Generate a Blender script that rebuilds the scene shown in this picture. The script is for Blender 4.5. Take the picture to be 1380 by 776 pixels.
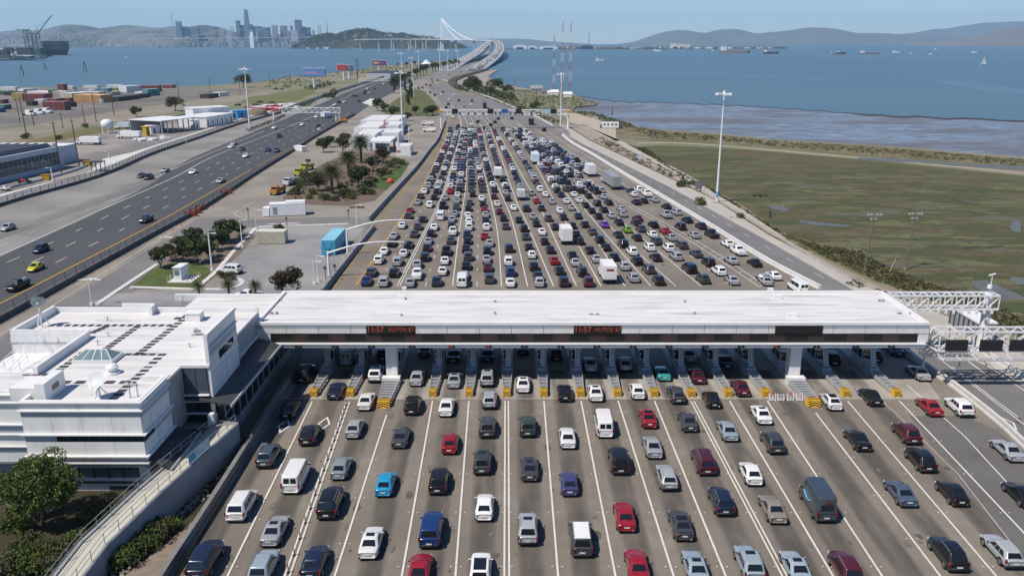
import bpy, math, random
from mathutils import Vector, Matrix, noise
R = math.radians
rnd = random.Random(7)
for o in list(bpy.data.objects): bpy.data.objects.remove(o)
sc = bpy.context.scene
col = sc.collection
# ---------------------------------------------------------------- camera
FX, V0, HC = 1110.0, 58.0, 42.0          # focal length in photo pixels, horizon row, height of the drone
TH = math.atan((388 - V0) / FX)
cam = bpy.data.cameras.new('camera'); cam.sensor_width = 36; cam.lens = 36 * FX / 1380
cam.clip_start = 0.5; cam.clip_end = 120000
cam_ob = bpy.data.objects.new('camera', cam); col.objects.link(cam_ob)
cam_ob.location = (0, 0, HC); cam_ob.rotation_euler = (R(90) - TH, 0, 0)
sc.camera = cam_ob
# ---------------------------------------------------------------- light
SUN = Vector((-0.53, -0.40, 1.0)).normalized()
sun = bpy.data.lights.new('sun', 'SUN'); sun.energy = 5.0; sun.angle = R(0.5); sun.color = (1.0, 0.91, 0.80)
sun_ob = bpy.data.objects.new('sun', sun); col.objects.link(sun_ob)
sun_ob.rotation_euler = (-SUN).to_track_quat('-Z', 'Y').to_euler(); sun_ob.location = (0, 0, 200)
w = bpy.data.worlds.new('World'); sc.world = w; w.use_nodes = True
nt = w.node_tree; bg = nt.nodes['Background']
sky = nt.nodes.new('ShaderNodeTexSky'); sky.sky_type = 'NISHITA'; sky.sun_disc = False
sky.sun_elevation = math.asin(SUN.z); sky.sun_rotation = math.atan2(SUN.x, SUN.y)
sky.altitude = 50; sky.air_density = 1.25; sky.dust_density = 0.0; sky.ozone_density = 3.5
tint = nt.nodes.new('ShaderNodeMix'); tint.data_type = 'RGBA'; tint.blend_type = 'MULTIPLY'; tint.inputs[0].default_value = 1
tint.inputs[7].default_value = (0.74, 0.97, 1.36, 1)
tc = nt.nodes.new('ShaderNodeTexCoord'); sx = nt.nodes.new('ShaderNodeSeparateXYZ'); nt.links.new(tc.outputs['Generated'], sx.inputs[0])
fall = nt.nodes.new('ShaderNodeMapRange'); fall.inputs[1].default_value = 0.12; fall.inputs[2].default_value = 0.55; fall.inputs[3].default_value = 1.0; fall.inputs[4].default_value = 0.55
nt.links.new(sx.outputs[2], fall.inputs[0])          # sky dimmed towards the zenith so that it fills the shadows less
dim = nt.nodes.new('ShaderNodeVectorMath'); dim.operation = 'SCALE'; nt.links.new(sky.outputs[0], dim.inputs[0]); nt.links.new(fall.outputs[0], dim.inputs['Scale'])
nt.links.new(dim.outputs[0], tint.inputs[6]); nt.links.new(tint.outputs[2], bg.inputs[0]); bg.inputs[1].default_value = 0.112
sc.view_settings.view_transform = 'Standard'; sc.view_settings.look = 'None'
sc.view_settings.gamma = 1; sc.view_settings.exposure = -0.10; sc.view_settings.use_curve_mapping = False
sc.render.engine = 'CYCLES'
sc.cycles.use_denoising = True
sc.cycles.max_bounces = 5; sc.cycles.diffuse_bounces = 2; sc.cycles.glossy_bounces = 2
sc.cycles.transparent_max_bounces = 8; sc.cycles.volume_bounces = 1
sc.cycles.caustics_reflective = False; sc.cycles.caustics_refractive = False

# ---------------------------------------------------------------- pixel <-> place
def ray(u, v):
    t = (v - 388) / FX
    return Vector(((u - 690) / FX, math.cos(TH) - t * math.sin(TH), -(math.sin(TH) + t * math.cos(TH))))
def G(u, v, h=0.0):                       # the point at height h seen at photo pixel u, v
    r = ray(u, v); k = (h - HC) / r.z
    return Vector((r.x * k, r.y * k, h))
def D(u, v, Y):                           # the point at distance Y seen at photo pixel u, v
    r = ray(u, v); k = Y / r.y
    return Vector((r.x * k, Y, HC + r.z * k))
def topz(u, v, vt):                       # height of something standing at pixel u, v whose top is at row vt
    return D(u, vt, G(u, v).y).z
# ---------------------------------------------------------------- materials
MATS = {}
def M(name, c, rough=0.8, var=0.15, sc_=1.0, metal=0.0, spec=0.5, bump=0.0, c2=None, objcol=False, emit=0.0, coat=0.0, detail=4, stretch=None, c3=None, sc3=0.05, mix3=(0.45, 0.6)):
    if name in MATS: return MATS[name]
    m = bpy.data.materials.new(name); m.use_nodes = True; n = m.node_tree; b = n.nodes['Principled BSDF']
    b.inputs['Roughness'].default_value = rough; b.inputs['Metallic'].default_value = metal
    b.inputs['Specular IOR Level'].default_value = spec; b.inputs['Coat Weight'].default_value = coat
    b.inputs['Coat Roughness'].default_value = 0.06
    geo = n.nodes.new('ShaderNodeNewGeometry')
    src = geo.outputs['Position']
    if stretch:
        mp = n.nodes.new('ShaderNodeMapping'); mp.inputs['Scale'].default_value = stretch
        n.links.new(src, mp.inputs['Vector']); src = mp.outputs[0]
    nz = n.nodes.new('ShaderNodeTexNoise'); nz.inputs['Scale'].default_value = sc_; nz.inputs['Detail'].default_value = detail
    nz.inputs['Roughness'].default_value = 0.65
    n.links.new(src, nz.inputs['Vector'])
    rp = n.nodes.new('ShaderNodeMapRange'); rp.inputs[1].default_value = 0.3; rp.inputs[2].default_value = 0.7
    n.links.new(nz.outputs[0], rp.inputs[0])
    mx = n.nodes.new('ShaderNodeMix'); mx.data_type = 'RGBA'
    n.links.new(rp.outputs[0], mx.inputs[0])
    if objcol:
        oi = n.nodes.new('ShaderNodeObjectInfo')
        n.links.new(oi.outputs['Color'], mx.inputs[6])
        hs = n.nodes.new('ShaderNodeHueSaturation'); hs.inputs['Value'].default_value = 1 - var
        n.links.new(oi.outputs['Color'], hs.inputs['Color']); n.links.new(hs.outputs[0], mx.inputs[7])
    else:
        if c2 is None:
            mx.inputs[6].default_value = tuple(x * (1 - var) for x in c) + (1,)
            mx.inputs[7].default_value = tuple(min(1, x * (1 + var)) for x in c) + (1,)
        else:
            mx.inputs[6].default_value = tuple(c) + (1,); mx.inputs[7].default_value = tuple(c2) + (1,)
    out = mx.outputs[2]
    if c3:
        n3 = n.nodes.new('ShaderNodeTexNoise'); n3.inputs['Scale'].default_value = sc3; n3.inputs['Detail'].default_value = 6
        n.links.new(src, n3.inputs['Vector'])
        r3 = n.nodes.new('ShaderNodeMapRange'); r3.inputs[1].default_value = mix3[0]; r3.inputs[2].default_value = mix3[1]
        n.links.new(n3.outputs[0], r3.inputs[0])
        m3 = n.nodes.new('ShaderNodeMix'); m3.data_type = 'RGBA'
        n.links.new(r3.outputs[0], m3.inputs[0]); n.links.new(out, m3.inputs[6]); m3.inputs[7].default_value = tuple(c3) + (1,)
        out = m3.outputs[2]
    n.links.new(out, b.inputs['Base Color'])
    if emit:
        n.links.new(out, b.inputs['Emission Color']); b.inputs['Emission Strength'].default_value = emit
    if bump:
        bp = n.nodes.new('ShaderNodeBump'); bp.inputs['Strength'].default_value = bump; bp.inputs['Distance'].default_value = 0.1
        n.links.new(nz.outputs[0], bp.inputs['Height']); n.links.new(bp.outputs[0], b.inputs['Normal'])
    MATS[name] = m
    return m
paint = M('car_paint', (1, 1, 1), 0.26, 0.07, 2.0, objcol=True, coat=0.45, spec=0.4)
glass = M('car_glass', (0.012, 0.015, 0.02), 0.07, 0.1, spec=0.6)
rubber = M('rubber', (0.02, 0.02, 0.02), 0.85)
rimm = M('alloy_rim', (0.45, 0.45, 0.46), 0.35, metal=0.6)
blackp = M('black_plastic', (0.025, 0.025, 0.028), 0.6)
redp = M('red_paint', (0.42, 0.02, 0.02), 0.5)
redl = M('tail_lamp', (0.24, 0.008, 0.012), 0.22)
clearl = M('head_lamp', (0.75, 0.78, 0.8), 0.15)
platem = M('plate_white', (0.7, 0.7, 0.7), 0.5)
whitem = M('white_paint', (0.78, 0.78, 0.77), 0.5, 0.06)
roofw = M('roof_membrane', (0.68, 0.675, 0.66), 0.75, 0.10, 0.9, stretch=(0.16, 1.3, 1), detail=7, bump=0.5, c3=(0.45, 0.44, 0.425), sc3=0.6, mix3=(0.52, 0.75))
panelw = M('white_panel', (0.78, 0.78, 0.77), 0.42, 0.09, 0.45, stretch=(1.5,1.5,.4), detail=7, c3=(0.62,0.62,0.60), sc3=0.8, mix3=(.55,.8))
panelb = M('blue_grey_panel', (0.40, 0.44, 0.48), 0.4, 0.06, 0.6)
darkmetal = M('dark_metal', (0.05, 0.055, 0.06), 0.5)
greym = M('grey_metal', (0.33, 0.34, 0.35), 0.5, 0.12, metal=0.3)
galv = M('galvanised', (0.5, 0.51, 0.52), 0.45, 0.12, metal=0.2)
conc = M('concrete', (0.40, 0.38, 0.34), 0.9, 0.18, 0.8)
concl = M('concrete_light', (0.60, 0.585, 0.55), 0.88, 0.12, 0.7)
concd = M('concrete_grey', (0.27, 0.27, 0.27), 0.9, 0.2, 0.8)
winm = M('window_glass', (0.02, 0.03, 0.04), 0.08, 0.3, 0.4, spec=0.7)
ledoff = M('sign_black', (0.012, 0.011, 0.012), 0.5)
ledon = M('led_orange', (0.50, 0.085, 0.03), 0.5, 0.0, emit=0.10)
leddim = M('led_dim', (0.16, 0.035, 0.025), 0.6, 0.2, 3)
yell = M('yellow_paint', (0.75, 0.42, 0.02), 0.5, 0.1, 2)
woodm = M('pole_wood', (0.10, 0.075, 0.055), 0.9)
# ---------------------------------------------------------------- mesh builder
ORG = {}
def setp(o, label=None, cat=None, group=None, kind=None):
    if label: o['label'] = label
    if cat: o['category'] = cat
    if group: o['group'] = group
    if kind: o['kind'] = kind
    return o
def thing(name, label, cat, loc, rz=0.0, group=None):
    o = bpy.data.objects.new(name, None); o.empty_display_size = 0.3; col.objects.link(o)
    o.location = loc; o.rotation_euler = (0, 0, rz)
    ORG[o.name] = (Matrix.Translation(Vector(loc)) @ Matrix.Rotation(rz, 4, 'Z')).inverted()
    return setp(o, label, cat, group)
class MB:
    def __init__(s): s.v = []; s.f = []; s.m = []; s.mats = []; s.smooth = False; s.X = None; s.uv = []
    def mi(s, m):
        if m not in s.mats: s.mats.append(m)
        return s.mats.index(m)
    def add(s, vs, fs, mat):
        b = len(s.v); k = s.mi(mat)
        if s.X is not None: vs = [s.X @ Vector(p) for p in vs]
        s.v += [tuple(p) for p in vs]
        for f in fs: s.f.append([b + i for i in f]); s.m.append(k)
        return s
    def face(s, pts, mat): return s.add(pts, [list(range(len(pts)))], mat)
    def box(s, a, b, mat):
        x0, x1 = sorted((a[0], b[0])); y0, y1 = sorted((a[1], b[1])); z0, z1 = sorted((a[2], b[2]))
        return s.add([(x0,y0,z0),(x1,y0,z0),(x1,y1,z0),(x0,y1,z0),(x0,y0,z1),(x1,y0,z1),(x1,y1,z1),(x0,y1,z1)],
                     [(0,3,2,1),(4,5,6,7),(0,1,5,4),(1,2,6,5),(2,3,7,6),(3,0,4,7)], mat)
    def cbox(s, c, d, mat, rz=0.0):
        hx, hy, hz = d[0]/2, d[1]/2, d[2]/2; ca, sa = math.cos(rz), math.sin(rz); vs = []
        for z in (-hz, hz):
            for x, y in ((-hx,-hy),(hx,-hy),(hx,hy),(-hx,hy)): vs.append((c[0]+x*ca-y*sa, c[1]+x*sa+y*ca, c[2]+z))
        return s.add(vs, [(0,3,2,1),(4,5,6,7),(0,1,5,4),(1,2,6,5),(2,3,7,6),(3,0,4,7)], mat)
    def prism(s, poly, z0, z1, mat, side=None):
        n = len(poly)
        a = sum(poly[i][0]*poly[(i+1)%n][1]-poly[(i+1)%n][0]*poly[i][1] for i in range(n))
        if a < 0: poly = poly[::-1]
        s.add([(p[0], p[1], z1) for p in poly], [list(range(n))], mat)
        vs = [(p[0], p[1], z0) for p in poly] + [(p[0], p[1], z1) for p in poly]
        s.add(vs, [(i, (i+1)%n, n+(i+1)%n, n+i) for i in range(n)], side or mat)
        return s
    def beam(s, p0, p1, wd, ht, mat):       # rectangular bar between two points
        p0, p1 = Vector(p0), Vector(p1); d = (p1-p0)
        if d.length < 1e-6: return s
        d.normalize(); up = Vector((0,0,1)) if abs(d.z) < 0.95 else Vector((0,1,0))
        a = d.cross(up).normalized()*(wd/2); b = a.cross(d).normalized()*(ht/2)
        vs = [p+i*a+j*b for p in (p0,p1) for i,j in ((-1,-1),(1,-1),(1,1),(-1,1))]
        return s.add(vs, [(0,1,2,3),(4,7,6,5),(0,4,5,1),(1,5,6,2),(2,6,7,3),(3,7,4,0)], mat)
    def tube(s, p0, p1, r0, r1, mat, n=8, caps=True):
        p0, p1 = Vector(p0), Vector(p1); d = (p1-p0).normalized()
        up = Vector((0,0,1)) if abs(d.z) < 0.95 else Vector((0,1,0))
        a = d.cross(up).normalized(); b = a.cross(d).normalized(); vs = []
        for p, r in ((p0,r0),(p1,r1)):
            for i in range(n): t = 2*math.pi*i/n; vs.append(p+a*(r*math.cos(t))+b*(r*math.sin(t)))
        fs = [(i,(i+1)%n,n+(i+1)%n,n+i) for i in range(n)]
        if caps: fs += [list(range(n))[::-1], list(range(n,2*n))]
        return s.add(vs, fs, mat)
    def path(s, pts, r, mat, n=6):
        for a, b in zip(pts, pts[1:]): s.tube(a, b, r, r, mat, n)
        return s
    def strip(s, L, Rr, mat, z=None):       # sheet between two polylines of equal length
        vs = []
        for a, b in zip(L, Rr): vs += [a, b]
        if z is not None: vs = [(p[0], p[1], z) for p in vs]
        return s.add(vs, [(2*i, 2*i+1, 2*i+3, 2*i+2) for i in range(len(L)-1)], mat)
    def wall(s, pts, th, z0, z1, mat, top=None):    # upright wall along a polyline
        for a, b in zip(pts, pts[1:]):
            a = Vector((a[0],a[1],0)); b = Vector((b[0],b[1],0)); d=(b-a)
            if d.length < 1e-5: continue
            n_ = Vector((-d.y, d.x, 0)).normalized()*th/2; e = d.normalized()*0.0
            s.prism([tuple((a+n_-e)[:2]), tuple((a-n_-e)[:2]), tuple((b-n_+e)[:2]), tuple((b+n_+e)[:2])], z0, z1, top or mat, mat)
        return s
    def lathe(s, prof, c, mat, n=12):
        vs = []; k = len(prof)
        for i in range(n):
            t = 2*math.pi*i/n
            for r, z in prof: vs.append((c[0]+r*math.cos(t), c[1]+r*math.sin(t), c[2]+z))
        fs = [(i*k+j, ((i+1)%n)*k+j, ((i+1)%n)*k+j+1, i*k+j+1) for i in range(n) for j in range(k-1)]
        return s.add(vs, fs, mat)
    def mesh(s, name):
        me = bpy.data.meshes.new(name); me.from_pydata(s.v, [], s.f)
        for m in s.mats: me.materials.append(m)
        me.polygons.foreach_set('material_index', s.m)
        if s.smooth: me.polygons.foreach_set('use_smooth', [True]*len(s.f))
        me.update(); return me
    def build(s, name, parent=None, label=None, cat=None, group=None, kind=None, local=False):
        if parent is not None:
            inv = ORG.get(parent.name)
            if inv is not None and not local: s.v = [tuple(inv @ Vector(p)) for p in s.v]
            o = bpy.data.objects.new(name, s.mesh(name)); col.objects.link(o); o.parent = parent
            if inv is not None: ORG[o.name] = inv
        else:
            xs = [p[0] for p in s.v]; ys = [p[1] for p in s.v]; zs = [p[2] for p in s.v]
            c = Vector(((min(xs)+max(xs))/2, (min(ys)+max(ys))/2, min(zs)))
            s.v = [(p[0]-c.x, p[1]-c.y, p[2]-c.z) for p in s.v]
            o = bpy.data.objects.new(name, s.mesh(name)); col.objects.link(o); o.location = c
            ORG[o.name] = Matrix.Translation(-c)
        return setp(o, label, cat, group, kind)
def struct(name, mb, label=None): return mb.build(name, kind='structure', label=label)
def copytree(o, loc=None, rz=None, scale=None, parent=None):
    c = o.copy(); col.objects.link(c)
    if parent is not None: c.parent = parent
    for ch in o.children: copytree(ch, parent=c)
    if loc is not None: c.location = loc
    if rz is not None: c.rotation_euler = (0, 0, rz)
    if scale is not None: c.scale = scale if not isinstance(scale, (int, float)) else (scale,)*3
    return c
def text(body, size, loc, rot, mat, name, parent=None, extr=0.01, align='CENTER', xs=1.0):
    cu = bpy.data.curves.new(name, 'FONT'); cu.body = body; cu.size = size; cu.extrude = extr; cu.align_x = align; cu.align_y = 'CENTER'
    t = bpy.data.objects.new('tmp_text', cu); col.objects.link(t)
    t.matrix_world = Matrix.Translation(Vector(loc)) @ rot.to_4x4() @ Matrix.Diagonal((xs, 1, 1, 1))
    dg = bpy.context.evaluated_depsgraph_get(); me = bpy.data.meshes.new_from_object(t.evaluated_get(dg))
    mw = t.matrix_world.copy()
    b = MB(); b.v = [tuple(mw @ v.co) for v in me.vertices]; b.f = [list(p.vertices) for p in me.polygons]; b.mats = [mat]; b.m = [0]*len(b.f)
    bpy.data.objects.remove(t); bpy.data.curves.remove(cu)
    return b
FRONT = Matrix.Rotation(R(90), 3, 'X')     # lettering facing the camera side (-Y)
def lerp(a, b, t): return a + (b - a) * t
def resample(pts, step):
    out = []; pts = [Vector(p) for p in pts]
    for a, b in zip(pts, pts[1:]):
        n = max(1, int((b-a).length/step)); out += [a.lerp(b, i/n) for i in range(n)]
    return out + [pts[-1]]
def smooth(pts, k=6):                      # Catmull-Rom through the points
    P = [Vector(p) for p in pts]; P = [P[0]*2-P[1]] + P + [P[-1]*2-P[-2]]; out = []
    for i in range(1, len(P)-2):
        for j in range(k):
            t = j/k; a, b, c, d = P[i-1:i+3]
            out.append(0.5*((2*b)+(c-a)*t+(2*a-5*b+4*c-d)*t*t+(3*b-a-3*c+d)*t**3))
    return out + [P[-2]]
def GP(px, h=0.0, k=5): return [G(u, v, h) for u, v in ((p[0], p[1]) for p in (smooth([Vector((a, b)) for a, b in px], k) if k else px))]
def along(px, v):                          # column of a pixel polyline at row v
    for (a, b), (c, d) in zip(px, px[1:]):
        if min(b, d) <= v <= max(b, d): return a + (c-a)*((v-b)/(d-b) if d != b else 0)
    e = px[0] if abs(px[0][1]-v) < abs(px[-1][1]-v) else px[-1]
    return e[0]
# ================================================================ ground, water, roads
def fit(c): return c
waterm = M('bay_water', (0.072, 0.14, 0.185), 0.42, 0.1, 0.002, spec=0.22, c2=(0.10, 0.175, 0.222), stretch=(0.25, 1.0, 1), detail=8)
_n = waterm.node_tree; _b = _n.nodes['Principled BSDF']
_g = _n.nodes.new('ShaderNodeNewGeometry'); _w = _n.nodes.new('ShaderNodeTexNoise'); _w.inputs['Scale'].default_value = 0.12; _w.inputs['Detail'].default_value = 8
_m = _n.nodes.new('ShaderNodeMapping'); _m.inputs['Scale'].default_value = (0.5, 1.2, 1)
_n.links.new(_g.outputs['Position'], _m.inputs[0]); _n.links.new(_m.outputs[0], _w.inputs['Vector'])
_p = _n.nodes.new('ShaderNodeBump'); _p.inputs['Strength'].default_value = 0.5; _p.inputs['Distance'].default_value = 1.0
_n.links.new(_w.outputs[0], _p.inputs['Height']); _n.links.new(_p.outputs[0], _b.inputs['Normal'])
WL = -1.5
b = MB(); b.face([(-29000,-300,WL),(29000,-300,WL),(29000,29000,WL),(-29000,29000,WL)], waterm); struct('water', b)
foam = M('wind_streak', (0.125, 0.20, 0.25), 0.4, 0.15, 0.004, c2=(0.07,0.135,0.18), stretch=(0.2,1.4,1), spec=.22)
for i, poly in enumerate(([(690,92),(760,93),(850,95),(960,98),(1050,101),(1135,106),(1138,108.5),(1050,107),(930,105),(840,103),(760,104),(700,103),(680,98)],
                          [(1250,102),(1300,108),(1345,116),(1380,121),(1380,128),(1330,124),(1290,117),(1255,109)])):
    b = MB(); b.face([G(u, v, WL+0.05) for u, v in poly], foam); struct('water_streak', b)
# land slab
landm = M('dry_ground', (0.25, 0.21, 0.145), 0.95, 0.2, 0.05, c2=(0.22, 0.20, 0.13), detail=8, c3=(0.14, 0.16, 0.07), sc3=0.012, mix3=(0.42, 0.62))
shore = [(-500,125),(0,117.5),(120,118),(217,118.5),(290,115),(345,110.5),(380,106),(410,101),(455,98),(500,91),(560,84.5),(612,81.5),(640,82),(655,88),(655,93),
         (640,99),(620,106),(613,112),(622,118),(640,120.5),(668,121),(690,120),(715,121),(740,122),(772,126),(790,136),(806,139),(800,142),(775,144),(772,149),(795,152),
         (820,160),(850,166),(857,172),(890,175),(965,179),(1035,187),(1200,197),(1380,212),(2200,262)]
poly = [tuple(G(u, v)[:2]) for u, v in shore] + [(900, -250), (-1500, -250)]
b = MB(); b.prism(poly, -4, 0, landm); struct('ground', b)
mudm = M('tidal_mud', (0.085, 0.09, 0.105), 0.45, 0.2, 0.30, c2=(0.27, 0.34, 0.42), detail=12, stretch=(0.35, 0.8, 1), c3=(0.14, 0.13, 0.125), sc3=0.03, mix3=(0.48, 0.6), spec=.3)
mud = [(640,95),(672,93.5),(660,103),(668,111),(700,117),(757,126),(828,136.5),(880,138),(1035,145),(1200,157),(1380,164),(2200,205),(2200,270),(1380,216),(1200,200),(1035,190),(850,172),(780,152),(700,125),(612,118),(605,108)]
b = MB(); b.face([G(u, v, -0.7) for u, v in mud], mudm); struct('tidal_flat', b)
sandm = M('beach_sand', (0.31, 0.27, 0.22), 0.9, 0.12, 0.05)
b = MB(); b.face([G(u, v, -0.5) for u, v in [(634,99),(672,94),(657,103),(663,111),(700,118),(740,123),(735,130),(690,124),(640,122),(612,112)]], sandm); struct('beach', b)
edgem = M('mud_edge', (0.045, 0.04, 0.045), 0.8)
e1 = smooth([Vector((u, v)) for u, v in [(690,116.3),(757,126),(828,136.5),(880,138),(960,141),(1035,145),(1120,151),(1200,156.5),(1380,163.5),(1700,180)]], 8)
L_, R_ = [], []
for i, p in enumerate(e1):
    j = 0.6*math.sin(i*1.7)+0.5*math.sin(i*4.1); t = 0.5+0.5*abs(math.sin(i*0.9))
    if p.x > 1150: t += 1.2
    L_.append(G(p.x, p.y+j-t*0.5, -0.64)); R_.append(G(p.x, p.y+j+t*0.6, -0.64))
b = MB(); b.strip(L_, R_, edgem); struct('mud_bank', b)
# salt marsh
marsh = M('salt_marsh', (0.058, 0.062, 0.018), 0.95, 0.2, 0.11, c2=(0.112, 0.110, 0.042), detail=10, stretch=(0.5, 1.5, 1), c3=(0.100, 0.084, 0.038), sc3=0.04, mix3=(0.44, 0.62))
mp = [(866,197),(900,196.5),(960,199),(1035,204),(1200,219),(1380,237),(2100,300),(2100,560),(1500,462),(1380,424),(1320,399),(1250,379),(1195,358),(1160,336),(1105,328),(1065,318),(1035,301),(995,273),(965,258),(930,243),(905,226),(885,211)]
b = MB(); b.face([G(u, v, 0.02) for u, v in mp], marsh); struct('marsh', b)
scrubm = M('levee_scrub_ground', (0.15, 0.12, 0.06), 0.95, 0.2, 0.3, c2=(0.11, 0.115, 0.035), detail=7, c3=(0.20, 0.16, 0.10), sc3=0.1)
for poly in ([(820,163),(850,169),(900,177),(965,181),(1035,189),(1200,199),(1380,214),(1900,255),(1900,275),(1380,231),(1200,213),(1035,199),(960,193),(880,190),(835,186)],
             [(850,196),(866,197),(905,226),(965,258),(1035,301),(1065,318),(1105,328),(1160,336),(1195,358),(1250,379),(1320,399),(1380,424),(1500,462),(1500,520),(1380,440),(1340,440),(1290,420),(1240,392),(1180,380),(1120,352),(1035,306),(960,262),(900,228)]):
    b = MB(); b.face([G(u, v, 0.04) for u, v in poly], scrubm); struct('levee', b)
trail = M('gravel_trail', (0.42, 0.36, 0.28), 0.95, 0.12, 0.4)
b = MB(); t_ = GP([(860,193),(900,192.5),(960,195.5),(1035,202),(1200,216.5),(1380,233.5),(1700,263)], 0.06)
b.strip([p+Vector((0,1.2,0)) for p in t_], [p-Vector((0,1.8,0)) for p in t_], trail); struct('trail', b)
pool = M('marsh_pool', (0.13, 0.135, 0.125), 0.5, 0.2, 0.3, spec=.3)
for poly in ([(1035,277),(1050,277),(1064,283),(1058,285),(1040,281)], [(1072,297),(1095,298),(1140,303),(1148,305),(1110,304.5),(1083,300.5)],
             [(1363,295),(1373,298),(1376,311),(1366,312),(1360,304),(1365,300)], [(1310,378),(1330,378),(1352,388),(1376,398),(1382,404),(1350,402),(1330,396),(1312,384)],
             [(1362,372),(1385,376),(1400,384),(1370,382)], [(1155,212.5),(1200,213.5),(1280,219),(1380,225),(1380,229),(1290,223),(1200,217.5),(1160,215)]):
    q = smooth([Vector((a_, c_)) for a_, c_ in poly+poly[:1]], 7); b = MB(); b.face([G(p.x+rnd.uniform(-1.6,1.6), p.y+rnd.uniform(-.5,.5), 0.075) for p in q[:-1]], pool); struct('pool', b)
rmz = random.Random(61); pms = [M('marsh_patch_'+n_, c_, .95, .22, .5, detail=8) for n_, c_ in (('olive',(0.070,0.070,0.024)),('green',(0.058,0.070,0.022)),('brown',(0.095,0.076,0.036)),('pale',(0.118,0.118,0.050)),('grey',(0.10,0.10,0.062)))]
b = MB()
for k in range(1500):
    p = G(rmz.uniform(880, 1420), 200+220*rmz.random()**1.4)
    uu, vv = 690+p.x*FX/(p.y*math.cos(TH)+HC*math.sin(TH)), V0+HC*FX/math.cos(TH)**2/(p.y+HC*math.tan(TH))
    if vv < along([(p_[0], p_[1]) for p_ in mp[:6]], vv)*0+203+(uu-880)*.075 or uu < along([(880,214),(905,228),(930,246),(965,262),(995,278),(1035,306),(1065,324),(1105,336),(1160,345),(1195,364),(1250,386),(1320,406),(1380,430)], vv)+16: continue
    r_ = rmz.uniform(.5, 3.2); e_ = rmz.uniform(1.0, 4.5); n_ = 13; j_ = [rmz.uniform(.45, 1.25) for _ in range(n_)]; c_ = rmz.choice(pms)
    b.face([(p.x+math.cos(6.283*q/n_)*r_*e_*j_[q], p.y+math.sin(6.283*q/n_)*r_*j_[q], .022+k*.00002) for q in range(n_)], c_)
struct('marsh_patches', b)
creek = M('creek_mud', (0.035, 0.03, 0.025), 0.7)
b = MB()
for pl in ([(1283,268),(1300,272),(1318,277),(1329,281)], [(1330,284),(1340,285.5),(1350,286)], [(1300,335),(1315,332),(1330,333),(1352,331)], [(1230,323),(1238,323.5)], [(1218,281),(1230,282)], [(1060,233),(1067,234)]):
    q = GP(pl, 0.08, 4); b.strip([p+Vector((0,.45,0)) for p in q], [p-Vector((0,.45,0)) for p in q], creek)
struct('creek', b)
# ---------------- paved surfaces (each a sheet a little above the one below)
lotm = M('lot_concrete', (0.29, 0.26, 0.215), 0.92, 0.16, 0.25, detail=10, c3=(0.22, 0.20, 0.172), sc3=0.05, mix3=(.42,.62))
asph = M('asphalt_dark', (0.068, 0.070, 0.073), 0.85, 0.14, 0.25, detail=8, stretch=(1, 1, 1), c3=(0.075, 0.076, 0.078), sc3=0.02)
asphm = M('asphalt_worn', (0.165, 0.163, 0.158), 0.88, 0.12, 0.2, detail=8, c3=(0.20, 0.195, 0.185), sc3=0.04)
plazam = M('plaza_concrete', (0.222, 0.198, 0.165), 0.9, 0.15, 0.5, detail=12, c3=(0.168, 0.146, 0.12), sc3=0.06, mix3=(0.38, 0.66), bump=.2)
apron = M('toll_apron', (0.37, 0.345, 0.30), 0.9, 0.10, 0.3, detail=8, c3=(0.29, 0.27, 0.24), sc3=0.1)
fwc = M('freeway_concrete', (0.27, 0.258, 0.235), 0.9, 0.12, 0.1, detail=8, c3=(0.20, 0.192, 0.178), sc3=0.05)
yardm = M('yard_dirt', (0.20, 0.18, 0.155), 0.95, 0.2, 0.06, detail=10, c3=(0.14,0.13,0.115), sc3=.02, mix3=(.45,.6))
def sheet(name, px, mat, z, k=0): 
    b = MB(); b.face([G(u, v, z) for u, v in px], mat); return struct(name, b)
FB_L = [(-300,388),(-60,298),(0,277),(130,239),(203,208),(261,188),(319,168),(380,151),(425,134),(460,122),(499,110),(530,102)]
AS_L = [(-300,470),(0,346),(120,292),(200,250),(222,234),(258,213),(334,181),(380,162),(430,141),(465,125.5),(500,112),(535,104)]
YE = [(-300,575),(0,411),(45,388),(200,308),(300,252),(345,227),(400,197),(440,177),(471,153),(491,139),(520,124),(540,113),(556,105)]
FB_R = [(-300,615),(0,433),(75,391),(200,321),(275,280),(345,234),(395,203),(430,181),(478,154),(497,140),(525,125),(544,114),(560,106)]
sheet('container_yard', [(-300,128),(0,119),(120,119.5),(217,120.5),(290,119),(330,120),(345,124),(300,131),(230,137),(150,150),(90,160),(40,168),(-300,205)], yardm, 0.05)
railm = M('rail_corridor', (0.26, 0.225, 0.175), 0.95, 0.2, 0.06, detail=8, stretch=(0.5,1.5,1), c3=(0.20,0.19,0.12), sc3=0.03, mix3=(0.5,0.7))
sheet('dirt_corridor', [(-300,212),(0,176),(60,166),(150,152),(230,139),(300,133),(345,124),(380,119),(380,123),(330,136),(270,146),(200,158),(120,170),(60,180),(0,194),(-300,240)], railm, 0.07)
sheet('grass_strip', [(-300,245),(0,200),(60,185),(120,173),(200,162),(270,150),(300,143),(300,150),(240,158),(170,172),(100,185),(40,196),(-300,262)],
      M('rough_grass', (0.17,0.135,0.05),0.95,0.2,0.15,c2=(0.12,0.115,0.035),detail=8), 0.09)
sheet('field_grass', [(335,131),(380,126),(420,118),(425,124),(405,133),(380,140),(345,141),(322,139)], M('green_grass',(0.10,0.125,0.03),0.95,0.25,0.1,c2=(0.17,0.15,0.06)), 0.09)
sheet('depot_yard', [(-300,260),(40,200),(110,186),(180,172),(260,160),(320,147),(360,141),(395,136),(380,148),(319,165),(261,185),(203,205),(130,236),(0,274),(-300,380)],
      M('depot_asphalt',(0.20,0.185,0.17),0.9,0.14,0.06,detail=8,c3=(0.30,0.275,0.24),sc3=0.03), 0.05)
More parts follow.
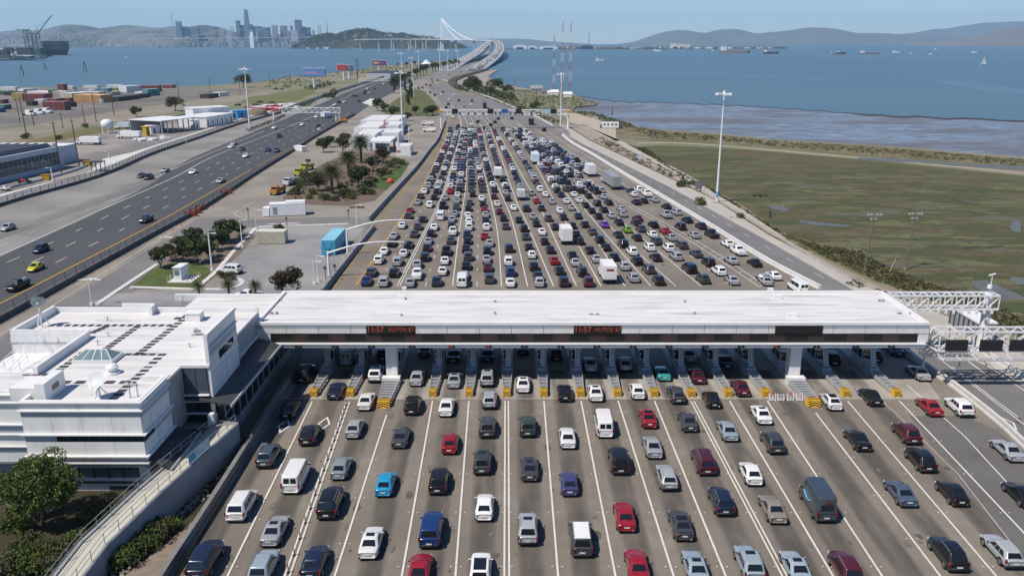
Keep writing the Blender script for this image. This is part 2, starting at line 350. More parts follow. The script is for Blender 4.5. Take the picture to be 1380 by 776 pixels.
sheet('depot_road', [(0,262),(60,247),(100,240),(122,230),(140,214),(180,205),(260,180),(330,158),(380,145),(381,149),(319,166.5),(261,186.5),(203,206.5),(130,237.5),(0,275)], concl, 0.09)
b = MB(); b.face([G(u, v, 0.05) for u, v in FB_L] + [G(u, v, 0.05) for u, v in FB_R[::-1]], fwc); struct('freeway', b)
b = MB(); b.face([G(u, v, 0.09) for u, v in AS_L] + [G(u+2, v+1, 0.09) for u, v in FB_R[::-1]], asph); struct('freeway_asphalt', b)
b = MB(); b.face([G(u, v, 0.09) for u, v in [(-300,425),(0,312),(90,281),(160,257),(215,232),(222,231),(195,252),(100,286),(0,322),(-300,440)]], asphm); struct('freeway_lane', b)
# everything between the freeway and the queue
sheet('service_area', [(-300,617),(0,435),(75,393),(200,323),(275,282),(345,236),(395,205),(430,183),(478,156),(497,142),(525,127),(544,116),(560,108),(585,100),(600,128),(603,160),(590,195),(500,300),(440,392),(395,520),(300,560),(-300,760)], lotm, 0.07)
sheet('service_road', [(-300,640),(0,455),(60,420),(130,380),(205,333),(262,296),(300,292),(348,296),(470,292),(498,296),(494,303),(470,301),(348,307),(310,312),(235,352),(170,400),(120,440),(-300,700)], asphm, 0.10)
sheet('parking_lot', [(318,308),(352,306),(470,303),(493,304),(440,386),(433,400),(300,412),(150,412),(120,408),(160,395),(290,391),(345,312)], M('lot_asphalt',(0.235,0.235,0.23),0.9,0.12,0.08,detail=9,c3=(0.30,0.295,0.28),sc3=0.06), 0.13)
medm = M('median_grass', (0.075, 0.095, 0.025), 0.95, 0.3, 0.12, c2=(0.13,0.12,0.045), detail=7)
sheet('median', [(512,150),(530,137),(555,119),(572,123),(588,140),(597,152),(592,156),(560,157),(530,158)], medm, 0.13)
sheet('median_pale_patch', [(488,139),(499,133),(511,134),(502,143)], concl, 0.13)
# green island with palms, tree islands
sheet('palm_island', [(380,267),(400,248),(428,225),(450,214),(480,205),(520,208),(552,219),(546,228),(522,254),(505,270),(470,277),(420,276),(390,272)], M('mulch',(0.145,0.105,0.075),0.95,0.25,0.5), 0.12)
sheet('lawn', [(488,243),(510,240),(530,228),(545,218),(552,220),(540,238),(520,256),(500,252)], M('lawn_green',(0.055,0.10,0.018),0.95,0.3,0.5), 0.15)
sheet('tree_island', [(176,386),(212,358),(260,325),(300,312),(342,313),(345,318),(325,340),(290,372),(262,389),(180,389)], M('island_soil',(0.17,0.13,0.10),0.95,0.2,0.5), 0.15)
sheet('island_lawn', [(176,386),(205,364),(235,352),(262,352),(290,366),(262,388),(180,388)], M('lawn_dark',(0.075,0.10,0.022),0.95,0.3,0.4), 0.18)
kerb = MB()
for pl in ([(345,308),(318,336),(292,366),(264,390)], [(348,306.5),(395,305),(470,302.5)], [(176,388),(262,390.5),(300,391)], [(130,412),(165,388),(212,357)], [(300,392),(322,386),(326,380),(318,376),(305,376)]):
    kerb.wall(GP(pl, 0, 4), 0.9, 0.05, 0.24, concl)
struct('kerb', kerb)
# plaza
PL_L = [(120,960),(222,776),(258,720),(300,645),(352,575),(395,512),(440,400),(505,305),(592,194),(601,165),(600,145),(585,127),(570,112),(563,106)]
PL_R = [(1720,960),(1500,720),(1382,606),(1286,524),(1262,508),(1212,474),(1106,392),(1035,354),(842,236),(772,194),(745,172),(700,152),(660,138),(618,124),(600,116),(597,110)]
VR = [950,860,776,720,660,606,573,545,524,508,490,474,450,420,392,370,340,305,270,236,215,194,183,172,160,152,145,138,130,124,118,114]
def band(name, A_, B_, rows, mat, z, da=0, db=0): b = MB(); b.strip([G(along(A_, v)+da, v, z) for v in rows], [G(along(B_, v)+db, v, z) for v in rows], mat); return struct(name, b)
band('toll_plaza_road', PL_L, PL_R, VR, plazam, 0.14)
sheet('approach_road', [(563,106),(597,110),(612,117),(640,129),(690,146),(745,170),(772,192),(766,176),(720,152),(672,134),(630,120),(612,112),(606,105),(622,98),(650,91),(655,86),(628,84),(598,95)], M('approach_asphalt', (0.20,0.195,0.18), .9, .12, .05, detail=8), 0.17)
sheet('upper_road', [(585,127),(600,145),(601,158),(745,172),(700,152),(660,138),(618,124),(598,114),(575,112)], M('upper_asphalt',(0.185,0.18,0.168),0.9,0.1,0.05), 0.18)
RR = [(2000,900),(1560,640),(1380,520),(1300,470),(1230,430),(1170,402),(1145,388),(1035,325),(900,251),(785,194),(745,170),(700,148),(665,133),(630,120),(612,112)]
b = MB(); rl = [(p[0], p[1]) for p in PL_R]
band('bypass_road', PL_R, RR, VR[1:-3], asphm, 0.155, 0, 3)
sheet('bypass_shoulder', [(1560,640),(1380,520),(1300,470),(1230,430),(1170,402),(1145,388),(1035,325),(900,251),(785,194),(745,170),(760,168),(795,190),(880,230),(960,268),(1035,316),(1110,356),(1175,388),(1260,420),(1345,452),(1400,480),(1600,600)], M('shoulder_concrete',(0.43,0.40,0.35),0.92,0.12,0.15,detail=7), 0.16)
sheet('dirt_verge', [(745,166),(800,172),(812,184),(870,215),(905,232),(965,268),(1035,309),(1120,356),(1180,384),(1230,404),(1260,418),(1175,386),(1110,354),(1035,314),(960,266),(880,228),(795,188),(770,172)], M('verge_dirt',(0.32,0.265,0.22),0.95,0.18,0.3,detail=7), 0.20)
sheet('bike_path', [(828,190),(838,190),(870,208),(905,224),(940,243),(965,262),(1000,281),(1035,305),(1060,322),(1050,321),(1030,309),(992,283),(955,263),(930,246),(897,227),(862,210)], M('path_concrete',(0.42,0.38,0.32),.92,.12,.3), 0.24)
sheet('verge_dirt_field', [(760,152),(800,155),(830,172),(830,190),(860,200),(812,184),(790,170),(765,165)], trail, 0.22)
# toll apron and islands' slab
sheet('toll_apron', [(366,538),(1268,538),(1240,500),(1203,470),(1110,392),(437,392),(395,512)], apron, 0.17)
sheet('lane_asphalt', [(1226,560),(1262,560),(1300,560),(1345,580),(1382,612),(1500,730),(1720,960),(1560,960),(1395,776),(1290,642)], M('lane_asphalt', (0.135,0.13,0.122), .9, .12, .15, detail=8), 0.16)
# tyre-worn lanes
wear = bpy.data.materials.new('tyre_wear'); wear.use_nodes = True
_n = wear.node_tree; _b = _n.nodes['Principled BSDF']; _b.inputs['Base Color'].default_value = (0.095, 0.088, 0.08, 1); _b.inputs['Roughness'].default_value = 0.9
_at = _n.nodes.new('ShaderNodeAttribute'); _at.attribute_name = 'wear'
_nz = _n.nodes.new('ShaderNodeTexNoise'); _nz.inputs['Scale'].default_value = 0.35; _nz.inputs['Detail'].default_value = 6
_ge = _n.nodes.new('ShaderNodeNewGeometry'); _mp = _n.nodes.new('ShaderNodeMapping'); _mp.inputs['Scale'].default_value = (1.6, 0.35, 1)
_n.links.new(_ge.outputs['Position'], _mp.inputs[0]); _n.links.new(_mp.outputs[0], _nz.inputs['Vector'])
_mm = _n.nodes.new('ShaderNodeMath'); _mm.operation = 'MULTIPLY'; _n.links.new(_at.outputs['Fac'], _mm.inputs[0])
_mr = _n.nodes.new('ShaderNodeMapRange'); _mr.inputs[1].default_value = 0.25; _mr.inputs[2].default_value = 0.75; _n.links.new(_nz.outputs[0], _mr.inputs[0]); _n.links.new(_mr.outputs[0], _mm.inputs[1])
_tr = _n.nodes.new('ShaderNodeBsdfTransparent'); _ms = _n.nodes.new('ShaderNodeMixShader')
_n.links.new(_mm.outputs[0], _ms.inputs[0]); _n.links.new(_tr.outputs[0], _ms.inputs[1]); _n.links.new(_b.outputs[0], _ms.inputs[2])
_n.links.new(_ms.outputs[0], _n.nodes['Material Output'].inputs[0])
def wearstrips(name, lanes, z, strength, halfw):
    v = []; f = []; wv = []
    for ln in lanes:
        for i, p in enumerate(ln):
            e = 1.0
            for k, a in ((-1, 0), (-0.62, 0.75), (-0.2, 0.9), (0.2, 0.9), (0.62, 0.75), (1, 0)):
                v.append((p.x + k*halfw, p.y, z)); wv.append(a*strength)
        n = len(ln); b0 = len(v) - n*6
        for i in range(n-1):
            for k in range(5): f.append((b0+i*6+k, b0+i*6+k+1, b0+(i+1)*6+k+1, b0+(i+1)*6+k))
    me = bpy.data.meshes.new(name); me.from_pydata(v, [], f); at = me.attributes.new('wear', 'FLOAT', 'POINT'); at.data.foreach_set('value', wv)
    me.materials.append(wear); o = bpy.data.objects.new(name, me); col.objects.link(o); o['kind'] = 'structure'
# foreground lane lines (photo pixels at the far and near end)
LN = [((421,543),(308,776)), ((469,543),(388,776)), ((521,561),(452,776)), ((583,542),(542,776)), ((632,542),(614,776)),
      ((683,542),(683,776)), ((733,542),(752,776)), ((783,542),(829,776)), ((833,542),(907,776)), ((882,542),(977,776)), ((933,542),(1056,776)), ((983,542),(1121,776)), ((1034,542),(1187,776)),
      ((1099,558),(1265,776)), ((1142,542),(1340,776)), ((1212,542),(1432,776))]
def linepx(l, v): (a, b), (c, d) = l; return a + (c-a)*(v-b)/(d-b)
fl = []
for i in range(len(LN)-1):
    fl.append([G((linepx(LN[i], v)+linepx(LN[i+1], v))/2, v) for v in (500, 540, 600, 660, 720, 776, 850)])
fl.insert(0, [G(linepx(LN[0], v)-linepx(((463,543),(388,776)), v)*0 - 26 - (v-540)*0.12, v) for v in (500, 540, 600, 660, 720, 776)])
wearstrips('tyre_wear', fl, 0.19, 0.92, 1.3)
mark = M('road_marking', (0.66, 0.645, 0.60), 0.8, 0.12, 1.5)
marky = M('road_marking_yellow', (0.62, 0.36, 0.05), 0.8, 0.15, 1.0)
mb = MB()
def line(pts, wd, mat, z=0.20, b_=None, off=0.0):
    b_ = b_ or mb; L, Rr = [], []
    for i, p in enumerate(pts):
        a = pts[max(0, i-1)]; c = pts[min(len(pts)-1, i+1)]; d = (c-a); d.z = 0; d.normalize(); n = Vector((-d.y, d.x, 0))
        L.append(p+n*(off+wd/2)); Rr.append(p+n*(off-wd/2))
    b_.strip(L, Rr, mat, z)
def dashes(pts, wd, mat, on=3.0, gap=9.0, z=0.20):
    acc = 0; seg = []; P = resample(pts, 1.5)
    L = 0; cur = []
    for a, c in zip(P, P[1:]):
        ph = L % (on+gap)
        if ph < on: cur += [a] if not cur else []; cur.append(c)
        else:
            if len(cur) > 1: line(cur, wd, mat, z)
            cur = []
        L += (c-a).length
for i, l in enumerate(LN):
    (a, b_), (c, d) = l
    q = [G(linepx(l, v), v) for v in (b_, b_+60, b_+120, 776, 900)]
    if i in (5, 1):
        line(q, 0.17, mark, off=0.2); line(q, 0.17, mark, off=-0.2)
    elif i == 10: line(q, 0.15, mark, off=0.19); line(q, 0.15, mark, off=-0.19)
    else: line(q, 0.18, mark)
    if i not in (1,):
        P = resample(q, 1.0); L = 0.0; s0 = 3.0
        for a2, c2 in zip(P, P[1:]):
            L += (c2-a2).length
            if L > s0:
                s0 += 7.3
                for s in (-0.42, 0.42): mb.cbox((c2.x+s, c2.y, 0.205), (0.16, 0.10, 0.03), mark)
line([G(u, v) for u, v in ((352,584),(300,665),(262,735),(240,776),(200,850))], 0.16, marky)
line([G(u, v) for u, v in ((1189,542),(1290,640),(1395,776))], 0.13, M('old_marking',(0.42,0.39,0.34),0.9,0.2,2))
line([G(u, v) for u, v in ((1222,520),(1300,590),(1455,760))], 0.14, mark)
# queue lines
QL = {1:[(480,386),(530,311),(567,256),(597,194),(604,165),(607,156),(600,143)], 2:[(537,387),(566,327),(595,269),(611,215),(619,190),(622,172),(618,156),(608,142)],
      3:[(610,387),(618,320),(627,256),(630,200),(631,183),(628,162),(615,145)], 4:[(676,387),(670,311),(655,245),(645,206),(641,175),(632,156),(618,142)],
      5:[(711,387),(690,298),(668,245),(655,200),(650,175),(640,156)], 6:[(746,387),(709,300),(697,275),(673,206),(660,172),(647,158)],
      7:[(777,387),(727,279),(705,240),(685,203),(668,175),(655,158)], 8:[(810,387),(752,281),(720,219),(703,195),(680,168),(665,156)],
      9:[(842,387),(775,279),(745,238),(716,203),(695,178),(672,158)], 10:[(877,387),(807,306),(765,255),(730,215),(705,185),(680,160)],
      11:[(911,387),(837,321),(788,268),(750,225),(715,188),(688,162)], 12:[(945,387),(880,334),(815,280),(765,230),(722,190),(695,163)],
      13:[(1027,387),(960,342),(905,309),(815,259),(740,212),(712,184),(700,168)]}
for k, px in QL.items():
    q = GP(px, 0, 5)
    if k == 1: line(q, 0.22, marky)
    elif k == 13: line(q, 0.16, mark, off=0.75); line(q, 0.16, mark, off=-0.75)
    elif k == 2: line(q, 0.18, mark, off=0.24); line(q, 0.18, mark, off=-0.24)
    else: line(q, 0.19, mark)
hatch = MB()
q = resample(GP(QL[13], 0, 5), 4.0)
for p, p2 in zip(q, q[1:]):
    line([p+Vector((-0.75,-.5,0)), p+Vector((0.75,1.1,0))], 0.16, mark, 0.203)
# second band of hatching beside the barrier
HB = [(880,262),(815,224),(772,200),(745,182),(735,176)]
q = GP(HB, 0, 4); line(q, 0.16, mark, 0.2, off=0.0); line(q, 0.16, mark, 0.2, off=4.0)
for p in resample(q, 3.0): line([p+Vector((-0.5,0.5,0)), p+Vector((-4.0,-1.5,0))], 0.14, mark, 0.204)
for a, c in ((1, 2), (2, 3), (3, 4), (12, 13)):
    px = [((along(QL[a], v)+along(QL[c], v))/2, v) for v in (387, 350, 310, 280, 250, 225, 205)]
    dashes([G(u, v) for u, v in px], 0.15, mark, 2.5, 7.0)
# yellow hatch left of the queue
for v in range(196, 384, 1):
    pass
for u0, v0_, u1, v1 in ((531,355,499,359),(520,384+0,500,386),(506,353,475,360)): pass
for k in range(14):
    t = k/13; v = 378 - 172*(1-(1-t)**1.5)
    ul = along([(442,388),(504,306),(587,196)], v); ur = along(QL[1], v-4)
    line([G(ul+3, v), G(ur-1, v-4)], 0.2, marky)
line(GP([(445,390),(506,307),(592,194)], 0, 3), 0.1, marky, off=-0.6)
# bypass road
line(GP([(1560,648),(1380,528),(1300,474)], 0, 3), 0.15, mark)
line(GP([(1145,386),(1035,323),(900,250),(785,194),(745,171),(700,150)], 0, 4), 0.15, mark)
dashes(GP([(1110,376),(1035,335),(945,283),(865,239),(790,200)], 0, 4), 0.14, mark, 3, 8)
line(GP([(1282,495),(1340,540),(1440,615)], 0, 3), 0.15, mark); line(GP([(1230,459),(1262,482),(1310,520),(1420,605)], 0, 3), 0.15, mark)
line(GP([(1296,482),(1328,506)], 0, 3), 0.2, mark); line(GP([(1303,484),(1349,501)], 0, 3), 0.22, mark)
line(GP([(1372,564),(1440,620)], 0, 3), 0.15, mark)
# freeway lines
line(GP([(-200,425),(0,345),(115,293),(230,242),(284,213),(365,181),(420,158),(450,141),(480,125),(520,108)], 0, 4), 0.3, mark, 0.15)
line(GP([(207,241),(260,217),(320,192),(356,177)], 0, 4), 0.25, mark, 0.15)
line(GP([(-200,385),(0,316),(100,281),(205,243)], 0, 4), 0.22, M('cream_marking',(0.55,0.47,0.33),0.9,0.15,1), 0.15)
line(GP([(-200,345),(0,290),(100,263),(160,241)], 0, 4), 0.14, M('cream_marking',(0.5,0.4,0.25)), 0.15)
line(GP([(-200,512),(0,410),(45,387),(200,307),(300,251),(345,226),(400,196),(440,176),(471,152)], 0, 4), 0.28, marky, 0.15)
A0 = [(-200,425),(0,345),(115,293),(230,242),(300,207),(365,181),(420,158),(450,141)]
A1 = [(-200,512),(0,410),(45,387),(200,307),(300,251),(345,226),(400,196),(440,176),(471,152)]
a0 = resample(GP(A0, 0, 4), 8); a1 = resample(GP(A1, 0, 4), 8)
def near(P, y):
    for a, c in zip(P, P[1:]):
        if (a.y-y)*(c.y-y) <= 0 and abs(c.y-a.y) > 1e-6: return a.lerp(c, (y-a.y)/(c.y-a.y))
    return P[0] if abs(P[0].y-y) < abs(P[-1].y-y) else P[-1]
ys = [70+i*6 for i in range(100)]
for t in (0.25, 0.5, 0.75):
    pl = [near(a0, y).lerp(near(a1, y), t) for y in ys if a0[0].y < y < 640 and a1[0].y < y]
    dashes(pl, 0.2, mark, 4, 10, 0.15)
dashes(GP([(0,334),(70,302),(100,290),(130,280),(222,246)], 0, 3), 0.14, mark, 3, 10, 0.15)
dashes(GP([(-100,325),(0,305),(90,275),(160,250)], 0, 3), 0.14, mark, 3, 10, 0.15)
line(GP([(110,388),(200,332),(262,298)], 0, 3), 0.16, mark, 0.16)
line(GP([(-100,505),(0,452),(60,420),(110,388)], 0, 3), 0.14, mark, 0.16)
line(GP([(345,272),(322,284),(317,290),(326,295)], 0, 3), 0.14, mark, 0.16)
for u, v in ((120,378),(228,321),(372,303),(392,302)): 
    p = G(u, v); mb.face([(p.x-2.2,p.y-.3,.16),(p.x+2.2,p.y-.3,.16),(p.x+2.2,p.y+.3,.16),(p.x+.6,p.y+.8,.16),(p.x-2.2,p.y+.3,.16)], mark)
for k in range(5): line([G(336+k*0, 330+k*8), G(352, 330+k*8)], 0.1, mark, 0.17)
# HOV diamonds
def diamond(u, v, rz=0.0, s=1.0):
    p = G(u, v); o_ = [(0,-1.9),(0.75,0),(0,1.9),(-0.75,0)]; i_ = [(0,-1.35),(0.5,0),(0,1.35),(-0.5,0)]
    T = lambda q: (p.x+q[0]*s, p.y+q[1]*s, 0.215)
    for k in range(4): mb.face([T(o_[k]), T(o_[(k+1)%4]), T(i_[(k+1)%4]), T(i_[k])], mark)
diamond(383, 576); diamond(437, 573); diamond(1358, 572)
struct('road_markings', mb)
rst = random.Random(77); sb_ = MB(); stm = [M('oil_stain', (0.11,0.10,0.088), .8, .2, 3), M('patch_dark', (0.165,0.145,0.12), .9, .1, 2)]
for k in range(160):
    p = G(rst.uniform(300, 1400), rst.uniform(545, 800)) if k < 110 else G(rst.uniform(560, 1000), rst.uniform(280, 390)); r_ = rst.uniform(.08, .42); a_ = rst.uniform(0, 6); m = rst.choice(stm); e_ = rst.uniform(1, 2.6)
    sb_.face([(p.x+math.cos(q*.785+a_)*r_*rst.uniform(.6,1.2), p.y+math.sin(q*.785+a_)*r_*e_*rst.uniform(.6,1.2), .193+k*.00002) for q in range(8)], m)
struct('road_stains', sb_)
# joints across the apron and plaza
jm = MB()
for v, a, c in ((539,338,1262),): line([G(a, v), G(c, v)], 0.12, M('joint_light',(0.45,0.42,0.36),0.9), 0.195, jm)
for u0 in (1213,):
    pass
struct('pavement_joint', jm)
# ================================================================ toll canopy
CX0, CX1, CY0, CY1, CZ = -32.3, 52.3, 97.4, 111.4, 8.5
cz = lambda v: D(690, v, CY0).z
cx = lambda u, v=450: D(u, v, CY0).x
can = thing('toll_canopy', 'long flat white roof over the toll booths with black sign band and clock displays', 'toll canopy', (10, 104, 0))
zb = cz(467.5)
b = MB(); b.box((CX0+.3, CY0+.3, zb+.3), (CX1-.3, CY1-.2, CZ-.35), concd)
b.box((CX0+.3, CY0+.3, CZ-.35), (CX1-.3, CY1-.2, CZ-.30), roofw)
b.build('deck', can)
b = MB()                                    # parapet coping
b.box((CX0, CY0, CZ-.35), (CX1, CY0+.45, CZ), whitem); b.box((CX0, CY1-.45, CZ-.35), (CX1, CY1, CZ), whitem)
b.box((CX0, CY0+.45, CZ-.35), (CX0+.45, CY1-.45, CZ), whitem); b.box((CX1-.45, CY0+.45, CZ-.35), (CX1, CY1-.45, CZ), whitem)
b.build('parapet', can)
b = MB(); n = 21
for i in range(n):                          # fascia panels, pale and blue-grey rows with joints
    x0 = lerp(CX0, CX1, i/n)+.03; x1 = lerp(CX0, CX1, (i+1)/n)-.03
    b.box((x0, CY0+.04, cz(443)), (x1, CY0+.3, CZ-.36), panelb)
    b.box((x0, CY0+.01, cz(449.3)), (x1, CY0+.3, cz(443.3)), panelw)
b.box((CX0, CY0+.06, cz(461.5)), (cx(364), CY0+.3, cz(449.5)), panelw); b.box((cx(1238), CY0+.06, cz(461.5)), (CX1, CY0+.3, cz(449.5)), panelw)
for X in (CX0, CX1-.3):                     # end walls
    b.box((X, CY0+.31, zb+.3), (X+.3, CY1-.01, CZ-.36), panelw)
b.box((CX0, CY1-.2, zb+.3), (CX1, CY1, CZ-.36), panelw)
b.build('fascia', can)
b = MB(); b.box((cx(364), CY0+.10, cz(461.3)), (cx(1238), CY0+.3, cz(449.5)), ledoff); sb = b.build('sign_band', can)
b = MB(); pm = M('sign_pane_brown', (0.045, 0.035, 0.033), 0.35)
tops = [402.5, 452, 501, 555.5, 608.5, 658, 706.5, 755.5, 804, 852.5, 901, 949.5, 998, 1046, 1099.5, 1152, 1200]
for u in tops: b.box((cx(u-10), CY0+.07, cz(460.3)), (cx(u+13), CY0+.10, cz(450.3)), pm)
b.build('sign_pane', sb)
b = MB()
for u in tops[:13]:
    for row, v in enumerate((454.5, 457.5)):
        for k in range(6 if row else 9):
            x = cx(u-6+k*1.7+row*2); b.box((x, CY0+.055, cz(v)+0.0), (x+.09, CY0+.07, cz(v)+.10), leddim)
b.build('dim_lettering', sb)
b = MB(); b.box((CX0-.0, CY0-.35, cz(463.4)), (CX1-.3, CY0+.3, cz(462)), whitem); b.box((CX0-.0, CY0-.25, zb), (CX1-.3, CY0+.3, cz(463.4)), panelb)
b.build('lower_ledge', can)
for i, u in enumerate(tops):
    b = MB()
    for s in (-2.6, 2.6):
        x = cx(u+s, 466); b.tube((x, CY0-.33, cz(465.9)), (x, CY0-.25, cz(465.9)), .20, .20, blackp if (i not in (4, 5, 13) or s > 0) else redp, 10)
    b.build('lane_signal', can)
for (u0, u1, on) in ((494, 559, 1), (773, 836.5, 1), (1044, 1107.5, 0)):
    b = MB(); b.box((cx(u0), CY0-.10, cz(449.2)), (cx(u1), CY0+.04, cz(438.6)), ledoff); s = b.build('clock_display', can)
    zc = (cz(438.6)+cz(449.2))/2; wdt = cx(u1)-cx(u0)
    if on:
        t = text('11:57', .98, (cx(u0)+wdt*.19, CY0-.115, zc), FRONT, ledon, 'time', extr=.005, xs=1.0); t.build('lettering', s)
        t = text('AUTOS $7', .72, (cx(u0)+wdt*.72, CY0-.115, zc), FRONT, leddim if False else M('led_soft', (0.45,0.07,0.03), .5, 0, emit=.08), 'fare', extr=.005, xs=1.0); t.build('lettering', s)
    else:
        b = MB()
        for k in range(12): x = cx(u0)+.5+k*.42; b.box((x, CY0-.115, zc-.2), (x+.22, CY0-.10, zc-.05), M('led_faint', (0.05,0.018,0.014), .6))
        b.build('lettering', s)
for uc, X in ((529, -15.45), (1065, 36.3)):
    b = MB(); b.box((X-.72, 98.4, .1), (X+.72, 99.9, zb+.3), panelw); b.build('column', can)
    b = MB(); b.box((X-1.15, 97.3, .1), (X+1.15, 98.3, 1.1), whitem); b.build('column_base', can)
for (u, v, sx, sy, h) in ((541,403,1.0,.7,.5),(532,425,1.6,.6,.4),(545,391.5,.6,.6,.5),(372,405,.3,.3,.25),(378,405,.3,.3,.25),(366,423,.3,.3,.25),(373,423,.3,.3,.25),(793,406,.7,.3,.15),(801,406,.7,.3,.15),
                          (797,424,.5,.3,.15),(805,424,.5,.3,.15),(923,407,.3,.3,.25),(936,423,.3,.3,.25),(667,407,.3,.3,.25),(667,423,.3,.3,.25),(1048,402,1.2,.7,.5),(1067,426,1.3,.7,.4),(1185,406,.3,.3,.25),(1190,406,.3,.3,.25),(1212,423,.5,.3,.2),(1228,423,.5,.3,.2),(1038,393,.7,.6,.5)):
    p = G(u, v, CZ-.3); b = MB(); b.box((p.x-sx/2, p.y-sy/2, CZ-.30), (p.x+sx/2, p.y+sy/2, CZ-.30+h), whitem if sx > .5 else greym); b.build('roof_vent', can)
b = MB(); rr = random.Random(41); stn = M('roof_streak_grey', (0.50,0.49,0.475), .8, .1, 2)  # thin grey streaks drawn flat, shaped like wrinkles in the membrane
for k in range(70):
    x, y, L, w_ = rr.uniform(CX0+4, CX1-6), rr.uniform(CY0+1, CY1-1), rr.uniform(1, 8), rr.uniform(.04, .13); n = 7; P_ = [(x+L*i/n, y+rr.uniform(-.12,.12)+.25*math.sin(i*.8+k)) for i in range(n+1)]
    for (xa_, ya_), (xb_, yb_) in zip(P_, P_[1:]): b.add([(xa_,ya_,CZ-.294),(xb_,yb_,CZ-.294),(xb_,yb_+w_,CZ-.294),(xa_,ya_+w_,CZ-.294)], [(0,1,2,3)], stn)
b.build('roof_streaks', can)
# ================================================================ toll islands, booths, crash cushions
ISL = [-24.5, -20.0, -15.4, -9.8, -5.3, -.65, 3.95, 8.5, 13.05, 17.6, 22.2, 26.75, 31.4, 36.3, 41.3, 47.6]
TIP = [93.5]*16; TIP[2] = 90.3; TIP[13] = 90.6
ordn = ['first','second','third','fourth','fifth','sixth','seventh','eighth','ninth','tenth','eleventh','twelfth','thirteenth','fourteenth','fifteenth','sixteenth','seventeenth','eighteenth','nineteenth','twentieth']
chev = M('hazard_black', (0.02,0.02,0.02), .6)
boothw = M('booth_panel', (0.42,0.45,0.48), .5)
def crash(X, y0, wd):
    pass
for i, X in enumerate(ISL):
    wide = i in (2, 13); hw = .92 if wide else .55; y0 = TIP[i]; y1 = 100.3 if not wide else 97.2
    hwb = hw+.12
    # raised concrete island
    b = MB(); b.box((X-.8, y1+.1, .1), (X+.8, 117, .32), concl)
    b.build('toll_island', label=f'concrete traffic island under the canopy, {ordn[i]} from the left', cat='traffic island', group='toll lane islands')
    t = thing('crash_cushion', f'grey ladder-like crash barrier with yellow and black nose, {ordn[i]} from the left' + (', long one' if wide else ''), 'crash barrier', (X, y0, 0), 0, 'crash cushions before the toll booths')
    b = MB()
    for s in (-1, 1):
        for z in (.42, .72): b.beam((X+s*hw*.75, y0+1.1, z), (X+s*hwb, y1, z+.05), .07, .22, galv)
    b.build('side_rail', t)
    nb = 7 if wide else 5
    for k in range(nb+1):
        b = MB(); q = k/nb; y = lerp(y0+1.2, y1-.1, q); hh = lerp(hw*.75, hwb, q); b.box((X-hh, y-.09, .3), (X+hh, y+.09, .86), galv); b.build('diaphragm', t)
    b = MB(); b.box((X-hw*.5, y0+1.0, .15), (X+hw*.5, y1-.1, .34), blackp); b.build('cartridge', t)
    b = MB(); b.add([(X-hw*.85,y0,.12),(X+hw*.85,y0,.12),(X+hw*.85,y0+1.2,.12),(X-hw*.85,y0+1.2,.12),(X-hw*.8,y0+.25,.95),(X+hw*.8,y0+.25,.95),(X+hw*.85,y0+1.2,.95),(X-hw*.85,y0+1.2,.95)], [(0,3,2,1),(4,5,6,7),(0,1,5,4),(1,2,6,5),(2,3,7,6),(3,0,4,7)], yell); nose = b.build('nose', t)
    b = MB()
    for s in (-1, 1):
        F_ = lambda x, z: (X+s*x, y0+.25*(z-.12)/.83-.015, z)
        for k in range(3):
            z = .12+k*.27; w2 = hw*.80
            b.add([F_(0, min(.95,z+.26)), F_(w2, z+.0), F_(w2, z+.13), F_(0, min(.95,z+.39))], [(0,1,2,3)], chev)
        for k in range(2):
            y = y0+.30+k*.45; b.add([(X, y+.28, .962), (X+s*w2, y, .962), (X+s*w2, y+.2, .962), (X, y+.48, .962)], [(0,1,2,3)], chev)
    b.build('chevron', nose)
    if not wide:
        b = MB(); b.prism([(X-.62, y1+.15), (X+.62, y1+.15), (X+.7, y1+1.9), (X-.7, y1+1.9)], .1, 1.15, panelb)
        b.build('concrete_pier', label=f'blue-grey blunt pier just behind the crash barrier, {ordn[i]} from the left', cat='pier', group='piers before the toll booths')
        # leaning pale hazard board
        t = thing('hazard_board', f'tall pale perforated board leaning back on its pier, {ordn[i]} from the left', 'hazard board', (X+.15, y1+1.5, 1.1), 0, 'leaning boards at the booths')
        pb = M('perforated_board', (0.50,0.56,0.60), .6, .3, 8)
        b = MB(); b.add([(X-.18,y1+.9,1.16),(X+.5,y1+.9,1.16),(X+.5,y1+2.3,4.4),(X-.18,y1+2.3,4.4),(X-.18,y1+1.0,1.16),(X+.5,y1+1.0,1.16),(X+.5,y1+2.4,4.4),(X-.18,y1+2.4,4.4)],
              [(0,1,2,3),(7,6,5,4),(0,4,5,1),(1,5,6,2),(2,6,7,3),(3,7,4,0)], pb); bd = b.build('board', t)
        b = MB()
        for k in range(9):
            q = (k+.6)/9.5; y = lerp(y1+.9, y1+2.3, q)-.02; z = lerp(1.16, 4.4, q)
            for xx in (-.02, .28): b.add([(X+xx+.0,y,z),(X+xx+.14,y,z),(X+xx+.14,y+.07,z+.17),(X+xx,y+.07,z+.17)], [(0,1,2,3)], darkmetal)
        b.build('perforation', bd)
    bt = thing('toll_booth', f'narrow glazed toll booth under the canopy on the {ordn[i]} island from the left', 'toll booth', (X, y1+4, 0), 0, 'toll booths')
    yb = y1+3.0 if not wide else y1+5.4
    b = MB(); b.box((X-.62, yb, .32), (X+.62, yb+3.4, 1.35), boothw)
    for x in (-.58, .58):
        for y in (yb+.04, yb+1.7, yb+3.36): b.box((X+x-.05, y-.05, 1.35), (X+x+.05, y+.05, 2.75), boothw)
    b.build('cabin', bt)
    b = MB(); b.box((X-.56, yb+.08, 1.35), (X+.56, yb+3.32, 2.72), winm); b.build('window', bt)
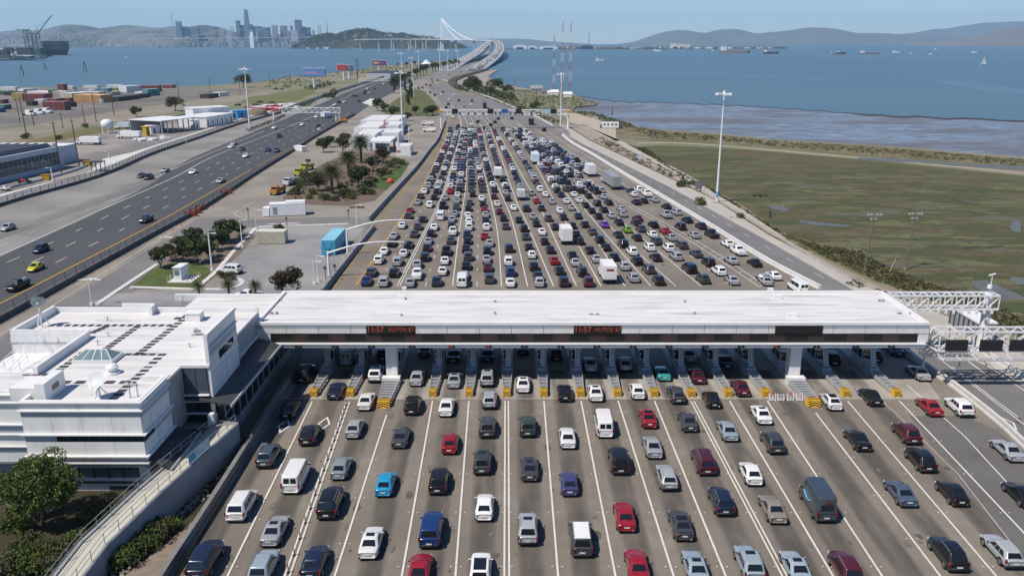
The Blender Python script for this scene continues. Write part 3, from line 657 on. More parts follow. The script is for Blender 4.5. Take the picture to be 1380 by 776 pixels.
    b = MB(); b.box((X-.8, yb-.25, 2.75), (X+.8, yb+3.6, 2.95), panelw); b.build('roof', bt)
    # striped bollard post
    b = MB()
    for k in range(6): b.tube((X-.45, yb-.4, .3+k*.35), (X-.45, yb-.4, .65+k*.35), .06, .06, whitem if k % 2 else redp, 6)
    b.build('striped_post', bt)
# lane barricades in front of the closed lane
for k, (u, lamp) in enumerate(((1040, 1), (1051, 0), (1064, 1), (1076, 0))):
    p = G(u, 541); t = thing('barricade', ['white barricade with red lamp, first of four left of the long crash barrier','white barricade without lamp, second of four left of the long crash barrier','white barricade with red lamp, third of four left of the long crash barrier','white barricade without lamp, beside the long crash barrier'][k], 'barricade', p, 0, 'barricades closing a lane')
    b = MB(); x, y = p.x, p.y
    for s in (-.38, .38): b.beam((x+s, y-.3, .18), (x+s, y, 1.05), .06, .06, whitem); b.beam((x+s, y+.3, .18), (x+s, y, 1.05), .06, .06, whitem)
    b.build('frame', t)
    b = MB()
    for z, yy in ((.92, .06), (.62, .15), (.35, .23)): b.box((x-.45, y-yy-.03, z-.09), (x+.45, y-yy, z+.09), whitem)
    bo = b.build('board', t); b = MB()
    for z, yy in ((.92, .06), (.62, .15)):
        for q in (-.25, .1): b.add([(x+q, y-yy-.035, z-.09), (x+q+.1, y-yy-.035, z-.09), (x+q+.2, y-yy-.035, z+.09), (x+q+.1, y-yy-.035, z+.09)], [(0,1,2,3)], redp)
    b.build('stripe', bo)
    if lamp: b = MB(); b.tube((x, y-.06, 1.05), (x, y-.06, 1.28), .11, .11, M('barricade_lamp', (0.7,0.03,0.03), .4), 10); b.build('lamp', t)
# raised lane posts between the first lanes
for k in range(17):
    v = 548 + k*k*.62 + k*4.2
    if v > 776: break
    u = linepx(LN[1], v); p = G(u, v)
    b = MB(); b.tube((p.x, p.y, .2), (p.x, p.y, .95), .045, .045, M('post_grey', (0.16,0.16,0.16), .6), 6); b.cbox((p.x, p.y, .225), (.25, .25, .05), blackp)
    b.build('delineator_post', label=f'thin dark delineator post on the double white line, {ordn[k]} from the canopy', cat='post', group='delineator posts on the double line')
# ================================================================ barriers
def barrier(name, px, hh, th, mat, label, cat='barrier', z0=0.1, h=0.0, group=None, base=.35):
    q = GP(px, 0, 4); b = MB()
    b.wall(q, th+base, z0, z0+hh*.35, mat); b.wall(q, th, z0+hh*.35, z0+hh, mat)
    return b.build(name, label=label, cat=cat, group=group)
concw = M('barrier_white', (0.62, 0.61, 0.585), .85, .12, .5, detail=7)
barrier('concrete_barrier', [(1212,474),(1240,492),(1262,508),(1286,524),(1347,573),(1382,606),(1500,720)], .85, .35, concw, 'white concrete barrier along the right edge of the toll lanes, below the sign gantry')
barrier('concrete_barrier', [(1105,391),(1035,354),(940,295),(842,236),(800,210),(772,194),(758,183)], .8, .55, M('barrier_pale',(0.68,0.67,0.64),.8,.08,.5), 'long pale concrete barrier between the queue and the bypass road')
barrier('concrete_barrier', [(1318,470),(1336,486),(1380,513),(1480,580)], .9, .4, concw, 'weathered concrete barrier at the right frame edge, outside the bypass road', h=0)
barrier('concrete_barrier', [(1180,392),(1145,376),(1100,352),(1035,312),(965,270),(900,234),(838,198),(800,178),(766,164)], .45, .25, M('kerb_wall',(0.40,0.37,0.32),.9,.15,.4), 'low concrete kerb wall along the outer edge of the bypass road')
barrier('lot_wall', [(434,398),(504,309)], 1.15, .45, concd, 'grey concrete wall between the parking lot and the queue, near section')
barrier('lot_wall', [(497,299),(530,262),(560,229),(580,203),(589,192),(596,176),(600,164)], 1.15, .45, concd, 'grey concrete wall beside the palm island and queue, far section')
barrier('road_wall', [(214,800),(236,765),(262,725),(296,672),(332,614),(369,552),(392,516)], 1.25, .45, M('wall_stained',(0.20,0.195,0.185),.9,.25,.7,detail=8), 'stained concrete wall along the left edge of the toll lanes')
barrier('bridge_approach_wall', [(597,108),(612,113),(640,125),(665,134),(700,149),(722,158),(745,170)], .8, .3, concl, 'pale concrete wall curving along the seaward side of the far approach')
def fence(px, hh, mat, postm, label, wallh, gap=6.0, z0=.1, name='barrier_fence', mesh_=None):
    q = GP(px, 0, 4); t = thing(name, label, 'fence', (q[0].x, q[0].y, 0))
    b = MB(); b.wall(q, .5, z0, z0+wallh, mat); b.build('base_wall', t)
    P = resample(q, gap); b = MB()
    for p in P[::1]: b.cbox((p.x, p.y, wallh+.1+hh/2), (.14, .14, hh), postm)
    b.build('post', t, kind='stuff' if len(P) > 100 else None)
    b = MB()
    for z in (wallh+.1+hh*.97, wallh+.1+hh*.5):
        for a, c in zip(q, q[1:]): b.beam((a.x, a.y, z), (c.x, c.y, z), .07, .07, postm)
    b.build('rail', t)
    if mesh_:
        b = MB(); b.wall(q, .03, z0+wallh, z0+wallh+hh*.95, mesh_); b.build('mesh_panel', t)
dkc = M('barrier_dark', (0.10,0.10,0.10), .9, .25, .5)
meshp = bpy.data.materials.new('fence_mesh'); meshp.use_nodes = True
_n = meshp.node_tree; _t = _n.nodes.new('ShaderNodeBsdfTransparent'); _x = _n.nodes.new('ShaderNodeMixShader'); _x.inputs[0].default_value = .42
_n.nodes['Principled BSDF'].inputs['Base Color'].default_value = (.13,.145,.165,1)
_n.links.new(_t.outputs[0], _x.inputs[1]); _n.links.new(_n.nodes['Principled BSDF'].outputs[0], _x.inputs[2]); _n.links.new(_x.outputs[0], _n.nodes['Material Output'].inputs[0])
fence([(-120,500),(0,434),(75,392),(200,322),(275,281),(345,235),(395,204),(430,182),(478,155)], 1.3, dkc, M('post_dark',(.13,.13,.135),.6), 'dark concrete barrier with short fence posts between the freeway and service road', .95, 3.2)
fence([(-100,318),(0,278),(130,240),(203,209),(261,189),(319,169),(380,152)], 1.7, dkc, M('fence_post_grey',(.22,.24,.27),.6), 'grey mesh fence on a low wall along the far side of the freeway', .7, 3.0, mesh_=meshp)
barrier('freeway_wall', [(380,152),(425,135),(460,123),(499,110.5),(522,103)], 2.4, .5, M('sound_wall',(.50,.45,.33),.9,.1,.2), 'cream wall beside the far freeway behind the billboards', 'wall')
b = MB()
for p in resample(GP([(335,178),(350,172),(370,164),(383,158)], 0, 4), 1.2):
    for k in range(26): 
        a, c_ = rnd.uniform(-1.2, 1.2), rnd.uniform(-1, 1); z = rnd.uniform(.1, 1.4); s = rnd.uniform(.15, .4); r = rnd.uniform(0, 3)
        b.add([(p.x+a-s, p.y+c_, z), (p.x+a+s*math.cos(r), p.y+c_+s*math.sin(r), z+s), (p.x+a, p.y+c_+s, z+s*.5)], [(0,1,2)], M('hedge_leaf',(0.035,0.045,0.02),.9,.3,2))
b.build('hedge', label='low dark clipped hedge in the freeway shoulder by the light mast', cat='hedge')
# ================================================================ sign gantries at the right of the canopy
def truss(b, p0, p1, dy, z0, z1, r, mat, n, diag=True):
    """box truss from p0 to p1 along X, depth dy, between heights z0 and z1"""
    x0, x1, y = p0, p1, None
def boxtruss(b, x0, x1, y, dy, z0, z1, n, mat, r=.09):
    for yy in (y, y+dy):
        for z in (z0, z1): b.beam((x0, yy, z), (x1, yy, z), r*2, r*2, mat)
    for i in range(n+1):
        x = lerp(x0, x1, i/n)
        for yy in (y, y+dy): b.beam((x, yy, z0), (x, yy, z1), r*1.2, r*1.2, mat)
        for z in (z0, z1): b.beam((x, y, z), (x, y+dy, z), r*1.2, r*1.2, mat)
        if i < n:
            x2 = lerp(x0, x1, (i+1)/n)
            for yy in (y, y+dy): b.beam((x, yy, z0), (x2, yy, z1), r*1.2, r*1.2, mat)
            for z in (z0, z1): b.beam((x, y, z), (x2, y+dy, z), r, r, mat)
Yg = 108.5; zt, zl = D(1280, 399, Yg).z, D(1280, 417, Yg).z
g = thing('sign_gantry', 'white box truss gantry ending on a round column right of the canopy', 'gantry', (67, Yg, 0))
b = MB(); xa, xb = 52.6, D(1348, 400, Yg).x; boxtruss(b, xa, xb, Yg, 1.8, zl, zt, 9, whitem, .11); b.build('truss', g)
b = MB(); xc = D(1338, 400, Yg).x
b.tube((xc, Yg+.9, 0), (xc, Yg+.9, zt+.2), .62, .55, whitem, 16); colm = b.build('column', g)
b = MB(); b.tube((xc, Yg+.9, zt+.2), (xc, Yg+.9, zt+2.9), .07, .05, whitem, 6); b.tube((xc-.1, Yg+.9, zt+.9), (xc-.1, Yg+.9, zt+1.35), .35, .3, whitem, 12)
b.beam((xc-.5, Yg+.9, zt+2.7), (xc+.4, Yg+.9, zt+2.95), .2, .14, whitem); b.build('camera_mast', colm)
b = MB(); b.box((xa, Yg+.2, zl-.25), (xb-1, Yg+1.6, zl-.15), galv)
for i in range(14): x = lerp(xa, xb-1, i/13); b.box((x-.12, Yg-.5, zl-.5), (x+.12, Yg-.2, zl-.1), whitem)
b.build('walkway', g)
Yh = 97.6; zt, zl = D(1300, 447.5, Yh).z, D(1300, 473, Yh).z
g = thing('sign_gantry', 'white truss gantry carrying black message signs at the right frame edge', 'gantry', (70, Yh, 0))
b = MB(); xa, xb = D(1268, 450, Yh).x, 84.0; boxtruss(b, xa, xb, Yh, 1.9, zl, zt, 14, whitem, .10)
b.beam((52.4, Yh+.9, zl+.7), (xa, Yh, zt), .14, .14, whitem); b.beam((52.4, Yh+.9, zl+.7), (xa, Yh, zl), .14, .14, whitem); b.beam((52.4, Yh+.9, zl+.7), (xa, Yh+1.9, zt), .12, .12, whitem); b.beam((52.4, Yh+.9, zl+.7), (xa, Yh+1.9, zl), .12, .12, whitem)
b.build('truss', g)
for u0, u1 in ((1274,1302), (1320,1349), (1360,1395)):
    b = MB(); b.box((D(u0,460,Yh).x, Yh-.55, D(1300,471,Yh).z), (D(u1,460,Yh).x, Yh-.12, D(1300,457,Yh).z), ledoff); b.build('message_sign', g)
b = MB(); b.box((xa-.3, Yh-1.6, zl-.75), (xb, Yh-.6, zl-.62), galv)
for i in range(15): x = lerp(xa, xb, i/14); b.beam((x, Yh-1.6, zl-.66), (x+.05, Yh+1.9, zl), .08, .08, whitem); b.beam((x, Yh-1.6, zl-.7), (x, Yh-1.6, zl+.3), .05, .05, whitem)
b.beam((xa, Yh-1.6, zl+.3), (xb, Yh-1.6, zl+.3), .05, .05, whitem); b.build('walkway', g)
b = MB(); b.tube((82, Yh+.9, 0), (82, Yh+.9, zt+.3), .55, .5, whitem, 14); b.build('column', g)
# low service catwalk at the canopy end
t = thing('service_lattice', 'low galvanised lattice frame beside the canopy end over the barrier', 'frame', (54.5, 98.5, 0))
b = MB(); boxtruss(b, 52.8, 58.5, 99.0, 1.0, 3.4, 4.2, 7, galv, .05); b.build('lattice', t)
b = MB()
for x in (53.3, 58.0): b.tube((x, 99.5, 0), (x, 99.5, 3.4), .12, .12, galv, 8)
b.build('post', t)
# shelter and its enclosure
p0 = G(1279, 437); p1 = G(1318, 460)
t = thing('equipment_shelter', 'long grey ribbed equipment shelter with white roof behind the black message signs', 'shelter', (p1.x, p1.y, 0))
L0, L1 = Vector((p0.x, p0.y, 0)), Vector((p1.x-.3, p1.y, 0)); d = (L1-L0).normalized(); nn = Vector((d.y, -d.x, 0))
if nn.x < 0: nn = -nn
b = MB(); b.prism([tuple(q[:2]) for q in (L0, L1, L1+nn*2.6, L0+nn*2.6)], .1, 2.7, greym)
for k in range(7): q = L0.lerp(L1, k/6); b.cbox((q.x, q.y, 1.4), (.22, .22, 2.5), darkmetal)
b.build('body', t)
b = MB(); b.prism([tuple(q[:2]) for q in (L0-nn*.15-d*.1, L1-nn*.15+d*.1, L1+nn*2.75+d*.1, L0+nn*2.75-d*.1)], 2.7, 2.95, whitem); b.build('roof', t)
# ================================================================ administration building
ad = thing('office_building', 'white stepped office building with flat roof, dishes and dark walkway pads left of the canopy', 'building', (-40, 75, 0))
b = MB()
X1, X0, Y0f, HB = -34.7, -45.9, 70.4, 10.1
RZ = 9.45                                                        # roof level
def wallpanels(b, x0, x1, y, z0, z1, mat, nx):                   # front facing cladding with joints
    for i in range(nx): b.box((lerp(x0,x1,i/nx)+.012, y-.05, z0+.012), (lerp(x0,x1,(i+1)/nx)-.012, y, z1-.012), mat)
# lower storeys (dark joints backing), bodies
back = M('panel_backing', (0.30,0.32,0.34), .6)
b.box((X0, Y0f, 3.4), (X1, 80.6, RZ-.1), back)                   # front block
b.box((-66, 72.7, 2.4), (X0, 78.3, RZ-.1), back); b.box((-48.6, 78.3, 2.4), (X0, 89.3, RZ-.1), back)
b.box((-57.7, 89.3, 0), (-32.0, 98.9, RZ-.1), back)              # rear block
b.box((X0, 80.6, 0), (-36.4, 89.4, RZ-.1), back)                 # middle
b.box((X0+3.3, Y0f+1.2, 0), (X1-.6, 80, 3.4), back)              # recessed base
b.box((-64, 74.0, 0), (X0+3.3, 80, 3.4), back)
b.build('core', ad)
b = MB()                                                         # roof sheets
b.box((X0, Y0f+.1, RZ-.1), (X1-.1, 80.6, RZ), roofw)
b.box((-66, 72.8, RZ-.1), (X0, 78.4, RZ-.004), roofw); b.box((-48.6, 78.4, RZ-.1), (X0, 89.3, RZ-.004), roofw)
b.box((-57.6, 89.3, RZ-.1), (-32.1, 98.8, RZ), roofw); b.box((X0, 80.6, RZ-.1), (-31.8, 89.3, RZ-.002), roofw)
b.build('roof', ad)
b = MB()                                                         # front facade cladding
zf = lambda v: D(110, v, Y0f).z
wallpanels(b, X0, X1, Y0f, zf(552.5), zf(541), panelw, 4); wallpanels(b, X0, X1, Y0f, zf(562), zf(553), panelb, 4)
wallpanels(b, X0, X1, Y0f, zf(584), zf(562), panelw, 4)
wallpanels(b, X0, X0+3.0, Y0f, zf(595), zf(585), panelb, 1)
wallpanels(b, X0, X1, Y0f, zf(613), zf(595), panelw, 4)
wallpanels(b, X0+.6, X1-.2, Y0f+.25, zf(622), zf(614), panelb, 3)
wallpanels(b, X0+3.3, X1-.6, Y0f+1.2, 0, zf(622)-.1, panelw, 6)
for i in range(5): b.box((X0+3.3, Y0f+1.13, .55+i*.55), (X1-.6, Y0f+1.15, .57+i*.55), panelb)
# right-hand wall (faces the lanes), stepped bands
for (z0, z1, m) in ((zf(552.5), zf(541), panelw), (zf(562), zf(553), panelb), (zf(584), zf(562), panelw), (zf(595), zf(585), panelb), (zf(613), zf(595), panelw), (zf(622), zf(614), panelb)):
    for k in range(2): b.box((X1, lerp(Y0f, 76.7, k/2)+.02, z0+.01), (X1+.06, lerp(Y0f, 76.7, (k+1)/2)-.02, z1-.01), m)
b.box((X1-.6, Y0f+1.3, 0), (X1-.5, 79, zf(622)), panelw)
# left block front
zg = lambda v: D(10, v, 72.7).z
for (v1, v0_, m) in ((530, 542, panelw), (542, 571, panelw), (571, 584, panelb), (584, 599, panelw), (600, 606, panelb), (606, 622, panelw)):
    wallpanels(b, -62, X0-.1, 72.7, zg(v0_), zg(v1), m, 3)
# rear block left face band + front face seen over the stair
wallpanels(b, -57.7, -48.6, 89.3, 4.0, HB, panelw, 2); b.box((-57.9, 89.2, HB-1.3), (-48.7, 89.24, HB-1.15), panelb)
b.box((-57.8, 89.3, 4), (-57.7, 98.9, RZ), panelw)
b.build('cladding', ad)
b = MB()                                                         # cornices and bright ledges
for v, dy in ((541.5, .30), (552.8, .28), (584.5, .34), (613.5, .36), (622.5, .28)):
    z = zf(v); b.box((X0-.25, Y0f-dy, z-.06), (X1+dy, Y0f-.05, z+.06), whitem)
    b.box((X1+.06, Y0f-.05, z-.06), (X1+dy, 76.9, z+.06), whitem)
for v in (531, 541.5, 571, 584, 600): z = zg(v); b.box((-62, 72.7-.32, z-.06), (X0-.26, 72.65, z+.06), whitem)
b.box((X0+3.2, Y0f+.9, 2.75), (X1-.6, Y0f+1.1, 2.87), whitem); b.box((X0+3.2, Y0f+.8, 1.05), (X1-.6, Y0f+1.1, 1.15), darkmetal)
b.build('ledge', ad)
b = MB(); pt = .35; pz = HB                                       # parapets
def par(x0, y0, x1, y1, z=pz): b.box((x0, y0, RZ-.1), (x1, y1, z), whitem)
par(X0, Y0f, X1, Y0f+pt); par(X1-pt, Y0f+pt, X1, 76.7); par(-37.1, 76.35, X1-pt, 76.7)
par(X0, Y0f+pt, X0+pt, 72.7); par(-66, 72.7, X0-.01, 72.7+pt)
par(-57.7, 98.5, -32, 98.9, HB); par(-57.7, 89.3, -57.35, 98.5, HB+.3); par(-57.35, 89.3, -48.7, 89.6, HB+.3)
par(-48.9, 78.3, -48.5, 89.29, HB+.25); par(-56, 78.3, -48.9, 78.6, HB-.4)
par(-56, 74.5, -55.6, 78.3, HB+.2)
b.box((-45.2, 97.4, RZ), (-44.8, 98.5, HB+.5), whitem); b.box((-49.0, 98.55, RZ), (-45.0, 98.95, HB+.5), whitem)
b.box((X0, 80.45, RZ-.12), (-31.8, 80.65, RZ+.18), whitem)
b.build('parapet', ad)
b = MB()                                                         # tall right wall rising above the roof
fx = -31.75
for k in range(6):
    z0 = 5.2+k*1.3; b.box((fx-.3, 80.7, z0+.01), (fx, 89.6, min(13.0, z0+1.3)-.01), panelw if k != 4 else panelb)
b.box((fx-.32, 80.65, 12.75), (fx+.12, 89.7, 13.05), whitem); b.box((fx-.34, 80.6, 2.5), (fx+.02, 80.9, 13.0), whitem)
b.box((fx, 80.7, 11.3), (fx+.14, 89.7, 11.42), whitem); b.box((fx, 80.7, 8.4), (fx+.14, 89.7, 8.5), whitem)
b.box((fx, 83.5, 9.2), (fx+.03, 88.2, 10.1), winm); b.build('side_wall', ad)
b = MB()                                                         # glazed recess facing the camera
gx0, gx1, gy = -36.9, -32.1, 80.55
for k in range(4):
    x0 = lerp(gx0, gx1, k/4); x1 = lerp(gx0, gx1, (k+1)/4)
    b.box((x0+.03, gy-.08, 6.4), (x1-.03, gy, 9.3), M('shaded_glass_panel', (0.07,0.095,0.125), .15, .15, .5))  # shade on these upper panels is put into their dark blue glass colour
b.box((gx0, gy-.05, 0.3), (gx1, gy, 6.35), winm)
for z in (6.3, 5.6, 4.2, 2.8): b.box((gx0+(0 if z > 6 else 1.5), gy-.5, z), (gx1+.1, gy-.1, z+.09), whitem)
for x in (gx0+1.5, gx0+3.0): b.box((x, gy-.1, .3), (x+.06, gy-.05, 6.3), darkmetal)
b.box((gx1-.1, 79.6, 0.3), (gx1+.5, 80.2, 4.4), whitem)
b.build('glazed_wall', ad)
b = MB()                                                         # ribbon windows
b.box((X0+3.0, Y0f-.02, zf(594.6)), (X1+.03, Y0f+.05, zf(585.5)), winm); b.box((X1+.065, Y0f, zf(594.6)), (X1+.09, Y0f+2.2, zf(585.5)), winm)
w1 = b.build('window', ad)
b = MB()
for k in range(1, 8): x = lerp(X0+3.0, X1, k/8); b.box((x-.03, Y0f-.04, zf(594.6)), (x+.03, Y0f-.02, zf(585.5)), darkmetal)
b.build('mullion', w1)
b = MB(); b.box((D(106,640,Y0f+1.1).x, Y0f+1.1, D(150,643,Y0f+1.1).z), (D(188,640,Y0f+1.1).x, Y0f+1.17, D(150,624,Y0f+1.1).z), M('pale_glazing',(0.13,0.17,0.18),.2,.2,.5)); w2 = b.build('window', ad)
for k in range(5): b = MB(); x = D(107+k*20,640,Y0f+1.1).x; b.box((x-.04, Y0f+1.0, D(150,644,Y0f+1.1).z), (x+.04, Y0f+1.1, D(150,625,Y0f+1.1).z), darkmetal); b.build('bracket', w2)
ltm = M('lettering_dark', (.03,.04,.05), .5)
t = text('Bay Bridge', .50, D(165,631,Y0f+1.02), FRONT, ltm, 'l', extr=.02); t.build('lettering', ad)
b = MB(); b.box((X0+6.6, Y0f+1.12, .1), (X0+9.5, Y0f+1.16, .6), darkmetal); b.build('vent', ad)
# dark awnings and lower glazed corridor toward the canopy
b = MB(); b.add([(-34.2,79.9,7.4-1.2),(-29.4,79.2,5.7),(-29.0,97.2,5.7),(-31.7,97.2,6.5),(-34.2,79.9,7.25-1.2),(-29.4,79.2,5.55),(-29.0,97.2,5.55),(-31.7,97.2,6.35)],
      [(0,1,2,3),(7,6,5,4),(0,4,5,1),(1,5,6,2),(2,6,7,3),(3,7,4,0)], darkmetal)
b.beam((-29.35,79.0,5.66),(-28.95,97.3,5.66), .16, .3, galv)
b.build('awning', ad)
b = MB(); b.add([(X1+.1,70.6,4.0),(X1+2.4,70.0,3.3),(X1+2.4,77.6,3.3),(X1+.1,77.6,4.0),(X1+.1,70.6,3.85),(X1+2.4,70.0,3.15),(X1+2.4,77.6,3.15),(X1+.1,77.6,3.85)],
      [(0,1,2,3),(7,6,5,4),(0,4,5,1),(1,5,6,2),(2,6,7,3),(3,7,4,0)], darkmetal)
b.beam((X1+2.4,69.9,3.25),(X1+2.4,77.6,3.25), .12, .25, galv); b.build('awning', ad)
b = MB(); b.box((-31.6, 81, .1), (-31.0, 112, 5.4), winm); b.box((-45, 98.9, 0), (-33.2, 112, 7.0), back)
b.box((-31.02, 81, .1), (-30.9, 112, 1.6), concd)
cor = b.build('glazed_corridor', ad)
b = MB()
for k in range(14): y = 81.5+k*2.3; b.box((-30.98, y-.05, 1.6), (-30.9, y+.05, 5.4), galv)
b.box((-30.98, 81, 3.5), (-30.92, 112, 3.6), galv); b.build('mullion', cor)
b = MB(); b.box((-45, 98.95, 7.0), (-32.4, 112.3, 7.15), roofw); b.box((-31.7, 89.8, 6.9), (-45, 98.9, 7.1), roofw); b.box((-48, 112.0, 6.8), (-32.4, 112.5, 7.7), whitem)
b.build('connector_roof', ad)
# things on the roof
def on_roof(u, v, h=RZ): p = G(u, v, h); return p
padm = M('walkway_pad', (0.065,0.062,0.075), .9, .2, 3)
def pads(a, c, n, sx, sy):
    b = MB()
    for i in range(n):
        p = on_roof(lerp(a[0], c[0], i/(n-1)), lerp(a[1], c[1], i/(n-1))); b.box((p.x-sx/2, p.y-sy/2, RZ), (p.x+sx/2, p.y+sy/2, RZ+.035), padm)
    return b.build('pad_tile', ad)
pads((70,438.5), (228,438.5), 16, .62, .75); pads((240,429),(252,425.5),2,.9,.8)
for a, c, n in (((125,448),(142,440.5),4), ((143,470),(184,441),9), ((188,476),(250,428),13), ((153,537),(218,478),12), ((73,503),(112,476),7)): pads(a, c, n, .85, .62)
pads((162,477.5), (205,477.5), 5, .7, .62); pads((37,504.5), (62,504.5), 3, .8, .6); pads((88,515),(168,515),5,.95,.75)
def roofthing(name, label, cat, u, v, fn, z=RZ):
    p = on_roof(u, v, z); t = thing(name, label, cat, p); fn(t, p); return t
def skylight(t, p):
    x, y, z = p; b = MB(); hx, hy = 2.15, 1.25
    b.box((x-hx,y-hy,z), (x+hx,y+hy,z+.45), whitem); b.build('curb', t)
    b = MB(); A = [(x-hx+.1,y-hy+.1,z+.45),(x+hx-.1,y-hy+.1,z+.45),(x+hx-.1,y+hy-.1,z+.45),(x-hx+.1,y+hy-.1,z+.45)]; T = [(x-hx+1.1,y-.05,z+1.25),(x+hx-1.1,y-.05,z+1.25),(x+hx-1.1,y+.05,z+1.25),(x-hx+1.1,y+.05,z+1.25)]
    b.add(A+T, [(0,1,5,4),(1,2,6,5),(2,3,7,6),(3,0,4,7),(4,5,6,7)], M('skylight_glass',(0.16,0.24,0.25),.12,.15,.6)); b.build('glazing', t)
    b = MB()
    for i in range(5): q = i/4; b.beam(Vector(A[0]).lerp(Vector(A[1]), q), Vector(T[0]).lerp(Vector(T[1]), q), .07, .07, whitem)
    for i in range(4): b.beam(A[i], T[i], .09, .09, whitem)
    b.beam(T[0], T[1], .1, .1, whitem); b.build('bar', t)
roofthing('skylight', 'glazed pyramid skylight in the middle of the office roof', 'skylight', 132, 485, skylight)
def dish(t, p, r=.95, h=2.4, col_=None, face=(-.3,-.7,.65)):
    x, y, z = p; b = MB(); m = M('dish_white', (0.62,0.66,0.66), .5, .1, 2) if col_ is None else col_
    for k in range(3): a = k*2.09+.4; b.tube((x, y, z+h*.75), (x+math.cos(a)*.9, y+math.sin(a)*.9, z), .05, .06, whitem, 6)
    b.tube((x, y, z), (x, y, z+h*.8), .09, .09, whitem, 8); b.build('tripod', t)
    d = Vector(face).normalized(); q = d.to_track_quat('Z', 'Y').to_matrix(); b = MB(); N = 18; rings = 5; vs = []; 
    for i in range(rings+1):
        rr = r*i/rings
        for k in range(N): a = 2*math.pi*k/N; vs.append(Vector((x,y,z+h))+q@Vector((rr*math.cos(a), rr*math.sin(a), .32*rr*rr/r)))
    fs = [(i*N+k, i*N+(k+1)%N, (i+1)*N+(k+1)%N, (i+1)*N+k) for i in range(rings) for k in range(N)]
    b.add(vs, fs, m); b.smooth = True; b.build('reflector', t)
    b = MB(); b.tube(Vector((x,y,z+h))-d*.3, Vector((x,y,z+h))+d*.02, .25, .25, m, 10); b.beam(Vector((x,y,z+h))+q@Vector((0,-r*.9,.25)), Vector((x,y,z+h))+d*.75, .05, .05, whitem); b.build('feed', t)
roofthing('satellite_dish', 'grey satellite dish on a white tripod at the rear left roof corner', 'satellite dish', 57, 441, lambda t, p: dish(t, p, .85, 3.0, M('dish_grey',(0.33,0.37,0.38),.5,.1,2), (-.4,.75,.5)))
roofthing('satellite_dish', 'white satellite dish with a small mast near the front parapet', 'satellite dish', 135, 536, lambda t, p: dish(t, p, .95, 1.7))
def boxy(t, p, s, m=whitem, nm='housing'):
    b = MB(); b.box((p.x-s[0]/2,p.y-s[1]/2,p.z), (p.x+s[0]/2,p.y+s[1]/2,p.z+s[2]), m); b.build(nm, t)
    b = MB(); b.box((p.x-s[0]/2-.08,p.y-s[1]/2-.08,p.z+s[2]), (p.x+s[0]/2+.08,p.y+s[1]/2+.08,p.z+s[2]+.08), whitem); b.build('lid', t)
roofthing('roof_unit', 'pale boxy air handling unit near the rear roof edge beside the antennas', 'roof unit', 263, 431, lambda t, p: boxy(t, p, (1.8,1.5,1.0), panelw))
pent = thing('stair_penthouse', 'white stair penthouse with one small window near the front roof edge', 'penthouse', G(45,530,RZ))
b = MB(); p = G(14, 541, RZ); q = G(65, 541, RZ); yb0 = q.y; 
b.box((p.x, yb0+.1, RZ), (q.x-.9, yb0+3.1, RZ+1.3), whitem); b.box((q.x-.9, yb0-.3, RZ), (q.x, yb0+3.3, RZ+1.9), whitem); b.build('housing', pent)
b = MB(); b.box((q.x, yb0+1.0, RZ+.7), (q.x+.03, yb0+2.2, RZ+1.25), winm); b.build('window', pent)
def fanhead(t, p):
    b = MB(); b.lathe([(0.0,1.05),(.4,1.0),(.62,.75),(.62,.55),(.4,.5),(.4,.25),(.75,.2),(.75,0)], (p.x,p.y,p.z), whitem, 14); b.build('hood', t)
roofthing('roof_fan', 'round white roof exhaust fan in front of the skylight', 'roof fan', 152, 503, fanhead)
for k, (u, v, lab) in enumerate(((248,419,'small rack of aerials beside the pale roof unit'), (176,536,'thin aerial pole at the front roof edge, left of the pair'), (186,535,'thin aerial pole at the front roof edge, right of the pair'), (265,452,'small white aerial frame on the upper right roof'), (256,468,'low white pipe bracket on the upper right roof'), (132,465,'small roof pipe just behind the skylight'), (146,453,'small white pipe stub between two pad rows'), (46,502,'small roof pipe left of the stair penthouse'), (145,432,'twin white pipe stubs behind the rear pad row'))):
    p = on_roof(u, v); b = MB(); hh = (2.0,1.9,1.5,1.0,.5,.6,.5,.6,.5)[k]
    b.tube((p.x,p.y,RZ), (p.x,p.y,RZ+hh), .06, .05, greym, 6); b.beam((p.x-.4,p.y,RZ+hh*.8), (p.x+.4,p.y+.1,RZ+hh*.8), .06, .12, whitem)
    if k in (0, 3): b.beam((p.x-.6,p.y,RZ+.05), (p.x+.9,p.y+.4,RZ+.05), .2, .15, greym); b.beam((p.x-.3,p.y,RZ+hh*.5), (p.x+.5,p.y+.1,RZ+hh*.5), .2, .3, greym)
    b.build('aerial' if k < 4 else 'roof_pipe', label=lab, cat='aerial' if k < 4 else 'pipe')
# roof stair handrails over the stairwell
b = MB()
for off in (0, 1.6):
    for z in (.5, 1.0): b.beam((-54.5+off, 79.2, RZ-1.5+z), (-54.5+off, 88.8, RZ+.2+z), .05, .05, whitem)
    for k in range(7): y = lerp(79.2, 88.8, k/6); zz = lerp(RZ-1.5, RZ+.2, k/6); b.beam((-54.5+off, y, zz-.2), (-54.5+off, y, zz+1.0), .05, .05, whitem)
b.build('stair_handrail', ad)
b = MB(); b.box((-57.6, 78.6, 4.0), (-48.9, 89.25, 7.6), whitem); b.build('stair_landing', ad)
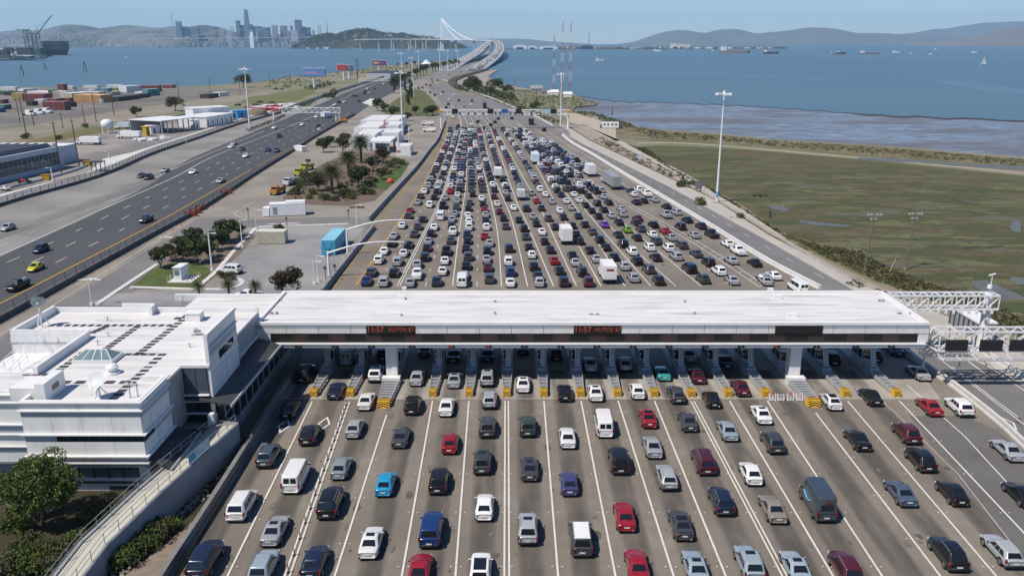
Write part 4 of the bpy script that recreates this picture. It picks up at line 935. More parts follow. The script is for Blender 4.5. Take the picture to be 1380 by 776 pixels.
# ================================================================ ramp, planting bed
bed = M('planting_bed', (0.045,0.03,0.02), .95, .25, .8, c2=(0.035,0.04,0.016), detail=8)  # the office's shadow over the bed is put into this dark colour
sheet('planting_bed', [(-300,1000),(-300,600),(-60,600),(110,630),(215,630),(320,600),(372,552),(340,608),(300,668),(262,728),(222,790),(100,1000)], bed, 0.10)
sheet('soil_bed', [(150,790),(262,700),(322,622),(345,590),(332,616),(296,672),(255,738),(225,792)], M('bed_soil',(0.235,0.185,0.145),.95,.2,1.0,detail=7), 0.13)
Rr = [G(30,892), G(90,832), G(147,767), G(220,705), G(322,607)]; zr = [.8, 1.5, 2.3, 3.1, 3.1]
ramp = thing('access_ramp', 'long concrete footpath ramp with metal railings climbing to the office entrance', 'ramp', (Rr[2].x, Rr[2].y, 0))
b = MB(); deckm = M('ramp_deck', (0.50,0.49,0.41), .9, .08, .6); wallm = M('ramp_wall', (0.25,0.265,0.285), .85, .16, .5, detail=8)
Lr = []
for i, p in enumerate(Rr):
    a = Rr[max(0,i-1)]; c = Rr[min(len(Rr)-1,i+1)]; d = (c-a).normalized(); Lr.append(p+Vector((-d.y, d.x, 0))*2.05)
for i in range(len(Rr)-1):
    vs = [(*Rr[i][:2],zr[i]), (*Rr[i+1][:2],zr[i+1]), (*Lr[i+1][:2],zr[i+1]), (*Lr[i][:2],zr[i])]; b.add(vs, [(0,1,2,3)], deckm)
b.build('deck', ramp)
b = MB()
for S, sg in ((Rr, 1), (Lr, -1)):
    for i in range(len(S)-1):
        a, c = S[i], S[i+1]; d = (c-a).normalized(); n_ = Vector((d.y,-d.x,0))*.3*sg
        vs = [(a.x,a.y,0),(c.x,c.y,0),(c.x,c.y,zr[i+1]+.15),(a.x,a.y,zr[i]+.15),(a.x+n_.x,a.y+n_.y,0),(c.x+n_.x,c.y+n_.y,0),(c.x+n_.x,c.y+n_.y,zr[i+1]+.15),(a.x+n_.x,a.y+n_.y,zr[i]+.15)]
        b.add(vs, [(0,1,2,3),(4,7,6,5),(3,2,6,7),(0,3,7,4),(1,5,6,2)], wallm)
b.build('retaining_wall', ramp)
for S in (Rr, Lr):
    b = MB(); P = []
    for i in range(len(S)-1):
        n_ = max(2, int((S[i+1]-S[i]).length/1.6))
        for k in range(n_): q = k/n_; P.append((S[i].lerp(S[i+1], q), lerp(zr[i], zr[i+1], q)))
    P.append((S[-1], zr[-1]))
    for p, z in P: b.tube((p.x,p.y,z+.1), (p.x,p.y,z+1.15), .035, .035, greym, 6)
    for (p, z), (q, z2) in zip(P, P[1:]):
        for h in (1.15, .65): b.tube((p.x,p.y,z+h), (q.x,q.y,z2+h), .03, .03, greym, 6)
    b.build('railing', ramp)
b = MB(); b.face([(Lr[-1].x-7.5,Lr[-1].y-3,3.12),(Rr[-1].x,Rr[-1].y,3.12),(Rr[-1].x+.5,82,3.12),(Lr[-1].x-7.5,80.4,3.12)], concd); b.build('landing', ramp)
b = MB(); p = G(283,637+8,3.1); a = Rr[3].lerp(Rr[4], .35); c = Rr[3].lerp(Rr[4], .62)
b.add([(a.x+.05,a.y-.05,3.3),(c.x+.05,c.y-.05,3.3),(c.x+.05,c.y-.05,4.4),(a.x+.05,a.y-.05,4.4)], [(0,1,2,3)], M('banner_pale',(0.55,0.64,0.68),.7,.2,1)); 
b.add([(a.x+.09,a.y-.09,3.45),(a.lerp(c,.3).x+.09,a.lerp(c,.3).y-.09,3.45),(a.lerp(c,.3).x+.09,a.lerp(c,.3).y-.09,4.1),(a.x+.09,a.y-.09,4.1)], [(0,1,2,3)], M('banner_blue',(0.10,0.38,0.60),.7,.2,1))
b.build('banner', label='pale blue cloth banner hung on the ramp railing', cat='banner')
# ================================================================ vegetation
o20 = ordn
barkm = M('bark', (0.09,0.07,0.055), .95, .2, 3)
def leafmat(name, c, c2):
    m = M(name, c, .75, .2, 1.3, c2=c2, spec=.3, detail=3); return m
leafA = leafmat('leaf_dark', (0.028,0.040,0.017), (0.065,0.086,0.032))
leafB = leafmat('leaf_green', (0.048,0.072,0.018), (0.125,0.155,0.042))
leafF = leafmat('leaf_bright', (0.055,0.085,0.018), (0.16,0.21,0.055))
leafR = leafmat('leaf_reddish', (0.05,0.03,0.02), (0.085,0.055,0.03))
leafP = leafmat('palm_frond', (0.035,0.045,0.015), (0.10,0.105,0.045))
leafO = leafmat('leaf_olive', (0.06,0.065,0.03), (0.12,0.12,0.06))
def leaves(b, c, r, n, s, mat, rn, flat=1.0):
    for _ in range(n):
        while True:
            x, y, z = rn.uniform(-1,1), rn.uniform(-1,1), rn.uniform(-1,1)
            d = x*x+y*y+z*z
            if .25 < d < 1: break
        p = Vector((c[0]+x*r, c[1]+y*r, c[2]+z*r*flat)); a = Vector((rn.uniform(-1,1), rn.uniform(-1,1), rn.uniform(-.6,1))).normalized()
        t = a.cross(Vector((rn.uniform(-1,1), rn.uniform(-1,1), rn.uniform(-1,1)))).normalized(); q = a.cross(t); k = s*rn.uniform(.6,1.3)
        b.add([p-t*k, p-q*k*.55, p+t*k, p+q*k*.55], [(0,1,2,3)], mat)
def crown(seed, rx, rz, zc, ncl, nl, s, mats, gap=.35, rcl=.42):
    rn = random.Random(seed); b = MB()
    for k in range(ncl):
        a = rn.uniform(0, 6.283); e = math.asin(rn.uniform(-.75, 1)); q = rn.uniform(.45, .95)
        c = (math.cos(a)*math.cos(e)*rx*q, math.sin(a)*math.cos(e)*rx*q, zc+math.sin(e)*rz*q)
        leaves(b, c, rx*rcl*rn.uniform(.6,1.15), nl, s, rn.choice(mats), rn, .8)
    return b
def trunkmb(h, r, seed, spread, nb=6):
    rn = random.Random(seed); b = MB(); p = Vector((0,0,-.1)); top = Vector((rn.uniform(-.15,.15)*h, rn.uniform(-.15,.15)*h, h))
    mid = p.lerp(top, .5)+Vector((rn.uniform(-.06,.06)*h, rn.uniform(-.06,.06)*h, 0))
    b.tube(p, mid, r, r*.75, barkm, 7); b.tube(mid, top, r*.75, r*.45, barkm, 7)
    for k in range(nb):
        a = 6.283*k/nb+rn.uniform(-.4,.4); s = mid.lerp(top, rn.uniform(.2,1)); e = s+Vector((math.cos(a)*spread, math.sin(a)*spread, spread*rn.uniform(.5,1.0)))
        b.tube(s, e, r*.42, r*.14, barkm, 5)
    return b
PROT = {}
def proto(kind):
    if kind in PROT: return PROT[kind]
    r = bpy.data.objects.new(kind, None); col.objects.link(r); r.location = (0,0,-500); ORG[r.name] = Matrix.Identity(4)
    def part(mb, name): return mb.build(name, r, local=True)
    if kind.startswith('lot_tree'):
        s = int(kind[-1]); part(trunkmb(1.5,.17,s,1.1), 'trunk')
        part(crown(s, 2.25, 1.9, 3.1, 24, 105, .21, [leafA, leafA, leafB] if s != 3 else [leafR, leafR, leafA]), 'crown')
    elif kind == 'big_tree': part(trunkmb(3.0,.22,5,2.2,8), 'trunk'); part(crown(5, 3.5, 2.9, 4.4, 34, 420, .14, [leafF, leafF, leafB, leafF], rcl=.34), 'crown')
    elif kind == 'spreading_tree': part(trunkmb(2.6,.25,6,2.4,8), 'trunk'); part(crown(6, 4.2, 1.6, 4.3, 20, 80, .3, [leafA, leafA, leafO]), 'crown')
    elif kind == 'dark_conifer':
        rn = random.Random(8); part(trunkmb(6,.22,8,1,3), 'trunk'); b = MB()
        for k in range(26): z = 1.2+k*.34; rr = (1-abs(z-3.5)/9)*2.0; leaves(b, (rn.uniform(-.7,.7), rn.uniform(-.7,.7), z), rr*.7, 55, .26, rn.choice([leafA,leafA,leafB]), rn, .6)
        part(b, 'crown')
    elif kind.startswith('bush'):
        s = int(kind[-1]); b = crown(10+s, 1.0, .62, .55, 14, 110, .085, {0:[leafB,leafB],1:[leafB,leafO],2:[leafF,leafB],3:[leafO,leafR]}[s], rcl=.5); part(b, 'foliage')
        b = MB()
        for k in range(5): a = k*1.3; b.tube((0,0,-.05), (math.cos(a)*.4, math.sin(a)*.4, .7), .04, .02, barkm, 4)
        part(b, 'stem')
    elif kind in ('date_palm', 'fan_palm'):
        rn = random.Random(4); big = kind == 'date_palm'; h = 5.2 if big else 3.0; b = MB()
        for k in range(6): b.tube((0,0,h*k/6-.05), (0,0,h*(k+1)/6), (.34 if big else .16)*(1.05 if k%2 else .95), (.32 if big else .15), barkm, 9)
        part(b, 'trunk'); b = MB(); nf = 84 if big else 40; Lf = 3.2 if big else 1.35
        for k in range(nf):
            a = k*2.39996; el = lerp(1.25, -.45, (k/nf)); L = Lf*rn.uniform(.85,1.1); pts = []; p = Vector((0,0,h)); d = Vector((math.cos(a)*math.cos(el), math.sin(a)*math.cos(el), math.sin(el)))
            for j in range(7): pts.append(p.copy()); p = p+d*L/6; d = (d+Vector((0,0,-.20 if big else -.12))).normalized()
            side = Vector((-math.sin(a), math.cos(a), 0))
            for j in range(6):
                w0 = (.72 if big else .42)*math.sin(math.pi*min(1,(j+.4)/6.2)); q0, q1 = pts[j], pts[j+1]
                for sg in (-1, 1):
                    for m_ in (0, .5):
                        u0 = q0.lerp(q1, m_); u1 = q0.lerp(q1, m_+.34); e = u1+side*sg*w0+Vector((0,0,-w0*.45))+(q1-q0)*.5
                        b.add([u0, u1, e], [(0,1,2)], leafP if rn.random() < .7 else leafA)
        part(b, 'crown')
    PROT[kind] = r; return r
ALLP = []
def plant(kind, loc, s, rz, label, cat='tree', name=None, group=None):
    p = proto(kind); c = p.copy(); c.name = name or {'lot_tree1':'tree'}.get(kind, kind.rstrip('0123456789_')); col.objects.link(c)
    for ch in p.children: k = ch.copy(); k.name = ch.name.split('.')[0]; k.parent = c; col.objects.link(k)
    c.location = loc; c.rotation_euler = (0,0,rz); c.scale = (s, s, s) if isinstance(s, (int, float)) else s
    return setp(c, label, cat, group)
# car park trees
T = [(217,362,'lot_tree1','round dark tree at the lawn corner nearest the freeway',1.0),(232,352,'lot_tree2','small dark tree just behind the kiosk, second along the freeway side',.85),(246,343,'lot_tree1','dark tree in the middle of the freeway side row',.9),
     (247,354,'lot_tree3','reddish brown tree directly behind the white kiosk',.85),(262,335,'lot_tree2','tallest dark tree in the row by the service road',1.05),(267,355,'lot_tree1','dark tree between the kiosk and the light pole',1.15),(281,347,'lot_tree2','dark tree just right of the light pole in the tree island',.8),
     (293,338,'lot_tree2','brownish dark tree, third from the far end of the tree island',1.05),(303,329,'lot_tree1','small dark tree near the far end of the tree island',.8),(308,324,'lot_tree2','broad dark tree at the far end of the tree island',1.15),(322,318,'lot_tree3','thin bare-looking reddish tree at the far tip of the island',.7)]
for i, (u, v, k, lab, s) in enumerate(T): plant(k, G(u, v, .15), (s*.98, s*.98, s*.88), i*1.7, lab, 'tree', 'parking_tree', 'trees in the parking island')
plant('lot_tree3', G(387,403), 1.12, 1.0, 'round reddish green tree standing alone behind the canopy', 'tree', 'ornamental_tree')
for i, (u, v, s) in enumerate(((270,411,1.05),(310,411,1.15),(346,411,1.1))): plant('fan_palm', G(u, v), s, i*2, ['leftmost of three small palms behind the connector roof','middle one of three small palms behind the connector roof','small palm beside the white pickup behind the connector roof'][i], 'palm', 'small_palm', 'small palms behind the office')
for i, (u, v, s, lab) in enumerate(((310,377,.7,'dry brownish bush on the kerb island behind the parked white suv'),(300,374,.6,'small green bush at the kerb island tip'),(377,311,.8,'low bush behind the cream container'))): plant('bush3', G(u, v, .1), s*1.6, i, lab, 'bush', 'bush')
# palm island
for i, (u, v, s, lab) in enumerate(((448,262,1.0,'feathery date palm nearest the camera in the palm island'),(470,238,.95,'feathery date palm in the middle of the palm island'),(487,220,1.15,'tallest date palm in front of the white buildings'))): plant('date_palm', G(u, v), s*1.22, i*1.3, lab, 'palm', 'date_palm', 'date palms in the island')
PT = [(436,206,'lot_tree2','round dark tree left of the white buildings, nearest the road',1.25),(445,199,'lot_tree1','narrow brownish tree behind the round ones by the road',1.0),(466,194,'lot_tree2','dark tree against the corner of the white buildings',1.0),(462,207,'lot_tree1','dark round tree left of the tallest date palm',1.3),
      (516,220,'lot_tree3','brownish tree in front of the small white building',1.15),(503,232,'lot_tree1','dark shrubby tree in the middle of the island',1.1),(483,252,'lot_tree2','dark tree right of the nearest date palm',1.35),(430,258,'lot_tree3','brownish dark tree left of the nearest date palm',1.15),(514,243,'lot_tree1','small dark rounded tree beside the green lawn',.8),(492,241,'lot_tree2','small dark tree between the palms and the lawn',.8)]
for i, (u, v, k, lab, s) in enumerate(PT): plant(k, G(u, v), s, i*1.1, lab, 'tree', 'island_tree', 'trees in the palm island')
rb = random.Random(3)
BL = [(405,254),(413,250),(421,262),(398,262),(438,270),(452,271),(418,268),(465,266),(474,268),(500,262),(488,262),(478,246),(528,226),(534,220),(541,222),(505,246),(425,240),(412,243),(402,249),(520,235),(496,252),(442,258),(460,258),(430,249)]
for i, (u, v) in enumerate(BL): plant('bush%d' % (i % 4), G(u, v, .1), rb.uniform(1.1,2.1), i, 'low bush in the planted palm island', 'bush', 'bush', 'bushes in the palm island')
# bed beside the office
big = plant('big_tree', G(58,708), .95, .5, 'large leafy green tree in front of the office at lower left', 'tree', 'leafy_tree')
FB = [(16,712,1.3,0,'dark bush nearest the left frame edge under the tree'),(36,716,1.0,2,'green clipped bush just below the tree trunk'),(40,738,1.1,1,'first small bush of the lower left cluster, topmost'),(26,745,.95,0,'small bush of the lower left cluster, leftmost'),
      (54,746,1.0,2,'small bush of the lower left cluster, rightmost'),(38,757,1.3,0,'broad bush in the middle of the lower left cluster'),(32,772,1.35,2,'lowest bush of the lower left cluster'),(8,775,1.3,1,'pale bush at the bottom left corner'),
      (102,735,1.2,0,'rounded bush close to the ramp railing'),(80,752,1.2,1,'grey-green bush below the rounded one by the railing'),(65,772,1.2,1,'grey-green bush at the foot of the ramp'),(125,700,1.2,0,'dark bush against the office base'),(143,694,1.1,2,'bright green bush against the office base'),(158,690,.9,1,'small bush at the ramp top beside the office'),
      (227,716,1.15,2,'round clipped bush right of the ramp wall, topmost')]
for i, (u, v, s, k, lab) in enumerate(FB): plant('bush%d' % k, G(u, v, .1), s, i*.7, lab, 'bush', 'bush')
gr = random.Random(9)
for i, (u, v) in enumerate(((211,727),(196,737),(182,748),(168,762),(214,719))): plant('bush%d' % (2 if i % 2 else 1), G(u, v, .1), gr.uniform(1.1,1.45), i*2, 'grassy green shrub in the strip below the ramp wall', 'shrub', 'shrub', 'shrubs below the ramp wall')
b = MB()
for k in range(260):
    q = gr.random(); u = lerp(150,335,q)+gr.uniform(-8,8); v = lerp(776,602,q)+gr.uniform(2,14); p = G(u, v); s = gr.uniform(.06,.22)
    b.cbox((p.x,p.y,.1+s*.3), (s*1.6,s,s), M('loose_stone',(0.36,0.32,0.26),.9,.2,2), gr.uniform(0,3))
b.build('stones', label='loose pale stones scattered over the soil bed', kind='stuff', cat='stones')
# far median, coast and roadside vegetation
FV = [(509,150,'lot_tree1',1.5,'dark round tree at the median tip beside the white buildings'),(518,151,'lot_tree2',1.1,'smaller dark tree in the median beside the white buildings'),(532,158,'lot_tree2',1.2,'dark tree at the right rear of the white buildings'),(554,133,'dark_conifer',1.3,'tall dark conifer in the green median'),(550,142,'dark_conifer',1.0,'dark conifer in the median, lower one'),(546,124,'dark_conifer',.9,'dark conifer at the head of the median'),
      (560,155,'lot_tree1',1.0,'dark shrubby tree at the left foot of the far gantry'),(583,156,'lot_tree2',1.2,'dark tree against the far gantry post'),(576,157,'lot_tree1',1.0,'small tree beside the far gantry post'),(550,163,'lot_tree2',.9,'dark tree right of the white buildings')]
for i, (u, v, k, s, lab) in enumerate(FV): plant(k, G(u, v), s*1.1, i, lab, 'tree', 'median_tree', 'trees in the far median')
pa = random.Random(12)
PL = [(533,121),(537,117),(541,118),(546,113),(552,110),(558,107),(562,105),(567,102),(571,101),(575,99),(583,97),(587,96),(591,95.5),(598,93.5),(602,93),(606,92),(610,91),(614,90),(618,89.5),(531,126)]
for i, (u, v) in enumerate(PL): plant('date_palm', G(u, v), pa.uniform(1.5,2.0), i, f'dark palm in the row beside the far curving road, twentieth from the end' if i == 19 else f'dark palm beside the far curving road, {o20[i]} from the near end', 'palm', 'road_palm', 'palms along the far road')
CT = [(536,90,1.2),(548,90,1.6),(559,88,1.6),(568,89,1.5),(582,86,.9),(640,124,2.2),(632,122,1.5),(667,125,1.9),(660,128,1.1),(684,128,1.3)]
for i, (u, v, s) in enumerate(CT): plant('spreading_tree' if i > 4 else 'lot_tree1', G(u, v), s, i, ['small dark tree on the far dry spit near the shed','dark tree on the spit left of the far white shed','tall dark tree on the spit just before the white shed','dark tree touching the left of the far white shed','tiny tree right of the far white shed','tall dark cypress rising from the coastal scrub','dark tree at the left of the coastal scrub','wide tree standing above the beach by the scrub','small tree at the right end of the coastal scrub','low tree beside the coastal dirt road'][i], 'tree', 'coast_tree')
for (u, v, s, k, lab) in ((184,158,1.05,'lot_tree2','dark round tree on the grass strip by the tanks'),(237,150,1.15,'spreading_tree','flat-topped spreading tree on the grass strip'),(328,118,1.6,'spreading_tree','dark low tree behind the left light mast, near the water')):
    plant(k, G(u, v), s*1.25, u, lab, 'tree', 'roadside_tree')
def scrub(name, px, n, s0, s1, mats, label, seed, hh=1.0):
    rn = random.Random(seed); pts = [G(u, v) for u, v in px]; xs = [p.x for p in pts]; ys = [p.y for p in pts]; b = MB(); c = 0; tries = 0
    def inside(x, y):
        r = False; j = len(pts)-1
        for i in range(len(pts)):
            if (pts[i].y > y) != (pts[j].y > y) and x < (pts[j].x-pts[i].x)*(y-pts[i].y)/(pts[j].y-pts[i].y)+pts[i].x: r = not r
            j = i
        return r
    while c < n and tries < n*30:
        tries += 1; x = rn.uniform(min(xs), max(xs)); y = rn.uniform(min(ys), max(ys))
        if not inside(x, y): continue
        c += 1; s = rn.uniform(s0, s1); leaves(b, (x, y, s*.35*hh), s, 14, s*.38, rn.choice(mats), rn, .6*hh)
    return b.build(name, label=label, kind='stuff', cat='scrub')
scrub('scrub', [(612,119),(640,113),(665,122),(690,128),(700,138),(672,134),(640,126),(618,122)], 420, .8, 2.2, [leafA, leafB, leafA], 'dense dark green coastal scrub beside the far curve', 1, 1.4)
scrub('scrub', [(640,126),(672,134),(700,140),(745,160),(760,166),(745,168),(700,150),(655,133)], 500, .4, 1.0, [leafB, leafO], 'low green growth along the outer edge of the approach', 2)
scrub('scrub', [(690,122),(740,124),(772,130),(806,139),(800,142),(770,148),(740,150),(700,146),(676,132)], 500, .4, 1.1, [leafO, leafB, leafR], 'low olive scrub on the mast headland', 3)
scrub('scrub', [(770,150),(800,152),(850,167),(857,173),(830,170),(790,158)], 350, .4, 1.0, [leafO, leafB], 'scrub on the shore bank behind the camper', 4)
scrub('scrub', [(857,200),(905,230),(965,262),(1035,306),(1110,345),(1180,378),(1250,404),(1340,438),(1400,470),(1400,440),(1320,402),(1250,382),(1195,361),(1160,340),(1105,331),(1065,321),(1035,303),(965,259),(905,227),(870,200)], 2600, .22, .62, [leafO, leafB, leafO, leafR], 'olive and brown scrub on the bank between path and marsh', 5)
scrub('marsh_tufts', [(890,202),(960,203),(1035,208),(1200,223),(1380,241),(1420,246),(1420,420),(1380,418),(1320,396),(1250,376),(1195,352),(1160,332),(1105,325),(1065,314),(1035,298),(965,254),(905,224)], 700, .15, .5, [M('marsh_tuft_olive',(0.065,0.075,0.02),.95,.3,.6), M('marsh_tuft_green',(0.05,0.08,0.018),.95,.3,.6), M('marsh_tuft_brown',(0.11,0.085,0.045),.95,.3,.6), M('marsh_tuft_pale',(0.14,0.14,0.06),.95,.3,.6)], 'patchy low marsh plants in olive, green and brown', 51, .12)
scrub('scrub', [(830,166),(900,179),(965,183),(1035,190),(1200,201),(1380,216),(1500,226),(1500,236),(1380,225),(1200,210),(1035,197),(960,190),(880,187)], 1300, .3, .8, [leafO, leafB, leafO], 'low scrub along the seaward levee', 6)
scrub('scrub', [(812,186),(870,214),(905,232),(930,246),(900,238),(860,220),(800,190)], 300, .3, .9, [leafO, leafB, leafR], 'low scrub between bypass road and path', 7)
scrub('scrub', [(385,262),(402,248),(430,226),(450,216),(480,208),(520,210),(545,220),(530,240),(508,262),(470,272),(420,272),(395,270)], 150, .5, 1.2, [leafA, leafB, leafO, leafR], 'mixed ground cover in the palm island', 31)
scrub('scrub', [(350,108),(410,102),(500,92),(560,86),(600,84),(600,90),(540,96),(500,100),(440,110),(400,120),(350,124)], 300, .7, 2.2, [leafA, leafO, leafO], 'scattered dark shrubs on the dry spit', 8)
scrub('scrub', [(410,120),(425,122),(450,115),(452,111),(430,114)], 60, 1, 2.2, [leafA], 'dark thicket under the blue billboard', 9, 1.5)
scrub('scrub', [(435,131),(450,123),(455,127),(447,134)], 90, 1, 2.2, [leafA], 'dark thicket beside the far cream wall', 10, 1.5)
scrub('scrub', [(396,146),(410,139),(425,134),(426,139),(410,146)], 60, .6, 1.3, [leafB], 'green weeds at the bend of the cream wall', 11)
scrub('scrub', [(1140,385),(1150,378),(1168,380),(1160,390)], 40, .3, .6, [leafR, leafO], 'dry weeds around the foot of the marsh lamp post', 14)
for i, (u, v, s) in enumerate(((920,252,1.9),(932,250,1.2),(943,276,1.7),(997,294,1.0))): plant('bush%d' % (i % 2), G(u, v, .1), s, i, ['largest green bush beside the bypass road','smaller bush touching the largest by the bypass road','green bush next to the grey marsh sign','small dark bush on the path edge, right of the tall mast'][i], 'bush', 'bush')
for i, (u, v, s) in enumerate(((36,187,1.1),(80,188,.8),(115,172,.9))): plant('bush0', G(u, v, .1), s*2, i, ['dark bush at the foot of the leftmost leaning pole','small bush on the grass strip by the depot','dark bush at the foot of a rail side pole'][i], 'bush', 'bush')
for i, (u, v, s) in enumerate(((722,146,3.2),(700,148,1.6))): plant('bush0', G(u, v, .1), s*1.2, i, ['large dark bush behind the right half of the far gantry','smaller dark bush behind the far gantry'][i], 'bush', 'bush')
for r in PROT.values():
    for ch in list(r.children): bpy.data.objects.remove(ch)
    bpy.data.objects.remove(r)
# ================================================================ cars
# kind: L, W, H, belt, hood, trunk height, and y of: windshield base, roof front, roof rear, rear window base (from the middle)
K = {
 's': dict(L=4.75, W=1.84, H=1.44, belt=.93, hood=.80, tr=1.00, A=.98, B=.16, C=-.95, D=-1.72, cat='sedan'),
 'h': dict(L=4.40, W=1.77, H=1.50, belt=.98, hood=.84, tr=1.06, A=1.05, B=.20, C=-1.25, D=-1.98, cat='hatchback'),
 'c': dict(L=4.55, W=1.87, H=1.30, belt=.88, hood=.80, tr=.95, A=.75, B=0.0, C=-.75, D=-1.70, cat='sports coupe'),
 'u': dict(L=4.65, W=1.88, H=1.70, belt=1.08, hood=1.00, tr=1.12, A=1.02, B=.30, C=-1.72, D=-2.16, cat='suv'),
 'U': dict(L=5.15, W=2.02, H=1.86, belt=1.18, hood=1.12, tr=1.22, A=1.18, B=.48, C=-2.15, D=-2.46, cat='large suv'),
 'm': dict(L=5.10, W=1.99, H=1.76, belt=1.08, hood=.98, tr=1.15, A=1.62, B=.72, C=-2.05, D=-2.44, cat='minivan'),
 'v': dict(L=5.50, W=2.03, H=2.10, belt=1.20, hood=1.10, tr=1.25, A=1.90, B=1.30, C=-2.62, D=-2.70, cat='van'),
 'A': dict(L=5.95, W=2.08, H=2.72, belt=1.30, hood=1.15, tr=1.3, A=2.15, B=1.35, C=-2.88, D=-2.93, cat='delivery van'),
 'p': dict(L=5.60, W=2.00, H=1.86, belt=1.20, hood=1.14, tr=1.20, A=1.35, B=.75, C=-.62, D=-.80, cat='pickup truck'),
 't': dict(L=4.88, W=1.86, H=1.43, belt=.92, hood=.78, tr=1.06, A=1.0, B=.2, C=-.75, D=-1.98, cat='sedan'),
 'x': dict(L=4.50, W=1.85, H=1.61, belt=1.04, hood=.93, tr=1.13, A=1.02, B=.24, C=-1.30, D=-2.05, cat='suv'),
 'w': dict(L=4.80, W=1.84, H=1.52, belt=.97, hood=.86, tr=1.05, A=1.0, B=.2, C=-1.75, D=-2.25, cat='station wagon'),
}
def cage(k):
    w = k['W']/2; L2 = k['L']/2; tr, hd, bl = k['tr'], k['hood'], k['belt']
    st = [(-L2, .38, tr-.10, .80), (-L2+.06, .31, tr-.035, .91), (-L2+.28, .28, tr, .96), (k['D'] if k['D'] > -L2+.5 else -L2+.5, .24, max(tr,bl), 1.0), (-.4, .24, bl+.02, 1.0), (k['A']-.1, .24, bl, 1.0),
          (k['A']+.12, .24, lerp(bl, hd, .4)+.0, 1.0), (L2-.75, .25, hd-.02, .96), (L2-.30, .28, hd-.10, .87), (L2-.08, .34, hd-.24, .74), (L2, .42, hd-.34, .55)]
    if k['cat'] == 'pickup truck': st = [(-L2,.5,tr-.05,.96),(-L2+.1,.42,tr,1.0)]+st[3:]; st[2] = (-1.0,.3,bl,1.0)
    b = MB(); vs = []
    for y, z0, z1, q in st:
        ww = w*q; zm = lerp(z0, z1, .5)
        half = [(0,z0),(.80*ww,z0),(.985*ww,z0+.10),(ww,zm),(.965*ww,z1-.09),(.86*ww,z1-.005),(.45*ww,z1+.02),(0,z1+.03)]
        ring = half + [(-x, z) for x, z in half[-2:0:-1]]
        vs += [(x, y, z) for x, z in ring]
    n = 14; fs = []
    for i in range(len(st)-1):
        for j in range(n): fs.append((i*n+j, i*n+(j+1)%n, (i+1)*n+(j+1)%n, (i+1)*n+j))
    fs.append(list(range(n))); fs.append([len(vs)-1-i for i in range(n)])
    fs = [f[::-1] for f in fs]
    b.add(vs, fs, paint); return b
def subsurf(mb, lv, name='m'):
    me = mb.mesh(name); o = bpy.data.objects.new('t', me); col.objects.link(o)
    m = o.modifiers.new('s', 'SUBSURF'); m.levels = lv; m.render_levels = lv
    dg = bpy.context.evaluated_depsgraph_get(); out = bpy.data.meshes.new_from_object(o.evaluated_get(dg)); bpy.data.objects.remove(o)
    r = MB(); r.v = [tuple(v.co) for v in out.vertices]; r.f = [list(p.vertices) for p in out.polygons]; r.mats = [m for m in out.materials]; r.m = [p.material_index for p in out.polygons]; r.smooth = True
    return r
def house(k):
    """greenhouse rings: returns ring points for belt and roof"""
    w = k['W']/2; box = k['cat'] in ('van', 'delivery van'); wb = w*.955; wr = w*(.77 if not box else .87)
    if k['cat'] in ('suv','large suv','minivan'): wr = w*(.82 if k['H'] > 1.65 else .79)
    z0 = k['belt']-.06; z1 = k['H']-.07; c = .10
    def ring(hw, ya, yd, z, c): return [(-hw+c, ya, z), (hw-c, ya, z), (hw, ya-c*1.6, z), (hw, yd+c*1.6, z), (hw-c, yd, z), (-hw+c, yd, z), (-hw, yd+c*1.6, z), (-hw, ya-c*1.6, z)]
    r0 = ring(wb, k['A'], k['D'] if k['cat'] not in ('van','delivery van','large suv') else k['D'], z0, .15); r1 = ring(wr, k['B'], k['C'], z1, .17)
    r2 = ring(wr-.09, k['B']-.14, k['C']+.10, k['H'], .15)
    return r0, r1, r2
def shell(k, mat=None):
    r0, r1, r2 = house(k); b = MB(); n = 8; mat = mat or paint
    vs = r0+r1+r2; fs = [(i,(i+1)%n,n+(i+1)%n,n+i) for i in range(n)]+[(n+i,n+(i+1)%n,2*n+(i+1)%n,2*n+i) for i in range(n)]+[list(range(2*n,3*n))]
    b.add(vs, [f[::-1] for f in fs], mat)
    me = b.mesh('g'); o = bpy.data.objects.new('t', me); col.objects.link(o); m = o.modifiers.new('b', 'BEVEL'); m.width = .07; m.segments = 3; m.limit_method = 'ANGLE'; m.angle_limit = R(14)
    out = bpy.data.meshes.new_from_object(o.evaluated_get(bpy.context.evaluated_depsgraph_get())); bpy.data.objects.remove(o)
    b.v = [tuple(v.co) for v in out.vertices]; b.f = [list(p.vertices) for p in out.polygons]; b.m = [0]*len(b.f); return b
def panel(b, a, c, d, e, u0, u1, v0, v1, mat, off=.012):
    a, c, d, e = map(Vector, (a, c, d, e))           # a-c bottom edge, e-d top edge
    P = lambda u, v: a.lerp(c, u).lerp(e.lerp(d, u), v)
    q = [P(u0,v0), P(u1,v0), P(u1,v1), P(u0,v1)]; nrm = (q[1]-q[0]).cross(q[3]-q[0]).normalized(); ctr = Vector((0, (a.y+c.y)/2*0, .9))
    if nrm.dot(q[0]+q[2]-2*Vector((0,0,.9))) < 0: nrm = -nrm
    b.add([p+nrm*off for p in q], [(0,1,2,3)], mat)
